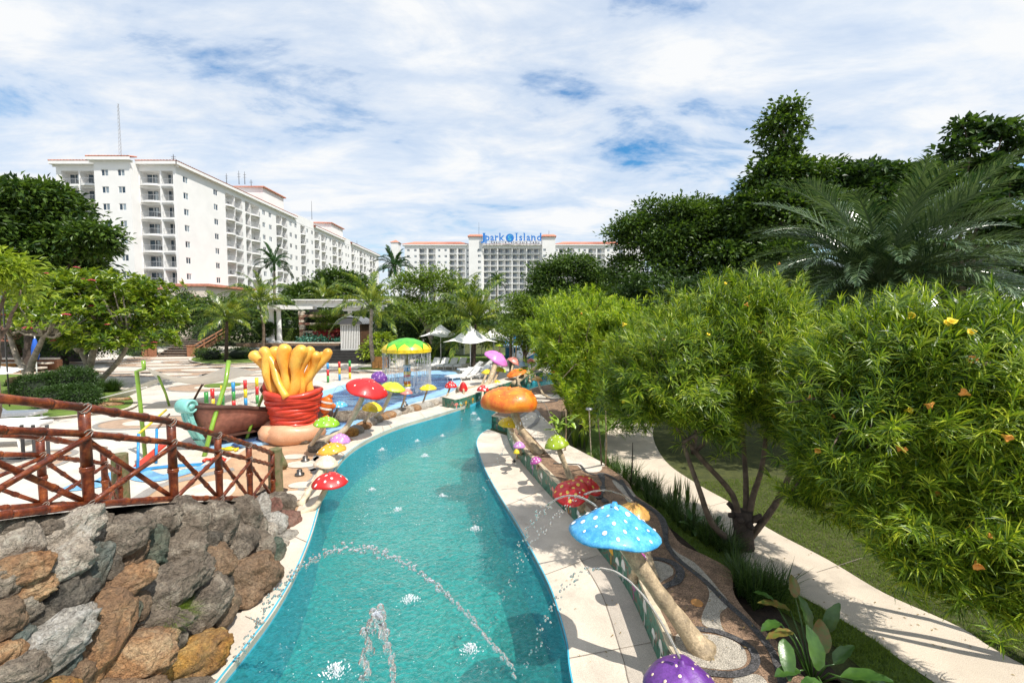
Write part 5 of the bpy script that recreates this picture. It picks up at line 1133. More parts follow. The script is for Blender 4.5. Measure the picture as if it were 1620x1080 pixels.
broadleaf('dense dark rounded tree hiding the right end of the far hotel', bs(908, 36), [B(905, 440, 36, 50, 38), B(870, 468, 36, 34, 30), B(945, 458, 36, 40, 28), B(990, 478, 36, 36, 26), B(910, 475, 35, 60, 28), B(845, 480, 36, 26, 20)], 900, 26, .24, 'l_mid', 53, .3, 'bark_dark', sig=.34, shell=.7)
broadleaf('wide dark green tree with a jagged top right of the far hotel', bs(1080, 27), [B(1060, 360, 27, 62, 42), B(1010, 375, 27, 38, 30), B(1100, 400, 27, 70, 60), B(1040, 430, 26.5, 60, 50), B(1150, 380, 27, 46, 52), B(1105, 345, 28, 40, 30)], 1300, 26, .22, 'l_mid', 54, .32, 'bark_dark', sig=.34, shell=.62)
broadleaf('tall slender tree whose topmost tuft stands above all others', bs(1235, 25), [B(1236, 205, 25, 25, 30), B(1240, 180, 25, 18, 16), B(1232, 244, 25, 20, 18), B(1230, 270, 25, 26, 22), B(1222, 300, 25, 46, 36), B(1180, 345, 25, 34, 40), B(1270, 300, 25, 36, 44), B(1235, 360, 25, 70, 50), B(1290, 345, 25, 40, 50), B(1200, 420, 25, 80, 50)], 1100, 24, .26, 'l_mid', 55, .24, 'bark_pale', sig=.28, shell=.5, wr=.62)
broadleaf('dark tree with lobed crown behind the big silver palm', bs(1370, 27), [B(1335, 300, 27, 34, 40), B(1385, 285, 27, 26, 24), B(1350, 350, 27, 60, 50), B(1420, 330, 27, 46, 44), B(1430, 285, 27, 26, 20), B(1300, 330, 27.5, 34, 40)], 800, 24, .28, 'l_dark', 56, .3, 'bark_dark', sig=.3, shell=.55, wr=.62)
broadleaf('sparse large leaved tree with open branches in the upper right corner', bs(1565, 17.5), [B(1512, 240, 17.5, 18, 13), B(1575, 208, 17.5, 22, 11), B(1612, 232, 17.5, 16, 12), B(1495, 300, 17.5, 26, 16), B(1558, 268, 17.5, 26, 14), B(1610, 292, 17.5, 20, 20), B(1540, 330, 17.5, 40, 18), B(1600, 365, 17, 36, 24), B(1487, 268, 17.5, 12, 9), B(1524, 204, 17.5, 12, 9), B(1480, 340, 17.5, 24, 16)], 520, 13, .25, 'l_dark', 57, .13, 'bark', lobes=2, sig=.2, shell=.55, wr=.6)
broadleaf('dark tree mass low behind the silver palm at the right edge', bs(1560, 22), [B(1560, 440, 22, 120, 60), B(1660, 420, 21, 70, 80), B(1450, 450, 23, 70, 50)], 800, 22, .24, 'l_dark', 58, .3, 'bark_dark', sig=.3, shell=.65)
broadleaf('dark understorey tree below the wide jagged tree', bs(1050, 24), [B(1050, 480, 24, 70, 42), B(1140, 470, 24, 76, 46), B(980, 500, 25, 46, 30), B(1240, 470, 23, 76, 46), B(1340, 480, 22, 60, 40)], 1000, 24, .2, 'l_dark', 59, .28, 'bark_dark', sig=.3, shell=.7)
broadleaf('low dark tree behind the left white umbrella', bs(650, 47), [B(640, 530, 46, 34, 28), B(690, 525, 47, 40, 30), B(600, 525, 48, 30, 24), B(750, 530, 46, 40, 26)], 600, 22, .26, 'l_dark', 60, .25, 'bark_dark', sig=.4, shell=.6)
broadleaf('green tree screening the hotel podium beside the plank bridge', bs(330, 62), [B(300, 500, 60, 46, 30), B(345, 495, 62, 40, 26), B(390, 500, 62, 34, 30), B(260, 505, 58, 40, 26), B(455, 495, 60, 40, 26)], 620, 22, .36, 'l_mid', 61, .25, 'bark', sig=.5)
broadleaf('dark trees behind the pergola columns', bs(480, 56), [B(470, 510, 54, 60, 30), B(550, 505, 54, 60, 32), B(400, 515, 54, 30, 26), B(600, 500, 56, 40, 30)], 700, 22, .34, 'l_dark', 62, .25, 'bark_dark', sig=.5, shell=.6)
broadleaf('bright green leafy tree above the river bend left of the yellow shrubs', bs(830, 30), [B(830, 500, 30, 40, 28), B(870, 490, 30, 40, 20), B(815, 530, 29, 26, 22), B(850, 540, 29, 30, 24)], 620, 22, .17, 'l_bright', 63, .16, 'bark', sig=.25, shell=.6)
broadleaf('ball shaped dark topiary left of the white columns', bs(419, 45.5), [B(420, 524, 45.5, 11, 13)], 260, 18, .14, 'l_dark', 64, .1, 'bark_dark', sig=.12, shell=.85)
bush('leafy yellow green croton bed behind the booth', [B(603, 545, 41, 20, 14), B(588, 555, 39, 12, 12), B(612, 560, 38, 10, 12)], 160, 14, .3, 'l_lime', 65, sig=.2)
bush('dark green shrub bank left of the lawn behind the loungers', [B(700, 552, 42, 17, 17), B(682, 557, 42, 10, 10)], 300, 14, .16, 'l_dark', 66, sig=.15)
bush('low shrubs around the kerbed lawn island', [B(335, 563, 42, 16, 10), B(385, 560, 43, 24, 10), B(320, 560, 44, 12, 8)], 200, 14, .16, 'l_mid', 67, sig=.15)
bush('shrubs left of the plank bridge', [B(230, 560, 47, 20, 8), B(215, 548, 49, 26, 14)], 200, 14, .18, 'l_mid', 68, sig=.15)
bush('dark shrub bank right of the plank bridge', [B(325, 535, 50, 22, 18), B(345, 520, 52, 24, 20)], 260, 14, .2, 'l_dark', 69, sig=.2)
# far woodland closing the horizon
rng = np.random.default_rng(77); bl = []
for k in range(46):
    a = -58 + k * 2.6; Y = 64 + 12 * rng.random(); x = math.tan(R(a)) * Y
    if x > 70 or x < -110: continue
    if -62 < x < -30 and Y > 70: Y = 66
    h_ = 4.0 + 2.2 * rng.random(); bl.append((x, Y, h_ * .5, 4.2, 3.4, h_ * .55))
o = thing('woodland', 'band of dark trees filling the gaps under the hotels', 'woodland', (0, 68, 0)); o['kind'] = 'stuff'
wc = crown('crown', bl, 2600, 18, .55, M['l_dark'], o, 78, sig=.6, shell=.7)
bl = []
for k in range(16): Y = 30 + 3 * rng.random(); bl.append((10 + k * 3.4, Y - k * .9, 2.6, 3.2, 2.2, 3.2))
o = thing('woodland', 'dark undergrowth behind the garden on the right', 'woodland', (30, 25, 0)); o['kind'] = 'stuff'
crown('crown', bl, 2200, 20, .34, M['l_dark'], o, 79, sig=.4, shell=.65)

# the big silver date palm
dp = D(1395, 452, 12.5)
palm('huge silvery grey date palm with stiff arching fronds', (dp.x, dp.y, .2), dp, 1.0, 'date', (11, 17, 20, 20, 16, 10), 12, .32, 'bark_dark', name='date_palm')

# ------------------------------------------------------------------ oleander-like shrubs along the garden path
ob = P(1178, 862, GZ)
stems = [[ob, D(1165, 800, 7.3), D(1150, 770, 7.2), D(1100, 715, 7.0), D(1060, 660, 7.0)], [ob, D(1190, 790, 7.3), D(1205, 740, 7.2), D(1215, 660, 7.2)], [ob + Vector((-.12, -.1, 0)), D(1128, 830, 7.0), D(1105, 770, 6.9), D(1080, 700, 6.9)], [ob, D(1225, 800, 7.2), D(1255, 740, 7.2), D(1290, 680, 7.0)], [ob, D(1180, 760, 7.4), D(1170, 640, 7.6)]]
oleander('wide crowned shrub with peach flowers on dark forked stems beside the pebble bed', ob, [B(1080, 590, 7.2, 105, 76), B(1200, 590, 7.3, 115, 90), B(1010, 610, 7.6, 60, 50), B(1130, 500, 7.8, 75, 42), B(1215, 490, 7.8, 60, 48), B(1290, 620, 6.8, 90, 90), B(1110, 650, 6.9, 70, 34)], 4000, .195, 101, stems=stems, nflow=12, trunk=.062, twigs=120, fs=.9)
ob2 = (5.9, 4.8, GZ); c2 = Vector((4.9, 4.6, 2.0))
stems = [[ob2, (5.7, 4.7, 1.4), (5.3, 4.6, 2.3), D(1500, 600, 4.8)], [ob2, (6.0, 5.0, 1.5), D(1400, 640, 5.2)], [ob2, (5.9, 4.4, 1.6), D(1600, 650, 4.4)]]
oleander('nearest flowering shrub filling the right edge over the path', ob2, [B(1440, 640, 4.9, 150, 120), B(1560, 650, 4.6, 140, 140), B(1340, 700, 5.2, 80, 75), B(1500, 800, 4.4, 95, 70), B(1600, 830, 4.1, 110, 85), B(1400, 560, 5.4, 110, 60), B(1560, 560, 5.0, 90, 60), B(1640, 560, 4.6, 60, 60), B(1420, 760, 4.7, 70, 60), B(1620, 920, 4.0, 60, 60), B(1370, 765, 4.8, 60, 55), B(1470, 870, 4.3, 66, 50), B(1560, 925, 4.0, 70, 46), B(1325, 765, 5.4, 56, 46), B(1290, 725, 5.6, 46, 44)], 5200, .19, 102, stems=stems, nflow=30, trunk=.06, twigs=110)
ob3 = P(905, 690, .1)
oleander('paler shrub overhanging the river bend', ob3, [B(905, 545, 15, 66, 56), B(960, 540, 14.5, 60, 62), B(920, 600, 14, 40, 40), B(1000, 570, 13, 50, 60), B(950, 620, 13, 48, 46)], 2600, .24, 103, 'l_oleander_far', per=16, stems=[[ob3, D(910, 640, 14), D(930, 580, 14)], [ob3, D(940, 650, 13.6), D(980, 590, 13)], [ob3, D(895, 630, 14.4), D(880, 570, 14.6)]], nflow=8, wd=.016, twigs=60)
ob4 = P(905, 605, 0)
oleander('fine leaved pale shrub furthest along the path', ob4, [B(930, 505, 21, 66, 34), B(870, 520, 21, 36, 30), B(980, 520, 19, 44, 36), B(890, 485, 22, 36, 16)], 2300, .24, 104, 'l_oleander_far', per=13, stems=[[ob4, D(910, 560, 21), D(920, 520, 21)]], nflow=0, wd=.022, twigs=40)
ob5 = (5.2, 12.5, GZ)
oleander('middle shrub standing across the path behind the forked stems', ob5, [B(1080, 540, 12, 90, 50), B(1180, 540, 12, 100, 50), B(1000, 560, 12.5, 50, 44), B(1290, 540, 11, 110, 50)], 2600, .18, 105, 'l_oleander', per=16, stems=[[ob5, D(1110, 640, 12), D(1130, 580, 12)], [ob5, D(1180, 640, 12), D(1200, 580, 12)]], nflow=10, wd=.015, twigs=50)
# foot of the forked shrub
t = thing('stump', 'shaggy dark stump with cut stubs at the foot of the forked shrub', 'stump', P(1175, 865, GZ)); b_ = Vector(P(1175, 865, GZ)); mb = MB()
mb.tube([b_ - Vector((0, 0, .1)), b_ + Vector((0, 0, .3)), b_ + Vector((-.02, .02, .62))], [.2, .15, .17], 10)
rr = random.Random(4)
for k in range(8): a = k * .8; p = b_ + Vector((math.cos(a) * .1, math.sin(a) * .1, .45 + .15 * rr.random())); mb.tube([p, p + Vector((math.cos(a) * .16, math.sin(a) * .16, rr.uniform(-.05, .16)))], [.06, .04], 6)
mb.build('trunk', M['bark_dark'], t, True)

mb = MB(); fl_ = random.Random(8)
for k in range(230):
    if k < 120: i = fl_.randrange(8, len(PA) - 1); p = PA[i].lerp(PB[i], fl_.random()); z = GZ + .006
    elif k < 170: i = fl_.randrange(12, len(REs) - 1); p = REs[i] + Vector((fl_.uniform(.1, .9), 0, 0)); z = .05
    else: i = fl_.randrange(10, 50); p = PRs[min(i, len(PRs) - 1)] + Vector((-fl_.uniform(.1, .9), 0, 0)); z = ZT + .045
    a = fl_.uniform(0, 6.28); l = fl_.uniform(.02, .055); d = Vector((math.cos(a), math.sin(a), 0)); s2 = Vector((-d.y, d.x, 0)) * l * .16; c = Vector((p.x, p.y, z)); mb.quad(c, c + d * l * .5 + s2 + Vector((0, 0, .006)), c + d * l, c + d * l * .5 - s2 + Vector((0, 0, .004)))
o = mb.build('fallen_leaves', M['l_dry']); o['kind'] = 'stuff'

# ------------------------------------------------------------------ border plants beside the pebble bed
G_ = 'strappy dark border plants beside the pebble bed'
rr = random.Random(9)
bd = [(948, 722), (962, 735), (975, 742), (990, 752), (1004, 764), (1017, 770), (1030, 780), (1042, 792), (1056, 800), (1068, 810), (1080, 822), (1094, 832), (1108, 842), (1122, 850), (1136, 862), (1150, 872), (1160, 886), (1168, 905), (1180, 918), (1192, 932), (1204, 948), (1180, 945), (1214, 958), (1225, 948)]
ends_ = ['lean over the pebbles', 'fan out beside the lawn strip', 'stand in a tight dark clump', 'bend toward the path']
for i, (px, py) in enumerate(bd):
    p = P(px, py + 8, GZ); tuft('strappy_plant', 'dark strappy border plant whose blades fan up between the pebble bed and the path', 'plant', p, rr.uniform(.34, .6), .75, 46, .012, 'l_snake', 200 + i, G_, ncl=4, cr=.11)
for i, (px, py, h) in enumerate([(893, 690, .9), (903, 700, .7), (915, 705, .6), (925, 708, .55), (1075, 800, .6), (1085, 815, .45)]):
    p = P(px, py, GZ); tuft('snake_plant', ['tallest pale snake plant behind the olive mushroom', 'snake plant right of the broad bright leaves', 'snake plant with pale edges by the lawn', 'shortest snake plant at the lawn edge', 'upright dark snake plant beside the path', 'small dark snake plant nearer the blue mushroom'][i], 'plant', p, h, .22, 16, .022, 'l_snake' if i > 3 else 'l_bright', 240 + i, None, .15, 3, .12)
def canes(label, lst, mat):
    t = thing('dry_stalk', label, 'stalk', lst[0][0]); mb = MB()
    for a, b, r_ in lst: mb.tube([a, Vector(a).lerp(Vector(b), .5) + Vector((.02, 0, 0)), b], [r_, r_ * .8, r_ * .5], 6)
    mb.build('cane', M[mat], t, True)
canes('thin dark cane rising from the border plants left of the path', [(P(952, 745, GZ), D(945, 655, 9.6), .02)], 'bark'); canes('pale tan cane beside the dark one at the path edge', [(P(958, 745, GZ), D(958, 650, 9.6), .022)], 'stalk'); canes('short black cane sticking up before the path', [(P(997, 770, GZ), D(1001, 700, 8.9), .016)], 'bark_dark'); canes('straight pale cane in front of the broad bright leaves', [(P(894, 712, ZT), D(895, 648, 11.2), .025)], 'stalk')
lp = thing('path_light', 'slender pale path light with a flat round head on the shaded lawn', 'lamp', P(935, 720, GZ)); mb = MB(); a = P(935, 720, GZ); b = D(932, 646, a.y); mb.tube([a, b], .018, 6); mb.build('post', M['stalk_pale'], lp); mb = MB(); mb.lathe([(0, .03), (.09, .02), (.1, -.03), (.05, -.05), (0, -.05)], 14, b); mb.build('lamp_head', M['metal_grey'], lp, True)

def bigleaf(name, cane_from, az, el, ln, wd, mat, parent, fold=.25, bend=.6, edge=None):
    mb = MB(); K = 8; o = Vector(cane_from); pts = []; p = o.copy(); e = el
    for k in range(K + 1):
        pts.append((p.copy(), e)); p += Vector((math.cos(az) * math.cos(e), math.sin(az) * math.cos(e), math.sin(e))) * ln / K; e -= bend / K
    sv = Vector((-math.sin(az), math.cos(az), 0)); b0 = len(mb.v)
    for k, (q, e) in enumerate(pts):
        w_ = wd * math.sin(math.pi * min(.985, (k / K) ** .8 * .97 + .02)) ** .75 / 2 + .002; up = Vector((-math.cos(az) * math.sin(e), -math.sin(az) * math.sin(e), math.cos(e)))
        wv = .008 * math.sin(k * 2.3)
        mb.v += [q - sv * w_ + up * (fold * w_ + wv), q - sv * w_ * .5 + up * fold * w_ * .35, q, q + sv * w_ * .5 + up * fold * w_ * .35, q + sv * w_ + up * (fold * w_ - wv)]
    for k in range(K):
        for j in range(4): a = b0 + k * 5 + j; mb.f.append([a, a + 5, a + 6, a + 1]); mb.m.append(0)
    return mb.build(name, M[mat], parent, True)
def broad_plant(label, base, leaves, mat='l_broad', group=None):
    t = thing('broad_leaf_plant', label, 'plant', base, group); b = Vector(base)
    for (px, py, Y, az, el, ln, wd, m2) in leaves:
        o = D(px, py, Y); lf = bigleaf('leaf', o, R(az), R(el), ln * (1.45 if len(leaves) == 15 else 1), wd * (1.35 if len(leaves) == 15 else 1), m2 or mat, t)
        mb = MB(); mb.tube([b, b.lerp(o, .6) + Vector((0, 0, .08)), o], [.012, .01, .007], 5); mb.build('leaf_stem', M['l_broad'], t, True)
    return t
bp = P(1285, 1085, GZ)
broad_plant('broad leaved plant with brown edged leaves at the bottom right of the pebble bed', bp, [(1258, 945, 5.0, 80, 75, .17, .085, 'l_broad_brown'), (1250, 965, 4.9, 165, 20, .24, .10, 'l_broad_brown'), (1310, 1000, 4.7, 20, 75, .24, .11, None), (1280, 1000, 4.6, 120, 85, .26, .12, None), (1235, 985, 4.7, 200, 10, .20, .09, None), (1255, 1000, 4.6, 185, 5, .22, .09, 'l_broad_brown'), (1300, 1035, 4.5, 60, 60, .24, .13, 'l_broad_brown'), (1295, 1060, 4.3, 100, 80, .28, .13, None), (1240, 1010, 4.5, 250, -25, .26, .11, None), (1320, 1050, 4.4, 10, 50, .20, .10, None), (1330, 1070, 4.2, -20, 25, .3, .12, None), (1300, 1080, 4.1, 200, 20, .2, .1, None), (1265, 1060, 4.3, 190, 10, .2, .1, None), (1350, 1080, 4.2, 0, 10, .26, .11, None), (1225, 950, 5.0, 160, 30, .16, .07, None)])
bp = P(893, 705, ZT)
lvs = []
rr = random.Random(12)
for k in range(16): lvs.append((893 + rr.uniform(-14, 18), 672 + rr.uniform(-14, 16), 11.4 + rr.uniform(-.3, .3), rr.uniform(0, 360), rr.uniform(10, 70), rr.uniform(.3, .42), .13, 'l_bb'))
M['l_bb'] = pm('l_bb', (.22, .34, .03), .35, .4, 6)
broad_plant('bright yellow green broad leaved plant behind the olive mushroom', bp, lvs)
broad_plant('low dark broad leaved plants at the foot of the shaggy stump', P(1095, 848, GZ), [(1095 + dx, 830 + dy, 7.6, az, el, .2, .08, None) for dx, dy, az, el in ((-5, 0, 180, 30), (8, -4, 20, 40), (14, 6, -30, 20), (-2, -8, 90, 60), (22, 0, 10, 30), (30, 8, -60, 10), (4, 8, 250, 10), (40, -2, 50, 40))])
# ------------------------------------------------------------------ mushrooms
def mushroom(label, base, capc, r, h, mat, dot=None, nd=14, ds=.07, tilt=(0, 0), sr=.07, sm='stalk', bow=(0, 0, 0), seed=1, lobes=None, group=None, rim=None, nozzle=True, stalk=True, cone=False, bun=False):
    """capc: centre of the cap's rim plane; tilt: degrees about x, y"""
    base, capc = Vector(base), Vector(capc); t = thing('toadstool', label, 'mushroom sculpture', base, group); rr = random.Random(seed)
    mt = Matrix.Rotation(R(tilt[1]), 3, 'Y') @ Matrix.Rotation(R(tilt[0]), 3, 'X')
    if stalk:
        mid = base.lerp(capc, .5) + Vector(bow); pts = spline([base - Vector((0, 0, .03)), base.lerp(mid, .55) + Vector(bow) * .2, mid, capc + mt @ Vector((0, 0, h * .25))], 5); mb = MB()
        n = len(pts); mb.tube(pts, [sr * (1.5 if i == 0 else 1.22 - .42 * min(1, i / 5) * 1 + .06 * math.sin(i * 1.7)) for i in range(n)], 12); mb.build('stalk', M[sm], t, True)
    prof = [(0, h), (r * .22, h * .97), (r * .42, h * .87), (r * .62, h * .70), (r * .80, h * .46), (r * .93, h * .20), (r, h * .02), (r * .985, -h * .05), (r * .9, -h * .06)]
    if bun: prof = [(0, h), (r * .3, h * .98), (r * .58, h * .88), (r * .80, h * .68), (r * .94, h * .40), (r, h * .1), (r * .97, -h * .18), (r * .86, -h * .34), (r * .6, -h * .38)]
    if cone: prof = [(0, h), (r * .10, h * .985), (r * .22, h * .90), (r * .42, h * .70), (r * .62, h * .49), (r * .80, h * .29), (r * .93, h * .13), (r, h * .0), (r * .99, -h * .06), (r * .9, -h * .06)]
    def wob(q, a):
        k = 1 + .025 * math.sin(a * 3 + seed) + .015 * math.sin(a * 7 + seed * 2)
        if lobes: k += lobes * max(-.6, math.cos(a * 2 + .5)) ; q = Vector((q.x, q.y, q.z * (1 + .5 * lobes * math.cos(a * 2 + .5))))
        return Vector((q.x * k, q.y * k, q.z + .03 * r * math.sin(a * 4 + seed)))
    mb = MB(); mb.lathe(prof, 28, capc, mt, wob); mb.build('cap', mat, t, True)
    mb = MB(); mb.lathe([(prof[-1][0], prof[-1][1] + .002), (r * .6, h * .08 if not bun else -h * .36), (r * .25, h * .2), (0, h * .22)], 28, capc, mt, wob); mb.build('cap_underside', M[rim] if rim else M['under'], t, True)
    if dot:
        mb = MB()
        for k in range(nd):
            f = math.sqrt((k + .6) / nd) * .92; a = k * 2.399 + seed; rad = f * r
            def surf(rx, ax):
                zz = float(np.interp(rx, [p[0] for p in prof[:-2]], [p[1] for p in prof[:-2]])); return mt @ wob(Vector((rx * math.cos(ax), rx * math.sin(ax), zz)), ax)
            c = surf(rad, a); e1 = (surf(rad * 1.02 + .003, a) - c).normalized(); nrm = mt @ Vector((math.cos(a) * f * h / r * 1.6, math.sin(a) * f * h / r * 1.6, 1)); nrm = nrm.normalized(); e2 = nrm.cross(e1).normalized(); e1 = e2.cross(nrm)
            s = ds * r * rr.uniform(.7, 1.35); lift = .012 * r + .002; b0 = len(mb.v); mb.v.append(capc + c + nrm * (lift * 2.2))
            for j in range(9):
                aj = 2 * math.pi * j / 9; u, v = math.cos(aj) * s, math.sin(aj) * s; rr2 = math.hypot(rad + u, v); aa = a + math.atan2(v, rad + u)
                mb.v.append(capc + surf(min(rr2, r * .97), aa) + nrm * lift * .6)
            for j in range(9): mb.f.append([b0, b0 + 1 + j, b0 + 1 + (j + 1) % 9]); mb.m.append(0)
        mb.build('spots', M[dot], t, True)
    if nozzle:
        mb = MB(); mb.lathe([(0, h * 1.0 + .035), (r * .05, h + .035), (r * .07, h + .01), (r * .11, h), (r * .12, h * .97)], 10, capc, mt); mb.build('nozzle', mat, t, True)
    return t
GL, GR, GF = 'toadstools along the left coping', 'toadstools along the painted planter wall', 'toadstools round the river bend'
def ms(label, cap, Y, rpx, hpx, base, mat, **k):
    """cap pixel centre of rim plane, depth, pixel radius and height; base: (px, py, z)"""
    b = P(*base); Yc = Y if Y else b.y; c = D(cap[0], cap[1], Yc); s = Yc / 700
    return mushroom(label, b, c, rpx * s, hpx * s, M[mat], **k)
ms('red cap shading to orange with white dots, lowest toadstool leaning over the left coping', (522, 764), 9.6, 28, 16, (462, 815, 0), 'red', dot='white_dot', nd=16, ds=.06, sr=.075, sm='stalk_pale', bow=(.12, 0, -.12), seed=2, group=GL, rim='amber')
ms('plain cream toadstool between the orange and red ones on the left bank', (516, 734), 10.6, 19, 13, (474, 800, 0), 'cream', dot='white_dot', nd=12, ds=.05, sr=.085, sm='stalk_pale', bow=(0, 0, 0), seed=3, group=GL, tilt=(0, 8))
ms('amber toadstool with cream dots above the plain cream one', (525, 713), 11.6, 23, 12, (512, 750, 0), 'amber', dot='white_dot', nd=14, ds=.06, sr=.06, seed=4, group=GL, tilt=(0, -6))
ms('small lilac dotted toadstool at the pool edge behind the amber one', (538, 697), 12.6, 16, 11, (532, 718, 0), 'lilac', dot='white_dot', nd=14, ds=.06, sr=.05, seed=5, group=GL, tilt=(0, 8))
ms('light green dotted toadstool standing in front of the flesh coloured base', (516, 671), 13.0, 20, 12, (490, 712, 0), 'green', dot='white_dot', nd=16, ds=.05, sr=.075, sm='stalk_pale', bow=(-.08, 0, -.05), seed=6, group=GL, tilt=(0, 5))
ms('large glossy red toadstool tilted on a long slanting stalk beside the wading pool', (580, 616), 14.6, 33, 15, (496, 703, 0), 'red', dot='white_dot', nd=8, ds=.04, sr=.11, sm='stalk_pale', bow=(.25, 0, -.28), seed=7, group=GL, tilt=(10, 20), rim='orange')
ms('yellow toadstool low between the red and lime caps', (589, 646), 15.6, 16, 10, (566, 672, 0), 'yellow', sr=.08, sm='stalk_pale', seed=8, group=GL, tilt=(6, 8), bow=(.05, 0, -.08))
ms('lime yellow toadstool tilted over the wading pool edge', (622, 614), 16.6, 20, 9, (580, 666, 0), 'yellowgreen', sr=.085, sm='stalk_pale', seed=9, group=GL, tilt=(4, 12), bow=(.15, 0, -.15))
ms('small blue and white toadstool among the pool stones', (537, 642), 16.0, 13, 7, (524, 668, 0), 'blue', dot='white_dot', nd=12, ds=.08, sr=.06, sm='stalk', seed=10, group=GL)
ms('small salmon pink toadstool right of the striped pole', (643, 622), 18.6, 10, 7, (632, 652, 0), 'salmon', dot='white_dot', nd=10, ds=.05, sr=.05, seed=11, group=GL, sm='stalk')
ms('pale yellow flat toadstool at the middle of the stone kerb', (677, 615), 20.5, 14, 7, (667, 642, 0), 'yellow', dot='white_dot', nd=10, ds=.05, sr=.05, seed=12, group=GL)
ms('red toadstool with white dots at the end of the stone kerb', (713, 612), 22.5, 10, 9, (704, 632, 0), 'red', dot='white_dot', nd=14, ds=.08, sr=.06, seed=13, group=GL)
ms('narrow plain red bud shaped toadstool over the dark mural', (733, 616), 22.0, 7, 13, (735, 632, .3), 'red', sr=.06, seed=14, group=GF, tilt=(15, 0))
ms('red toadstool with writing like white marks against the mural', (764, 617), 21.5, 10, 8, (763, 632, .3), 'red', dot='white_dot', nd=10, ds=.1, sr=.07, sm='stalk_pale', seed=15, group=GF)
ms('large pink toadstool tilted high on a thick curved stalk', (785, 568), 26.5, 21, 11, (726, 619, .3), 'pink', sr=.19, bow=(.55, 0, -.45), seed=16, group=GF, tilt=(10, 30), rim='magenta')
ms('salmon red spotted toadstool behind the pink one', (812, 573), 28.5, 11, 8, (806, 600, .3), 'salmon', dot='white_dot', nd=12, ds=.05, sr=.08, seed=17, group=GF, tilt=(0, 30))
ms('yellow toadstool left of the slanting tan stalk', (771, 590), 26.0, 10, 6, (760, 612, .3), 'yellow', sr=.08, seed=18, group=GF)
ms('pale yellow green toadstool beside the white loungers', (789, 586), 27.0, 12, 6, (778, 612, .3), 'yellowgreen', sr=.09, seed=19, group=GF, tilt=(0, 12))
ms('flat bright orange toadstool tilted over the river wall', (817, 591), 26.2, 17, 7, (822, 612, .3), 'orange', dot='yellow_dot', nd=10, ds=.03, sr=.1, seed=20, group=GF, tilt=(6, -14))
ms('low yellow toadstool at the top of the far mural', (786, 607), 25.0, 7, 6, (778, 619, .3), 'yellow', sr=.07, seed=21, group=GF)
ms('pale blue toadstool behind the orange one', (827, 578), 30.0, 11, 6, (824, 596, .3), 'paleblue', sr=.08, seed=22, group=GF)
ms('small pinkish toadstool beside the pale blue one', (840, 574), 31.0, 8, 7, (843, 590, .3), 'salmon', sr=.07, seed=23, group=GF)
ms('yellow toadstool at the end of the far mural wall', (838, 594), 29.0, 7, 7, (838, 603, .3), 'yellow', sr=.07, seed=24, group=GF)
ms('small lilac toadstool at the end of the far wall', (846, 590), 30.0, 6, 5, (847, 600, .3), 'lilac', sr=.06, seed=25, group=GF)
ms('lime green toadstool far off between the trees', (817, 546), 36.0, 7, 5, (815, 575, 0), 'yellowgreen', sr=.08, seed=26, group=GF)
ms('yellow lime toadstool far off under the umbrella edge', (790, 547), 36.0, 7, 4, (792, 575, 0), 'yellowgreen', sr=.08, seed=27, group=GF)
ms('orange toadstool standing in the far river on a slim stalk', (881, 589), 27.0, 11, 6, (890, 613, .1), 'orange', dot='yellow_dot', nd=8, ds=.05, sr=.07, sm='stalk', seed=28, group=GF, bow=(-.1, 0, 0))
ms('tan toadstool with a bent stalk on the far pebble bed', (850, 601), 22.0, 9, 6, (868, 629, .5), 'tan', dot='white_dot', nd=10, ds=.05, sr=.07, seed=29, group=GF, bow=(-.05, 0, -.15), tilt=(0, 5))
ms('small purple toadstool at the river edge beyond the big orange one', (857, 625), 22.5, 4, 6, (857, 632, .4), 'magenta', sr=.05, seed=30, group=GF, nozzle=False)
# right bank
ms('biggest orange toadstool with a lobed bun shaped cap', (806, 638), 11.9, 41, 25, (853, 716, ZT), 'orange', dot='yellow_dot', nd=22, ds=.022, sr=.13, sm='stalk', seed=31, group=GR, lobes=.13, bow=(-.12, 0, .02), bun=True)
ms('purple dotted toadstool with a pale rim tilted behind the large red one', (600, 597), 19.5, 13, 9, (604, 632, 0), 'purple', dot='lilac', nd=14, ds=.08, sr=.07, seed=51, group=GL, tilt=(25, 25), rim='white_dot')
ms('yellow toadstool under the biggest orange cap', (803, 672), 12.6, 16, 12, (822, 706, .3), 'yellow', dot='white_dot', nd=9, ds=.04, sr=.09, sm='stalk_pale', seed=32, group=GR, tilt=(0, 8), rim='orange')
ms('small lilac toadstool attached at the top of the mural wall', (821, 706), 11.6, 10, 8, (824, 716, .35), 'lilac', dot='white_dot', nd=12, ds=.08, sr=.04, seed=33, group=GR, nozzle=False)
ms('little yellow toadstool hanging below the lilac one on the wall', (817, 716), 11.3, 5, 6, (818, 722, .2), 'yellow', sr=.03, seed=34, group=GR, nozzle=False)
ms('mauve dotted toadstool attached lower along the mural wall', (848, 730), 10.6, 10, 8, (851, 738, .4), 'magenta', dot='white_dot', nd=14, ds=.07, sr=.035, seed=35, group=GR, nozzle=False, tilt=(0, -20))
ms('olive green toadstool with tiny white dots', (881, 704), 9.9, 20, 16, (904, 760, ZT), 'olive', dot='white_dot', nd=15, ds=.045, sr=.075, sm='stalk', seed=36, group=GR, tilt=(0, -10))
c0 = D(929, 768, 8.1)
mushroom('deeper red toadstool overlapping behind the yellow dotted bright red one', P(938, 790, ZT), c0, .28, .13, M['red'], 'yellow_dot', 12, .08, (10, 25), .06, 'stalk', seed=52, group=GR)
c0 = D(904, 779, 7.6)
mushroom('bright red toadstool with yellow dots seen half from below', P(921, 800, ZT), c0, .32, .14, M['red'], 'yellow_dot', 15, .085, (22, -12), .07, 'stalk', seed=37, group=GR)
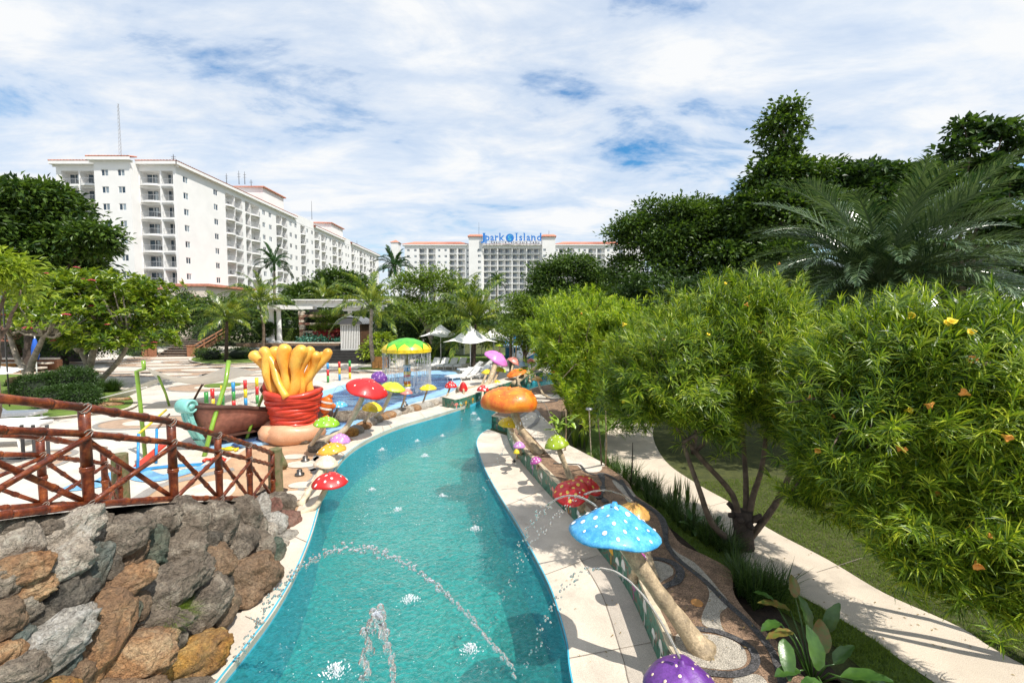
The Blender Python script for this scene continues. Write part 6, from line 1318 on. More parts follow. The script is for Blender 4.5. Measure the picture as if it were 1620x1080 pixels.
ms('orange brown toadstool hidden behind the blue one', (1003, 812), 6.9, 26, 15, (1032, 915, ZT), 'tan', dot='yellow_dot', nd=16, ds=.05, sr=.085, sm='stalk', seed=38, group=GR, tilt=(0, 10), bow=(.02, 0, 0))
ms('small mauve dotted toadstool behind the thick slanting stalk', (1006, 893), 6.0, 17, 22, (1003, 912, ZT - .02), 'magenta', dot='white_dot', nd=16, ds=.11, sr=.06, seed=39, group=GR, nozzle=False, tilt=(0, 30))
ms('large sky blue toadstool with white dots on a thick slanting stalk', (970, 842), 4.95, 73, 44, (1112, 1028, ZT), 'blue', dot='white_dot', nd=40, ds=.04, sr=.115, sm='stalk', seed=40, group=GR, tilt=(-7, 4), cone=True, bow=(-.02, 0, .02), rim='under')
ms('purple toadstool with yellow flecks cut off by the bottom edge', (1078, 1090), 3.75, 62, 44, (1120, 1200, ZT), 'purple', dot='cream', nd=20, ds=.035, sr=.1, seed=41, group=GR, rim='magenta')
mb = MB(); 
# stray tan stalk over the river bend
t = thing('leaning_stalk', 'long pale stalk reaching up over the far river without a cap', 'stalk', P(824, 606, .3)); mb.tube(spline([P(812, 608, .3), D(835, 590, 27), D(852, 580, 26.5), D(866, 562, 26)], 5), [.18 - .006 * k for k in range(16)], 10); mb.build('stalk', M['stalk'], t, True)

# far mural wall on the left bank of the bend
fw = thing('painted_wall', 'low wall with a dark green painted mural along the far river bend', 'wall', P(790, 622)); e = spline([P(719, 647), P(735, 643), P(770, 629), P(800, 618), P(840, 603), P(859, 596)], 4); bk = offs(e, .9)
mb = MB()
for i in range(len(e) - 1):
    a, b, c, d = e[i], e[i + 1], bk[i + 1], bk[i]; mb.quad((a.x, a.y, -.15), (b.x, b.y, -.15), (b.x, b.y, .42), (a.x, a.y, .42))
mb.quad((e[0].x, e[0].y, -.1), (bk[0].x, bk[0].y, -.1), (bk[0].x, bk[0].y, .42), (e[0].x, e[0].y, .42)); mb.build('mural', M['mural_paint'], fw)
mb = MB(); strip(mb, e, bk, .44); 
for i in range(len(e) - 1): a, b = e[i], e[i + 1]; mb.quad((a.x, a.y, .42), (b.x, b.y, .42), (b.x, b.y, .44), (a.x, a.y, .44))
for i in range(len(bk) - 1): a, b = bk[i], bk[i + 1]; mb.quad((b.x, b.y, 0), (a.x, a.y, 0), (a.x, a.y, .44), (b.x, b.y, .44))
mb.build('wall_cap', M['pebble_cream'], fw)
rr = random.Random(3)
for k in range(16):
    i = 1 + int(k / 16 * (len(e) - 3)); a, b = e[i], e[i + 1]; tt = (b - a).normalized(); nn = Vector((tt.y, -tt.x, 0)); c = a.lerp(b, rr.random()) + nn * .006; hgt = rr.uniform(.16, .3); mb = MB()
    def q(u, z): v = c + tt * u; return (v.x, v.y, z)
    mb.quad(q(-.03, .02), q(.03, .02), q(.03, hgt * .7), q(-.03, hgt * .7)); mb.quad(*[q(math.cos(math.pi * j / 8) * .11, hgt * .68 + math.sin(math.pi * j / 8) * .12) for j in range(9)]); mb.build('painted_mushroom', M[rr.choice(['white_dot', 'white_dot', 'salmon', 'amber', 'turquoise'])], fw)

# stone kerb between wading pool and coping
kb = thing('stone_kerb', 'kerb of rounded cream and orange stones between the wading pool and the coping', 'kerb', P(650, 655))
ks = spline([P(560, 690), P(600, 668), P(640, 655), P(680, 645), P(716, 634)], 8); rr = random.Random(5)
for i, p in enumerate(ks[::2]):
    ico_rock(300 + i, (.30, .24, .17), Matrix.Rotation(rr.random() * 3, 3, 'Z').to_quaternion(), p + Vector((-.15, .2, .08)), M[rr.choice(['rk_white', 'rk_pale', 'rk_yellow', 'rk_orange', 'rk_white'])], kb, sub=2, rough=.15, ridg=.1)
for i, (px, py, r_) in enumerate(((503, 712, .3), (545, 668, .42), (578, 664, .38), (480, 700, .3), (512, 700, .24))):
    c = P(px, py); t = thing('stone_bowl', ['squat grey stone beside the lilac toadstool', 'left of the two hollow stone bowls of red soil by the coping', 'right of the two hollow stone bowls of red soil by the coping', 'grey stump like stone below the flesh coloured base', 'small grey boulder between coping and flesh coloured base'][i], 'stone planter' if i in (1, 2) else 'stone', c)
    mb = MB(); mb.lathe([(0, 0), (r_ * 1.1, 0), (r_ * 1.2, r_ * .5), (r_ * 1.05, r_ * .95), (r_ * .8, r_ * .95), (r_ * .72, r_ * .6), (0, r_ * .55)] if i in (1, 2) else [(0, 0), (r_, 0), (r_ * 1.05, r_ * .5), (r_ * .7, r_ * .95), (0, r_)], 14, c, wob=lambda q, a: Vector((q.x * (1 + .1 * math.sin(3 * a)), q.y * (1 + .1 * math.cos(2 * a)), q.z))); mb.build('rim', M['rk_grey'], t, True)
    if i in (1, 2): mb = MB(); mb.lathe([(0, r_ * .68), (r_ * .74, r_ * .62)], 14, c); mb.build('soil_fill', M['rk_red'], t, True)
for i, (px, py, z) in enumerate(((483, 730, 0), (474, 752, 0), (822, 687, ZT), (946, 787, ZT), (640, 642, 0), (813, 730, .03))):
    c = P(px, py, z); t = thing('nozzle_fitting', ['dark ringed water fitting on the sandy mosaic nearest the amber toadstool', 'dark round water fitting beside the cream toadstool stalk', 'small dark fitting on the pale pebble bed below the big orange cap', 'dark curled fitting on the pebbles right of the red toadstool', 'grey fitting on the wading pool kerb', 'tiny black fitting on the right coping'][i], 'fitting', c)
    r_ = (.12, .12, .06, .09, .16, .05)[i]; mb = MB(); mb.lathe([(0, 0), (r_, 0), (r_, r_ * .5), (r_ * .55, r_ * .6), (r_ * .6, r_ * 1.3), (r_ * .3, r_ * 1.5), (0, r_ * 1.5)], 12, c); mb.build('body', M['nozzle'], t, True)

# ------------------------------------------------------------------ wavy yellow sculpture
sc_ = P(462, 702); sc_.z = 0; sp = thing('tentacle_sculpture', 'giant wavy yellow tentacles bursting from a red wound collar on a flesh coloured base', 'sculpture', sc_)
Ys = sc_.y + .5; s_ = Ys / 700
cx0 = D(466, 672, Ys)
mb = MB(); mb.lathe([(0, 0), (.86, 0), (1.02, .2), (.98, .46), (.82, .62), (.5, .66), (0, .66)], 30, (cx0.x - .05, Ys, 0), wob=lambda q, a: Vector((q.x * (1 + .08 * math.sin(2 * a + 2)), q.y * (.86 + .05 * math.sin(3 * a)), q.z * (1 + .06 * math.sin(3 * a))))); mb.build('base', M['flesh'], sp, True)
mb = MB(); q = D(432, 690, Ys - .35); mb.lathe([(0, -.30), (.25, -.26), (.4, -.1), (.42, .1), (.3, .28), (0, .34)], 18, (q.x, q.y, .3), wob=lambda v, a: Vector((v.x * 1.1, v.y, v.z))); mb.build('base_lobe', M['flesh'], sp, True)
for k in range(9):
    f = k / 8; z = .62 + f * 1.02; rad = .62 + .22 * f ** 1.3; rr = random.Random(k * 3); pts = []; rad += .02
    for j in range(28): a = 2 * math.pi * j / 28; pts.append(Vector((cx0.x + math.cos(a) * rad, Ys + math.sin(a) * rad * .95, z + .03 * math.sin(a * 2 + k * 1.7) + .02 * math.sin(a * 3 + k))))
    pts.append(pts[0]); mb = MB(); mb.tube(pts, [.098 + .018 * math.sin(j * .9 + k * 2) for j in range(29)], 8, False); mb.build('collar_coil', M['coral_red'], sp, True)
mb = MB(); mb.lathe([(.3, .6), (.60, .62), (.82, 1.62), (.3, 1.60)], 24, (cx0.x, Ys, 0)); mb.build('collar_core', M['coral_red'], sp, True)
tent = [(-66, 556, -.1, .16), (-52, 550, -.45, .165), (-40, 552, .25, .15), (-28, 549, -.2, .16), (-12, 546, -.55, .175), (4, 550, -.1, .14), (16, 548, -.55, .18), (28, 549, -.3, .155), (42, 556, -.2, .14), (56, 552, -.05, .15), (48, 556, .3, .13), (-20, 552, .45, .15), (8, 553, .5, .15), (32, 554, .5, .14), (-56, 558, .5, .14), (-47, 568, -.75, .13)]
for k, (dx, py, dy, rad) in enumerate(tent):
    tp2 = D(463 + dx * .92, py + 6, Ys + dy); b_ = Vector((cx0.x + dx * .0085, Ys + dy * 1.0, 1.45)); rr = random.Random(k + 50); pts = []
    if k == 15: tp2 = D(418, 560, Ys - .4); b_ = Vector((cx0.x + .15, Ys - .82, 1.6))
    ph = rr.uniform(0, 6); am = rr.uniform(.05, .10)
    for j in range(15):
        f = j / 14; p = b_.lerp(tp2, f); p.x += (f ** 1.5 - f) * dx * .010 + am * math.sin(f * 6.5 + ph) * (1 if f < .95 else .6); p.y += am * .6 * math.cos(f * 5 + ph); pts.append(p)
    up_ = (pts[-1] - pts[-2]).normalized(); rads = [rad * 1.1 * (.80 + .10 * math.sin(j * .7 + ph) + (.26 * max(0, (j - 9) / 5))) for j in range(15)]
    for e_, s2 in ((.05, .92), (.10, .70), (.13, .36), (.14, .05)): pts.append(pts[14] + up_ * e_ * rad / .14); rads.append(rads[14] * s2)
    mb = MB(); mb.tube(pts, rads, 14); mb.build('tentacle', M['fry'], sp, True)
# clownfish figure behind the collar
cf = thing('clownfish_figure', 'orange clownfish figure clinging to the right side behind the yellow tentacles', 'fish figure', D(516, 640, Ys + .3)); c = Vector(cf.location); mb = MB()
mb.lathe([(0, -.36), (.12, -.28), (.2, -.05), (.17, .2), (0, .34)], 14, c, Matrix.Rotation(R(12), 3, 'Y'), wob=lambda q, a: Vector((q.x * 1.1, q.y * .6, q.z))); mb.build('body', M['clown'], cf, True)
for z in (-.12, .1): mb = MB(); mb.lathe([(.2, -.035), (.208, 0), (.2, .035)], 14, c + Vector((z * .2, 0, z)), Matrix.Rotation(R(12), 3, 'Y'), wob=lambda q, a: Vector((q.x * 1.1, q.y * .62, q.z))); mb.build('stripe', M['white_dot'], cf, True)
for dx, dz, sx_, sz_ in ((.22, -.05, .14, .12), (-.02, -.45, .14, .14), (.14, .28, .12, .1)): mb = MB(); mb.lathe([(0, -1), (.8, -.3), (.9, .4), (0, 1)], 10, c + Vector((dx, 0, dz)), Matrix.Diagonal((sx_, .04, sz_))); mb.build('fin', M['clown'], cf, True)
cg = thing('fish_figure', 'dark red fish figure at the left of the yellow tentacles', 'fish figure', D(424, 612, Ys)); c = Vector(cg.location); mb = MB(); mb.lathe([(0, -.3), (.14, -.2), (.2, 0), (.14, .2), (0, .3)], 12, c, wob=lambda q, a: Vector((q.x, q.y * .6, q.z))); mb.build('body', M['coral_red'], cg, True); mb = MB(); mb.lathe([(0, -1), (.8, 0), (0, 1)], 8, c + Vector((-.2, 0, -.1)), Matrix.Diagonal((.12, .03, .16))); mb.build('fin', M['hull_dark'], cg, True)

# ------------------------------------------------------------------ ship hull with turquoise prow
S0 = P(314, 712); S0.z = 0; axd = Vector((.26, .966, 0)).normalized(); axs = Vector((axd.y, -axd.x, 0))
hl = thing('ship_hull', 'weathered brown ship hull with a turquoise scroll prow', 'ship', S0); LH = 4.2; NS, NV = 16, 9
def hp(s, v, side):   # s 0..1 along, v 0 keel..1 rim
    wd = 1.5 * (math.sin(min(1, s * 1.15) * math.pi / 2) ** .55) * (1 - .35 * max(0, s - .6) / .4); zr = 1.38 - .22 * min(1, s / .3) - .72 * max(0, min(1, (s - .25) / .55)) ** 1.2 + .1 * max(0, s - .8); rake = -.28 * (1 - s) * v
    w_ = wd * (.12 + .88 * math.sin(v * math.pi / 2) ** .8); return S0 + axd * (s * LH + rake + .25 * (1 - v) * (1 - s)) + axs * side * w_ + Vector((0, 0, .02 + zr * v))
for side in (-1, 1):
    mb = MB(); b0 = 0
    for i in range(NS + 1):
        for j in range(NV + 1): mb.v.append(hp(i / NS, j / NV, side))
    for i in range(NS):
        for j in range(NV): a = i * (NV + 1) + j; f = [a, a + NV + 1, a + NV + 2, a + 1]; mb.f.append(f if side > 0 else f[::-1]); mb.m.append(0)
    o = mb.build('hull_side', M['hull'], hl, True); o.modifiers.new('thick', 'SOLIDIFY').thickness = .07
    mb = MB(); mb.tube([hp(i / NS, 1, side) + Vector((0, 0, .03)) for i in range(NS + 1)], .075, 8); mb.build('gunwale', M['hull_dark'], hl, True)
mb = MB(); pr = [S0 + axd * (-.33 - .0 + (.25 + .33) * (1 - v) ** 1.6) + Vector((0, 0, .03 + 1.28 * v)) for v in [k / 10 for k in range(11)]]
for k in range(10): mb.bar(pr[k], pr[k + 1] + (pr[k + 1] - pr[k]) * .08, .34, .12)
mb.build('prow_post', M['turquoise'], hl)
for dx in (-.09, .09):
    mb = MB(); mb.tube([p + axs * dx - axd * .07 for p in pr], .022, 6); mb.build('prow_groove', M['turquoise'], hl, True)
mb = MB(); c = pr[-1] + Vector((0, 0, .15)); mb.lathe([(0, -.24), (.19, -.24), (.22, -.2), (.22, .2), (.19, .24), (.15, .24), (.14, .19), (.08, .19), (.08, .25), (0, .25)], 20, c, axs.to_track_quat('Z', 'Y').to_matrix()); mb.build('scroll', M['turquoise'], hl, True)
mb = MB(); mb.tube([hp(.52, v, 1) + axs * .03 - axd * .02 for v in (0, .2, .4, .6, .8, 1)], .03, 6); mb.build('rib_line', M['turquoise'], hl, True)
mb = MB(); mb.poly([hp(i / NS, .75, 1) for i in range(NS + 1)] + [hp(i / NS, .75, -1) for i in range(NS, -1, -1)], .35); mb.build('deck', M['hull_dark'], hl)
mb = MB(); q = P(445, 690); mb.box((q.x + .1, q.y + 1.2, .4), (2.2, 1.2, .8), rz=.3); mb.build('stern_box', M['hull_dark'], hl)

# green pipes carrying shade sails
def pipe(label, pts, r_=.05, mat='green_pipe'):
    b = Vector(pts[0]); t = thing('sail_post', label, 'post', b); mb = MB(); mb.tube(pts, r_, 10); mb.build('pipe', M[mat], t, True); return t
a = P(230, 724); pipe('green pipe with a kinked top at left of the ship', [a, D(222, 640, a.y - .1), D(216, 587, a.y - .2), D(228, 583.5, a.y - .2), D(226.5, 570, a.y - .2)], .055)
a = P(270, 700); pipe('short green pipe leaning behind the prow', [P(268, 642) , D(262, 622, 20.3), D(250, 594, 20)], .05)
pipe('green pipe leaning steeply in front of the ship hull', [P(323, 722), D(338, 665, 13.6), D(357, 605, 14.2), D(362, 570, 14.4)], .065)
pipe('green pipe leaning right of the ship hull', [P(388, 700), D(402, 660, 14.8), D(418, 620, 15.2), D(421, 600, 15.2)], .05)
pipe('lime pipe stub beside the clipped shrubs', [P(153, 645), D(152, 632, 20.2), D(149, 620, 20.2)], .08)
pipe('dark pole leaning behind the ship', [P(306, 634), D(316, 615, 22), D(327, 598, 22.3)], .05, 'brown_wood')
sh = thing('shade_sail', 'white shade sail slung low between the green pipes', 'shade sail', D(300, 598, 20)); mb = MB(); c3 = [D(226, 578, 19), D(360, 578, 20), D(415, 590, 24), D(250, 600, 21), ]; K = 10
for i in range(K + 1):
    for j in range(K + 1):
        u, v = i / K, j / K; p = c3[0].lerp(c3[1], u).lerp(c3[3].lerp(c3[2], u), v); s2 = 16 * u * (1 - u) * v * (1 - v); p.z -= .30 * s2 + .55 * math.sin(math.pi * u) * (1 - v) + .12 * math.sin(math.pi * u) * v; mb.v.append(p)
for i in range(K):
    for j in range(K): a = i * (K + 1) + j; mb.f.append([a, a + K + 1, a + K + 2, a + 1]); mb.m.append(0)
o = mb.build('cloth', M['sail'], sh, True); 
mb = MB(); mb.tube([D(421, 600, 15.2), c3[2]], .012, 4); mb.tube([D(250, 594, 20), c3[3]], .012, 4); mb.build('sail_rope', M['wire'], sh)
sh = thing('shade_sail', 'grey edged shade sail tied to the lime pipe stub', 'shade sail', D(200, 612, 20)); c3 = [D(158, 630, 20), D(245, 600, 20.2), D(240, 603, 21), D(190, 622, 20.6)]; mb = MB(); mb.quad(c3[0], c3[1], c3[1] + Vector((0, .5, -.1)), c3[3] + Vector((0, .3, -.25))); mb.tube([c3[0], D(232, 612, 19)], .02, 5); mb.build('cloth', M['sail'], sh)
for i, (px, py, w_, lb) in enumerate(((165, 644, .75, 'flat orange stone slab nearest the lime pipe stub'), (190, 636, .42, 'small flat orange stone on the left lawn'), (27, 608, .5, 'round orange boulder above the strappy plants'))):
    c = P(px, py); t = thing('boulder', lb, 'stone', c); ico_rock(500 + i, (w_, w_ * .45, .10 if i < 2 else .34), Matrix.Rotation(.3, 3, 'Z').to_quaternion(), c + Vector((0, 0, .14)), M['rk_orange'], t, 'stone', 3, .15, .1)

# coloured post fence with net
fc = thing('post_fence', 'fence of striped coloured posts holding a rope net round the wading pool', 'fence', P(385, 646))
fp = [(322, 17.1), (332, 17.9), (348, 18.8), (365.6, 19.7), (384.7, 20.3), (403.3, 21.1), (418.5, 21.9), (517, 27.9), (535.5, 28.7), (552, 29.5)]; cols_ = ['band_green', 'red', 'yellow', 'band_blue']
order = [('red', 'band_green', 'band_green'), ('yellow', 'yellow', 'red'), ('band_green', 'band_green', 'yellow'), ('red', 'band_green', 'band_blue'), ('band_blue', 'yellow', 'red'), ('band_green', 'red', 'yellow'), ('yellow', 'band_green', 'band_blue'), ('band_green', 'red', 'band_blue'), ('band_blue', 'yellow', 'red'), ('yellow', 'red', 'band_green')]
pp_ = []
for (px, Y), cs_ in zip(fp, order):
    b = Vector((sxp(px, Y), Y, 0)); pp_.append(b); mb = MB(); mb.tube([b, b + Vector((0, 0, 1.25))], .06, 10); po = mb.build('post', M[cs_[0]], fc, True)
    for k in range(3): mb = MB(); mb.tube([b + Vector((0, 0, .02 + .41 * k)), b + Vector((0, 0, .43 + .41 * k))], .075, 10); mb.build('colour_band', M[cs_[k]], po, True)
for i in range(len(pp_) - 1):
    if i == 6: continue
    a, b = pp_[i], pp_[i + 1]; mb = MB(); n_ = 8
    for z in (.12, .95): mb.tube([a + Vector((0, 0, z)), a.lerp(b, .5) + Vector((0, 0, z - .05)), b + Vector((0, 0, z))], .012, 4)
    for k in range(n_ + 3):
        for s2 in (-1, 1):
            f0, f1 = (k - 2) / n_, (k + 1) / n_
            if s2 < 0: f0, f1 = f1, f0
            z0_, z1_ = .12, .93; 
            if f0 < 0 or f0 > 1 or f1 < 0 or f1 > 1: continue
            mb.tube([a.lerp(b, f0) + Vector((0, 0, z0_)), a.lerp(b, f1) + Vector((0, 0, z1_))], .005, 3, False)
    mb.build('net', M['wire'], fc)
# water shower toadstool
sb = P(643, 630); sb.z = 0; Yd = sb.y + .2; xd = sxp(643, Yd); sh = thing('shower_dome', 'green and yellow umbrella shaped water shower on a striped pole', 'water feature', (xd, Yd, 0)); sd = Yd / 700
zb_, zt3 = CAMZ - 56.5 * sd, CAMZ - 34 * sd; rD = 38 * sd
mb = MB(); mb.tube([(xd, Yd, 0), (xd, Yd, zb_ + .3)], .13, 12); mb.build('pole', M['stalk'], sh, True); zz = .1
for k, c_ in enumerate(['band_blue', 'red', 'white_dot', 'yellow', 'orange', 'paleblue', 'red', 'yellow', 'band_blue', 'paleblue']):
    mb = MB(); h_ = .12 + .04 * (k % 3); mb.tube([(xd, Yd, zz), (xd, Yd, zz + h_)], .17 + .015 * (k % 2), 14); mb.build('ring', M[c_], sh, True); zz += h_ + .005
mb = MB(); hD = zt3 - zb_; mb.lathe([(0, zt3), (rD * .3, zt3 - hD * .06), (rD * .6, zt3 - hD * .24), (rD * .85, zt3 - hD * .52), (rD * .97, zt3 - hD * .8), (rD * .97, zb_), (rD * .9, zb_), (0, zb_ + .3)], 36, (xd, Yd, 0)); mb.build('dome', M['dome_green'], sh, True)
for k in range(12):
    mb = MB(); a0 = 2 * math.pi * k / 12 + .13; n_ = 8; rows = []
    for j in range(5):
        f = j / 4; wd_ = (math.pi / 12) * (1 - f ** 2.2) ; rz_, zz_ = [(rD * 1.0, zb_ - .01), (rD * 1.005, zt3 - hD * .78), (rD * .95, zt3 - hD * .62), (rD * .885, zt3 - hD * .50), (rD * .80, zt3 - hD * .38)][j]
        rows.append([Vector((xd + math.cos(a0 + wd_ * (2 * i / n_ - 1)) * rz_ * 1.012, Yd + math.sin(a0 + wd_ * (2 * i / n_ - 1)) * rz_ * 1.012, zz_ + .012)) for i in range(n_ + 1)])
    for r1, r2 in zip(rows, rows[1:]):
        for i in range(n_): mb.quad(r1[i], r1[i + 1], r2[i + 1], r2[i])
    mb.build('petal', M['yellow'], sh, True)
mb = MB(); rr = random.Random(6)
for k in range(190):
    a = 2 * math.pi * k / 190 + rr.uniform(-.02, .02); r_ = rD * rr.uniform(.93, 1.0); z = zb_
    while z > .5:
        l = rr.uniform(.06, .35)
        if rr.random() < .62: mb.tube([(xd + math.cos(a) * r_, Yd + math.sin(a) * r_, z), (xd + math.cos(a) * r_, Yd + math.sin(a) * r_, max(.4, z - l))], rr.uniform(.004, .013), 4, False)
        z -= l + .03
    
mb.build('water_curtain', M['stream'], sh)

# ------------------------------------------------------------------ parasols and loungers
def parasol(label, px, Y, pe, pr_, hw, group='white tensile umbrellas on the far deck', rot=.4):
    x = sxp(px, Y); s = Y / 700; za = CAMZ + (500 - pe) * s; ze_ = CAMZ + (500 - pr_) * s; rE = hw * s; t = thing('parasol', label, 'parasol', (x, Y, 0), group); mb = MB(); mb.tube([(x, Y, 0), (x, Y, za - .1)], .04, 8); mb.build('pole', M['white_paint'], t, True)
    mb = MB(); NA, NR = 24, 7
    for i in range(NR + 1):
        f = i / NR
        for j in range(NA):
            a = 2 * math.pi * j / NA; pk = abs(math.cos(2 * (a))) ** 1.6; r_ = rE * 1.12 * f * (.80 + .20 * pk) + .02; z = ze_ + (za - ze_) * (1 - f) ** 1.45 - (0) + .16 * (1 - pk) * f; mb.v.append(Vector((x + math.cos(a + rot) * r_, Y + math.sin(a + rot) * r_, z)))
    for i in range(NR):
        for j in range(NA): mb.f.append([i * NA + j, (i + 1) * NA + j, (i + 1) * NA + (j + 1) % NA, i * NA + (j + 1) % NA]); mb.m.append(0)
    o = mb.build('canopy', M['sail'], t, True); mb = MB()
    for j in range(4): a = math.pi / 2 * j + rot; mb.tube([(x, Y, za - .5), (x + math.cos(a) * rE * 1.05, Y + math.sin(a) * rE * 1.05, ze_)], .012, 4)
    mb.build('strut', M['metal_grey'], t)
parasol('white umbrella with a slim pole, leftmost and furthest back', 697, 38, 513, 532, 30); parasol('largest white umbrella in front of the dark palm trunk', 744, 33.5, 515, 541, 38, rot=.1)
parasol('white umbrella half hidden behind the largest one', 781, 41, 519, 538, 34, rot=.75); parasol('furthest white umbrella edge toward the right trees', 762, 46, 521, 534, 30, rot=.2)
def lounger_proto():
    t = thing('sun_lounger', '', 'sun lounger', (0, 0, 0), 'white sun loungers'); mb = MB()
    for y in (-.3, .3): mb.bar((-.75, y, .30), (.95, y, .30), .05)
    for x in (-.75, .1, .95): mb.bar((x, -.3, .30), (x, .3, .30), .05)
    mb.build('frame', M['white_paint'], t)
    for x in (-.65, .8):
        for y in (-.29, .29): mb = MB(); mb.bar((x, y, 0), (x * .96, y, .3), .045); mb.build('leg', M['white_paint'], t)
    mb = MB(); mb.box((.35, 0, .36), (1.3, .58, .06)); mb.build('seat', M['lounge_white'], t)
    mb = MB(); mb.box((-.58, 0, .58), (.74, .58, .06), rot=Matrix.Rotation(R(38), 3, 'Y')); mb.build('backrest', M['lounge_white'], t); return t
lp0 = lounger_proto(); first = [True]
def lounger(label, px, py, az, sc=1.0):
    o = lp0 if first[0] else copy_tree(lp0); first[0] = False; o.location = P(px, py); o.rotation_euler = (0, 0, R(az)); o.scale = (sc,) * 3; o['label'] = label; return o
for i, px in enumerate((687, 701, 715, 729)): lounger(['leftmost white lounger of the back row by the lawn', 'second white lounger of the back row by the lawn', 'third white lounger of the back row by the lawn', 'rightmost white lounger of the back row by the lawn'][i], px, 583, -100)
for i, (px, py) in enumerate(((745, 590), (762, 588), (776, 586))): lounger(['white lounger under the largest umbrella', 'white lounger just right of the umbrella pole', 'white lounger left of the pink toadstool stalk'][i], px, py, -150)
for i, (px, py) in enumerate(((728, 602), (742, 600), (757, 598), (770, 597))): lounger(['nearest white lounger at the wading pool corner', 'second white lounger back from the wading pool corner', 'third white lounger back from the pool corner', 'white lounger beside the yellow toadstool'][i], px, py, -140)
lounger('nearest white lounger seen through the bamboo railing at left', 15, 688, 15, 1.1); lounger('white lounger at the left edge under the second bamboo rail', -5, 705, 10, 1.1)
lounger('striped shade white lounger beyond the bamboo top rail', 15, 668, 10, 1.1)
sl_ = thing('canvas_canopy', 'white canvas canopy edge cutting in at the left behind the bamboo rail', 'canopy', P(15, 700)); mb = MB(); K = 8
c3 = [D(-120, 668, 12), D(78, 658, 13.2), D(30, 672, 12), D(-120, 700, 11)]
for i in range(K + 1):
    for j in range(3): u, v = i / K, j / 2; p = c3[0].lerp(c3[1], u).lerp(c3[3].lerp(c3[2], u), v); p.z -= .2 * math.sin(math.pi * u) * v; mb.v.append(p)
for i in range(K):
    for j in range(2): a = i * 3 + j; mb.f.append([a, a + 3, a + 4, a + 1]); mb.m.append(0)
mb.build('cloth', M['sail'], sl_, True)
mb = MB()
for px in (34, 52, 74): q = D(px, 672, 12.8); mb.bar((q.x, q.y, 0), q, .06)
mb.build('leg', M['metal_dark'], sl_)
sl_ = thing('canvas_canopy', 'white canvas canopy corner in the shade of the left trees', 'canopy', D(-5, 584, 20)); mb = MB(); mb.quad(D(-80, 570, 20), D(38, 583, 21), D(20, 590, 20), D(-80, 600, 19)); mb.build('cloth', M['sail'], sl_)
# slide frame: blue and yellow rails left of the ship
sd_ = thing('play_ladder', 'small play frame with blue uprights, yellow rail and red slide edge', 'play frame', P(225, 740)); mb = MB()
mb = MB(); mb.tube([P(218, 742), D(219, 686, 12.3)], .035, 8); mb.build('upright', M['band_blue'], sd_, True); mb = MB(); mb.tube([P(247, 733), D(248, 678, 12.8)], .035, 8); mb.build('upright', M['band_blue'], sd_, True)
mb = MB(); mb.tube([D(219, 686, 12.3), D(240, 668, 12.8), D(263, 648, 13.5)], .03, 8); mb.build('rail', M['yellow'], sd_, True); mb = MB(); mb.tube([D(247, 680, 12.8), D(268, 655, 13.8)], .03, 8); mb.build('rail', M['brown_wood'], sd_, True)
mb = MB(); mb.bar(P(217, 738), D(262, 700, 13.2), .2, .06); mb.build('slide_edge', M['coral_red'], sd_)
# crab and starfish figures on the sand
for i, (px, py, m_n, lb) in enumerate(((344, 729, 'coral_red', 'flat red crab figure on the pale mosaic by the ship'), (365, 712, 'yellow', 'little yellow figure on the pale mosaic by the ship'))):
    c = P(px, py); t = thing('crab_figure', lb, 'figure', c); mb = MB(); mb.lathe([(0, .12), (.12, .09), (.16, .03), (0, 0)], 12, c + Vector((0, 0, .01)), wob=lambda q, a: Vector((q.x * 1.3, q.y, q.z))); mb.build('shell', M[m_n], t, True)
    for s2 in (-1, 1): mb = MB(); mb.tube([c + Vector((s2 * .15, 0, .05)), c + Vector((s2 * .28, -.08, .08)), c + Vector((s2 * .26, -.2, .06))], [.03, .04, .05], 6); mb.build('claw', M[m_n], t, True)
# lamps: globe at the left edge, tall brown post by the umbrellas
gl_ = thing('globe_lamp', 'white globe lamp under the lime leaves at the left edge', 'lamp', (sxp(14, 20), 20, 0)); mb = MB(); q = D(14, 462, 20); mb.tube([(q.x - .3, 20, 0), (q.x - .3, 20, q.z + .2), (q.x, 20, q.z + .25), (q.x, 20, q.z + .1)], .03, 6); mb.build('post', M['metal_dark'], gl_, True); mb = MB(); mb.lathe([(0, -.12), (.1, -.07), (.13, 0), (.1, .07), (0, .12)], 14, q); mb.build('globe', M['white_paint'], gl_, True)
tp3 = thing('lamp_post', 'reddish brown timber post with a white pipe beyond the pink toadstool', 'post', (sxp(808, 31), 31, 0)); q = D(808, 508, 31); mb = MB(); mb.tube([(q.x, 31, 0), (q.x, 31, q.z)], .11, 10); mb.build('post', M['bark'], tp3, True); mb = MB(); mb.tube([(q.x + .17, 30.9, 0), (q.x + .17, 30.9, q.z - .3)], .035, 6); mb.build('pipe', M['white_paint'], tp3, True)
mb = MB(); q = D(795, 519, 31); mb.lathe([(0, .12), (.2, .06), (.26, -.04), (.12, -.1), (0, -.1)], 14, q); mb.bar(q, D(806, 518, 31), .03); mb.build('lamp_head', M['metal_grey'], tp3, True)
bx = thing('wood_planter', 'square wooden planter box beside the slim palm', 'planter', P(601, 586)); c = P(601, 584)
for k in range(5): mb = MB(); mb.box((c.x - .48 + .24 * k, c.y, .5), (.22, .08, 1.0)); mb.build('board', M['orange_stone'], bx)
mb = MB(); mb.box((c.x, c.y + .5, .48), (1.15, .85, .92)); mb.build('box', M['brown_wood'], bx)
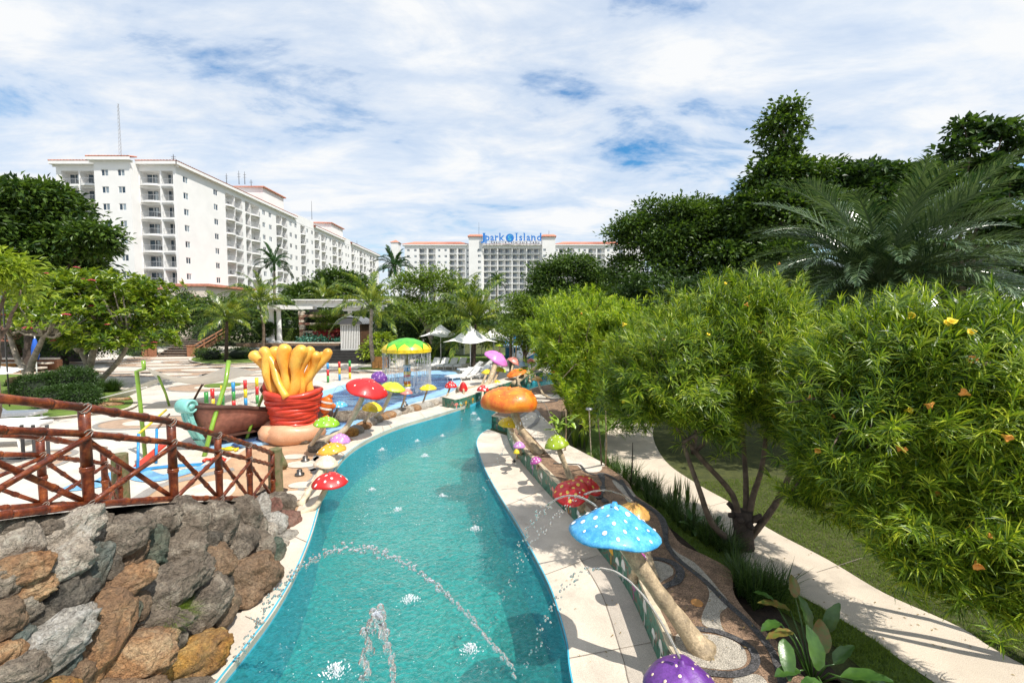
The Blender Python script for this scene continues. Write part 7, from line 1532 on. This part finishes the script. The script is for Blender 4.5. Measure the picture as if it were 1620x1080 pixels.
# distant play slide clutter beyond the bend
wsl = thing('water_slide', 'white and blue waterslide chute far beyond the river bend', 'slide', (sxp(828, 42), 42, 0)); mb = MB(); pts = spline([D(852, 548, 44), D(840, 552, 43), D(826, 560, 41), D(812, 572, 39)], 5)
mb.tube(pts, .55, 10); mb.build('chute', M['white_paint'], wsl, True); mb = MB(); mb.box((sxp(825, 44), 44, 1.2), (3.2, 1.5, 2.4)); mb.build('tower', M['band_blue'], wsl); mb = MB(); q = D(825, 548, 44); mb.lathe([(0, .7), (1.6, .3), (2.2, 0), (0, .05)], 18, q); mb.build('canopy', M['paleblue'], wsl, True)
# ------------------------------------------------------------------ ramp with bamboo railings and rock wall
FRL = [(1.9, -4.30, 2.75), (3.3, -4.38, 2.62), (4.52, -4.42, 2.24), (5.69, -4.44, 1.81), (6.86, -4.63, 1.32), (8.14, -4.92, .79), (10.0, -5.51, .04)]
FR3 = [Vector((x, y, z)) for y, x, z in FRL]; BK3 = [Vector((-6.9, 1.6, 2.7)), Vector((-7.0, 3.4, 2.3)), Vector((-7.0, 5.0, 1.9)), Vector((-6.95, 6.42, 1.41)), Vector((-7.6, 8.1, .72)), Vector((-8.5, 9.4, 0.05))]
mb = MB(); A_, B_ = spline(FR3, 4), spline(BK3, 5)
n = 24; ga = [A_[int(i * (len(A_) - 1) / n)] for i in range(n + 1)]; gb = [B_[int(i * (len(B_) - 1) / n)] for i in range(n + 1)]
for i in range(n): mb.quad(ga[i] + Vector((.12, 0, -.05)), ga[i + 1] + Vector((.12, 0, -.05)), gb[i + 1] - Vector((.1, 0, .05)), gb[i] - Vector((.1, 0, .05)))
for i in range(n): mb.quad(gb[i] - Vector((.1, 0, .05)), gb[i + 1] - Vector((.1, 0, .05)), Vector((gb[i + 1].x, gb[i + 1].y, -.02)), Vector((gb[i].x, gb[i].y, -.02)))
struct('ramp', mb, M['concrete'])
def bamboo(mb, a, b, r_, seg=.42, seed=0):
    a, b = Vector(a), Vector(b); L_ = (b - a).length; k = max(1, round(L_ / seg)); rr = random.Random(seed); pts, rad = [], []
    nodes = [0] + [(i + rr.uniform(-.12, .12)) / k for i in range(1, k)] + [1]
    for i, f in enumerate(nodes[:-1]):
        g = nodes[i + 1]; l = (g - f) * L_
        for ff, rr_ in ((f + .004, 1.0), (f + (g - f) * .5, .94), (g - .05 / L_ if i < k - 1 else g - .004, 1.0)): pts.append(a.lerp(b, ff)); rad.append(r_ * rr_)
        if i < k - 1:
            for d_, s_ in ((-.026, 1.20), (-.014, 1.24), (-.004, 1.10), (.006, 1.20), (.018, 1.22), (.032, 1.02)): pts.append(a.lerp(b, g + d_ / L_)); rad.append(r_ * s_)
    mb.tube(pts, rad, 12)
def rail_set(t, pts, H=1.02, r_=.052, posts=None, seed=0, wire=True, drop=0.0):
    s = seed
    for i, p in enumerate(pts):
        if posts and i not in posts: continue
        pm_ = MB(); bamboo(pm_, p - Vector((0, 0, .18)), p + Vector((0, 0, H)), r_ * 1.25, .5, s + i); pm_.build('post', M['bamboo'], t, True)
    for i in range(len(pts) - 1):
        a, b = pts[i], pts[i + 1]; up = Vector((0, 0, 1)); s += 7
        for z, rr_ in ((H, 1.05), (H * .73, .88), (.0, .88)):
            mb = MB(); bamboo(mb, a + up * z, b + up * z, r_ * rr_, .46, s + int(z * 10)); mb.build('rail', M['bamboo'], t, True)
        for (z0, z1, off_) in ((0.02, H * .70, .035), (H * .70, .02, -.035)):
            mb = MB(); bamboo(mb, a + up * z0 + Vector((off_, 0, 0)), b + up * z1 + Vector((off_, 0, 0)), r_ * .70, .4, s + 3); mb.build('brace', M['bamboo'], t, True)
        mb = MB()
        for z in (H, H * .73, 0):
            for k in range(3):
                c = a + up * (z + .02 * k - .02); pts_ = [c + Vector((math.cos(q) * r_ * 1.42, math.sin(q) * r_ * 1.42, .03 * math.sin(q * 2 + k))) for q in [2 * math.pi * j / 12 for j in range(13)]]; mb.tube(pts_, .005, 4, False)
        mb.build('wire_tie', M['wire'], t)['kind'] = 'stuff'
rl = thing('bamboo_railing', 'near dark red bamboo railing with crossed braces climbing left beside the rocks', 'railing', FR3[4]); rail_set(rl, FR3, 1.02, .042, seed=1)
rl = thing('bamboo_railing', 'far bamboo railing on the other side of the ramp, seen through the near one', 'railing', BK3[3]); rail_set(rl, BK3, 1.02, .042, seed=60)
for i, (px, Y, z, lb) in enumerate(((429, 10.15, 1.12, 'squared mossy post ending the near bamboo railing'), (178, 9.5, 1.2, 'thick mossy stump post ending the far bamboo railing'), (478, 12.4, .5, ''))):
    if not lb: continue
    t = thing('end_post', lb, 'post', (sxp(px, Y), Y, 0)); mb = MB(); x = sxp(px, Y); mb.tube([(x, Y, -.05), (x, Y, z * .5), (x + .01, Y, z)], [.16, .155, .15], 9); mb.build('timber', M['moss'] if 'moss' in M else M.setdefault('moss', pm('moss', (.22, .16, .09), .9, .5, 7, 1, 30, col2=(.09, .11, .035))), t)
t = thing('log_stump', 'short grey log lying on the sandy mosaic right of the end post', 'log', P(440, 742)); c = P(440, 738); mb = MB(); mb.tube([c + Vector((-.12, .1, .42)), c + Vector((.3, -.35, .12))], [.15, .15], 10); mb.build('log', M['moss'], t, True)

# ---- rock wall
def wall_base(Y):
    ys = [-2, 2, 4, 5.07, 5.44, 6.53, 7.95, 8.9, 10.3, 11.2]; xs = [-3.45, -3.45, -3.52, -3.58, -3.63, -3.85, -4.23, -4.5, -4.95, -5.3]
    return float(np.interp(Y, ys, xs))
def wall_top(Y): return float(np.interp(Y, [p.y for p in FR3], [p.x + .04 for p in FR3])), float(np.interp(Y, [p.y for p in FR3], [max(p.z - .06, .12) for p in FR3]))
def wall_pt(px, py):
    r = ray(px, py); prev = None
    for k in range(400):
        t = (2.6 + k * .02) / r.y; p = Vector((r.x * t, r.y * t, CAMZ + r.z * t)); xt, zt = wall_top(p.y); xb = wall_base(p.y); f = max(0, min(1.15, p.z / zt)); xw = xb + (xt - xb) * f
        if p.x < xw or False: pass
        d = p.x - xw
        if prev is not None and prev > 0 >= d or (prev is not None and prev < 0 <= d): return p
        prev = d
    return None
rw = thing('rock_wall', 'rough wall of large mixed boulders under the bamboo railing', 'rock wall', (-3.9, 6, 0))
mb = MB(); Yg = [2 + .45 * k for k in range(20)]
for i in range(len(Yg) - 1):
    for j in range(4):
        q = []
        for yy, ff in ((Yg[i], j / 4), (Yg[i + 1], j / 4), (Yg[i + 1], (j + 1) / 4), (Yg[i], (j + 1) / 4)):
            xt, zt = wall_top(yy); xb = wall_base(yy); q.append((xb - .38 + (xt - xb) * ff, yy, zt * ff))
        mb.quad(*q)
mb.build('gap_shade', M['soil'], rw)  # dark sheet behind the boulders, painted as the shade in the gaps
RK = [(300, 260, 190, 88, 32, 'rk_pale'), (60, 275, 95, 95, 20, 'rk_pale'), (180, 195, 150, 60, 0, 'rk_grey'), (175, 465, 225, 82, 28, 'rk_pale'), (80, 410, 120, 70, 15, 'rk_orange'), (425, 430, 130, 85, 62, 'rk_teal'), (590, 255, 160, 85, 22, 'rk_grey'), (655, 345, 110, 72, 62, 'rk_brown'), (560, 410, 65, 58, 0, 'rk_dark'), (605, 510, 150, 62, 30, 'rk_orange'),
      (780, 160, 130, 62, 8, 'rk_grey'), (790, 290, 90, 75, 80, 'rk_green'), (960, 185, 120, 105, 50, 'rk_grey'), (1140, 180, 105, 85, 70, 'rk_grey'), (1100, 268, 56, 48, 0, 'rk_dark'), (1275, 130, 85, 88, 30, 'rk_grey'), (1390, 120, 90, 38, 80, 'rk_white'), (1440, 95, 50, 38, 60, 'rk_red'), (1530, 155, 58, 48, 0, 'rk_red'), (1495, 60, 62, 48, 0, 'rk_grey'), (1450, 175, 60, 48, 20, 'rk_white'), (1522, 248, 50, 42, 0, 'rk_white'),
      (930, 335, 130, 92, 20, 'rk_grey'), (830, 525, 205, 100, 26, 'rk_grey'), (1110, 390, 105, 76, 20, 'rk_brown'), (1235, 285, 90, 82, 40, 'rk_grey'), (1310, 450, 140, 88, 18, 'rk_brown'), (1345, 300, 78, 76, 0, 'rk_grey'), (1450, 340, 76, 50, 70, 'rk_green'), (1290, 560, 80, 42, 10, 'rk_brown'), (1060, 610, 150, 92, 48, 'rk_grey'), (1180, 620, 82, 60, 60, 'rk_brown'), (615, 665, 110, 78, 70, 'rk_green'), (770, 710, 155, 55, 12, 'rk_grey'),
      (225, 630, 180, 96, 36, 'rk_dark'), (190, 850, 215, 104, 32, 'rk_white'), (50, 640, 90, 66, 20, 'rk_grey'), (405, 605, 80, 52, 30, 'rk_brown'), (485, 780, 200, 125, 62, 'rk_orange'), (650, 905, 215, 112, 24, 'rk_orange'), (965, 905, 215, 108, 18, 'rk_yellow'), (385, 975, 78, 76, 0, 'rk_brown'), (270, 950, 105, 52, 30, 'rk_teal'), (40, 780, 90, 56, 10, 'rk_teal'), (1010, 500, 62, 46, 60, 'rk_teal'), (300, 1040, 100, 45, 0, 'rk_yellow'), (60, 970, 120, 70, 20, 'rk_grey'),
      (90, 540, 120, 60, 20, 'rk_orange'), (870, 800, 90, 60, 20, 'rk_grey'), (1140, 480, 70, 60, 30, 'rk_dark'), (1040, 480, 80, 60, 0, 'rk_grey'), (700, 600, 80, 60, 0, 'rk_brown'), (500, 560, 70, 60, 20, 'rk_dark'), (1400, 220, 60, 50, 0, 'rk_pale'), (1480, 300, 44, 44, 0, 'rk_pale'), (-60, 480, 120, 90, 0, 'rk_grey'), (-60, 700, 120, 90, 20, 'rk_brown'), (-80, 900, 130, 100, 20, 'rk_orange'), (650, 1080, 160, 80, 0, 'rk_brown'), (950, 1090, 180, 80, 0, 'rk_grey'), (1360, 185, 50, 50, 0, 'rk_grey'), (520, 160, 60, 40, 0, 'rk_grey'), (20, 180, 70, 40, 0, 'rk_grey'), (660, 190, 90, 45, 10, 'rk_grey'), (860, 110, 70, 36, 0, 'rk_grey')]
for i, (zx, zy, ra, rb, an, mt_) in enumerate(RK):
    px, py = zx / 3.375, 780 + zy / 3.375; p = wall_pt(px, py)
    if p is None: p = D(px, py, 5.0); 
    s = p.y / 700 / 3.375; vdir = (p - Vector((0, 0, CAMZ))).normalized(); 
    right = Vector((1, 0, 0)); nrm_w = Vector((.92, -.38, .1)).normalized(); tv = Vector((0, 0, 1)) - nrm_w * nrm_w.z; tv.normalize(); th = nrm_w.cross(tv) * -1; th.normalize()
    if th.y < 0: pass
    # long axis in the image plane at angle an
    a = R(an); img = Vector((math.cos(a), 0, math.sin(a))); ex = (img - vdir * img.dot(vdir)).normalized(); ez = vdir * -1; ey = ez.cross(ex).normalized(); rot = Matrix((ex, ey, ez)).transposed().to_quaternion()
    rj = random.Random(i); tl = Matrix.Rotation(R(rj.uniform(8, 26)), 3, ex) @ Matrix.Rotation(R(rj.uniform(-12, 12)), 3, ey); rot = (tl @ rot.to_matrix()).to_quaternion()
    ico_rock(i + 3, (ra * s * rj.uniform(1.10, 1.28), rb * s * rj.uniform(1.10, 1.28), min(ra, rb) * s * .95 + .05), rot, p - ez * (.04 + min(ra, rb) * s * .25 + rj.uniform(-.05, .11)), M[mt_], rw, 'stone', 5 if ra > 100 else 4, .24, .62)
tuft('grass_tuft', 'arching green grass tuft growing over the yellow boulder', 'grass', D(262, 1000, 4.75), .42, 1.15, 420, .0032, 'l_grass', 91, None, 1.5, 3, .08)
tuft('grass_tuft', 'thin dry grass tuft in the crevice above the bigger tuft', 'grass', D(318, 985, 5.3), .24, 1.0, 90, .003, 'l_dry', 92, None, .8, 3, .06)

# ------------------------------------------------------------------ water jets, drops and splashes
rw_ = random.Random(21)
def bead(mb, c, r_, st=1.0, dr=None):
    d = (dr or Vector((0, 0, 1))).normalized(); q = d.to_track_quat('Z', 'Y').to_matrix() @ Matrix.Diagonal((r_, r_, r_ * st)); mb.lathe([(0, -1), (.7, -.7), (1, 0), (.7, .7), (0, 1)], 8, c, q)
def jet(label, S, E, zap, r0=.012, solid=.45,  n=60, sc=1.0, jit=.012, mat='droplet', name='water_jet'):
    S, E = Vector(S), Vector(E); t = thing(name, label, 'water jet', S); mb = MB(); sm = MB()
    A = S.z; C2 = E.z; # z(t)=A+bt+ct^2 with apex zap
    h1, h2 = math.sqrt(max(zap - A, 1e-4)), math.sqrt(max(zap - C2, 1e-4)); ta = h1 / (h1 + h2); c_ = -(zap - A) / ta ** 2 if ta > .01 else -(zap - C2)
    def pt(f): p = S.lerp(E, f); p.z = zap + c_ * (f - ta) ** 2; return p
    K = 40; m = int(K * solid)
    if m > 2: sm.tube([pt(i / K) + Vector((rw_.uniform(-1, 1), rw_.uniform(-1, 1), rw_.uniform(-1, 1))) * jit * .25 * i / m for i in range(m)], [r0 * (.8 + .5 * rw_.random()) for i in range(m)], 7); sm.build('stream', M['droplet'], t, True)
    for k in range(n):
        f = solid * .9 + (1 - solid * .9) * (k + rw_.uniform(-.3, .3)) / n; f = min(max(f, 0), 1); g = jit * (1 + 2 * f); p = pt(f) + Vector((rw_.gauss(0, g), rw_.gauss(0, g), rw_.gauss(0, g))); dr = pt(min(1, f + .02)) - pt(max(0, f - .02)); bead(mb, p, r0 * sc * rw_.uniform(.5, 1.3), rw_.uniform(1, 1.9), dr)
    o = mb.build('drops', M[mat], t, True); o['kind'] = 'stuff'; return t
jet('long arching jet of beads crossing the river from bottom right to the left coping', (.02, 3.2, 1.5), (-3.35, 5.15, 0), 2.06, .015, .0, 330, .85, .010)
# near fountain jet at the bottom
jet('short thick jet arching close to the bottom edge', (-.66, 2.5, 1.5), (-.98, 2.62, 1.2), 2.42, .020, .0, 130, .95, .008)
jet('clear jet from the purple toadstool arcing over the coping into the river', D(1075, 1040, 3.72), (.12, 5.05, WZ), D(940, 893, 4.3).z, .012, .5, 60, 1.0, .012)
jet('jet spraying from the blue toadstool past the red cap', D(945, 802, 4.95), D(812, 890, 6.4), D(880, 765, 5.6).z, .012, .55, 60, .95, .012)
jet('jet from the orange brown toadstool crossing high over the blue cap', D(1000, 792, 6.9), D(778, 985, 6.0), D(915, 742, 7.6).z, .012, .4, 90, .85, .014)
jet('jet from the olive toadstool to the middle of the river', D(881, 686, 9.9), P(745, 850, WZ), D(850, 660, 9.9).z + .12, .012, .2, 80, .9, .014)
jet('jet from the biggest orange toadstool behind the lime leaves', D(845, 640, 11.9), P(880, 698, .5), D(850, 636, 11.9).z, .010, .9, 8, .8)
jet('thin jet falling from the large red toadstool into the river', D(566, 640, 15.5), P(625, 752, WZ), D(572, 634, 15.5).z, .008, .3, 36, .9, .012)
jet('thin jet falling from the lime toadstool toward mid river', D(612, 655, 16.5), P(655, 790, WZ), D(620, 650, 16.4).z, .007, .2, 30, .9, .012)
jet('small jet dropping in front of the far mural wall', D(738, 640, 21), P(733, 660, WZ), D(738, 638, 21).z, .014, .8, 8, .8)
jet('second small jet trailing below the far mural', P(731, 664, .6), P(729, 685, WZ), .62, .012, .6, 8, .8)
jet('looping jet rising from the small blue toadstool', D(520, 650, 16), P(560, 668, .1), D(540, 612, 16).z, .007, .7, 16, .8)
jet('loop of water in the wading pool behind the yellow toadstool', D(700, 600, 24), P(715, 620, .15), D(690, 596, 24).z, .012, .7, 12, .8)
glassm('spray_white', (1, 1, 1), .1, .8)
def splash(label, px, py, r_, n=70):
    c = P(px, py, WZ); t = thing('splash', label, 'splash', c); mb = MB()
    for k in range(n * 3):
        a = rw_.uniform(0, 6.28); f = abs(rw_.gauss(0, .42)); rr_ = r_ * f; z = max(0, r_ * .7 * (1 - f) * rw_.random() ** 1.5); bead(mb, c + Vector((math.cos(a) * rr_, math.sin(a) * rr_, z + .003)), rw_.uniform(.2, 1) * r_ * .05, rw_.uniform(1, 3), Vector((math.cos(a) * f, math.sin(a) * f, 1)))
    o = mb.build('foam', M['spray_white'], t, True); o['kind'] = 'stuff'
for lb, px, py, r_ in (('white splash where the long jet lands in mid river', 648, 950, .16), ('white splash low in the river right of the bottom jet', 744, 1030, .16), ('small splash near the left bank beside the lowest red toadstool', 628, 808, .14), ('splash close to the right coping', 752, 838, .14), ('splash in the upper middle of the river', 672, 722, .16), ('splash under the green jet further up', 700, 785, .12), ('far splash near the mural wall', 750, 655, .18), ('far splash right of the mural drips', 757, 664, .16), ('faint splash left of centre in the river', 605, 712, .14), ('pale bubbling patch at the bottom of the river', 530, 1066, .2), ('small splash left of the far bend', 660, 698, .12), ('tiny splash by the cream toadstool', 588, 775, .12), ('splash near the coping tip', 700, 690, .13)): splash(lb, px, py, r_)
mb = MB()
for k in range(420):
    px, py = rw_.uniform(400, 880), rw_.uniform(760, 1075) ; p = P(px, py, WZ)
    i = min(range(len(left_edge)), key=lambda i: abs(left_edge[i].y - p.y)); j = min(range(len(REs)), key=lambda j: abs(REs[j].y - p.y))
    if not left_edge[i].x + .1 < p.x < REs[j].x - .1: continue
    bead(mb, p + Vector((0, 0, rw_.random() * .03)), rw_.uniform(.002, .006), 1)
for k in range(260):
    p = P(rw_.uniform(560, 760), rw_.uniform(690, 830), WZ + .01); bead(mb, p, rw_.uniform(.003, .009), 1)
o = mb.build('spray', M['foam']); o['kind'] = 'stuff'
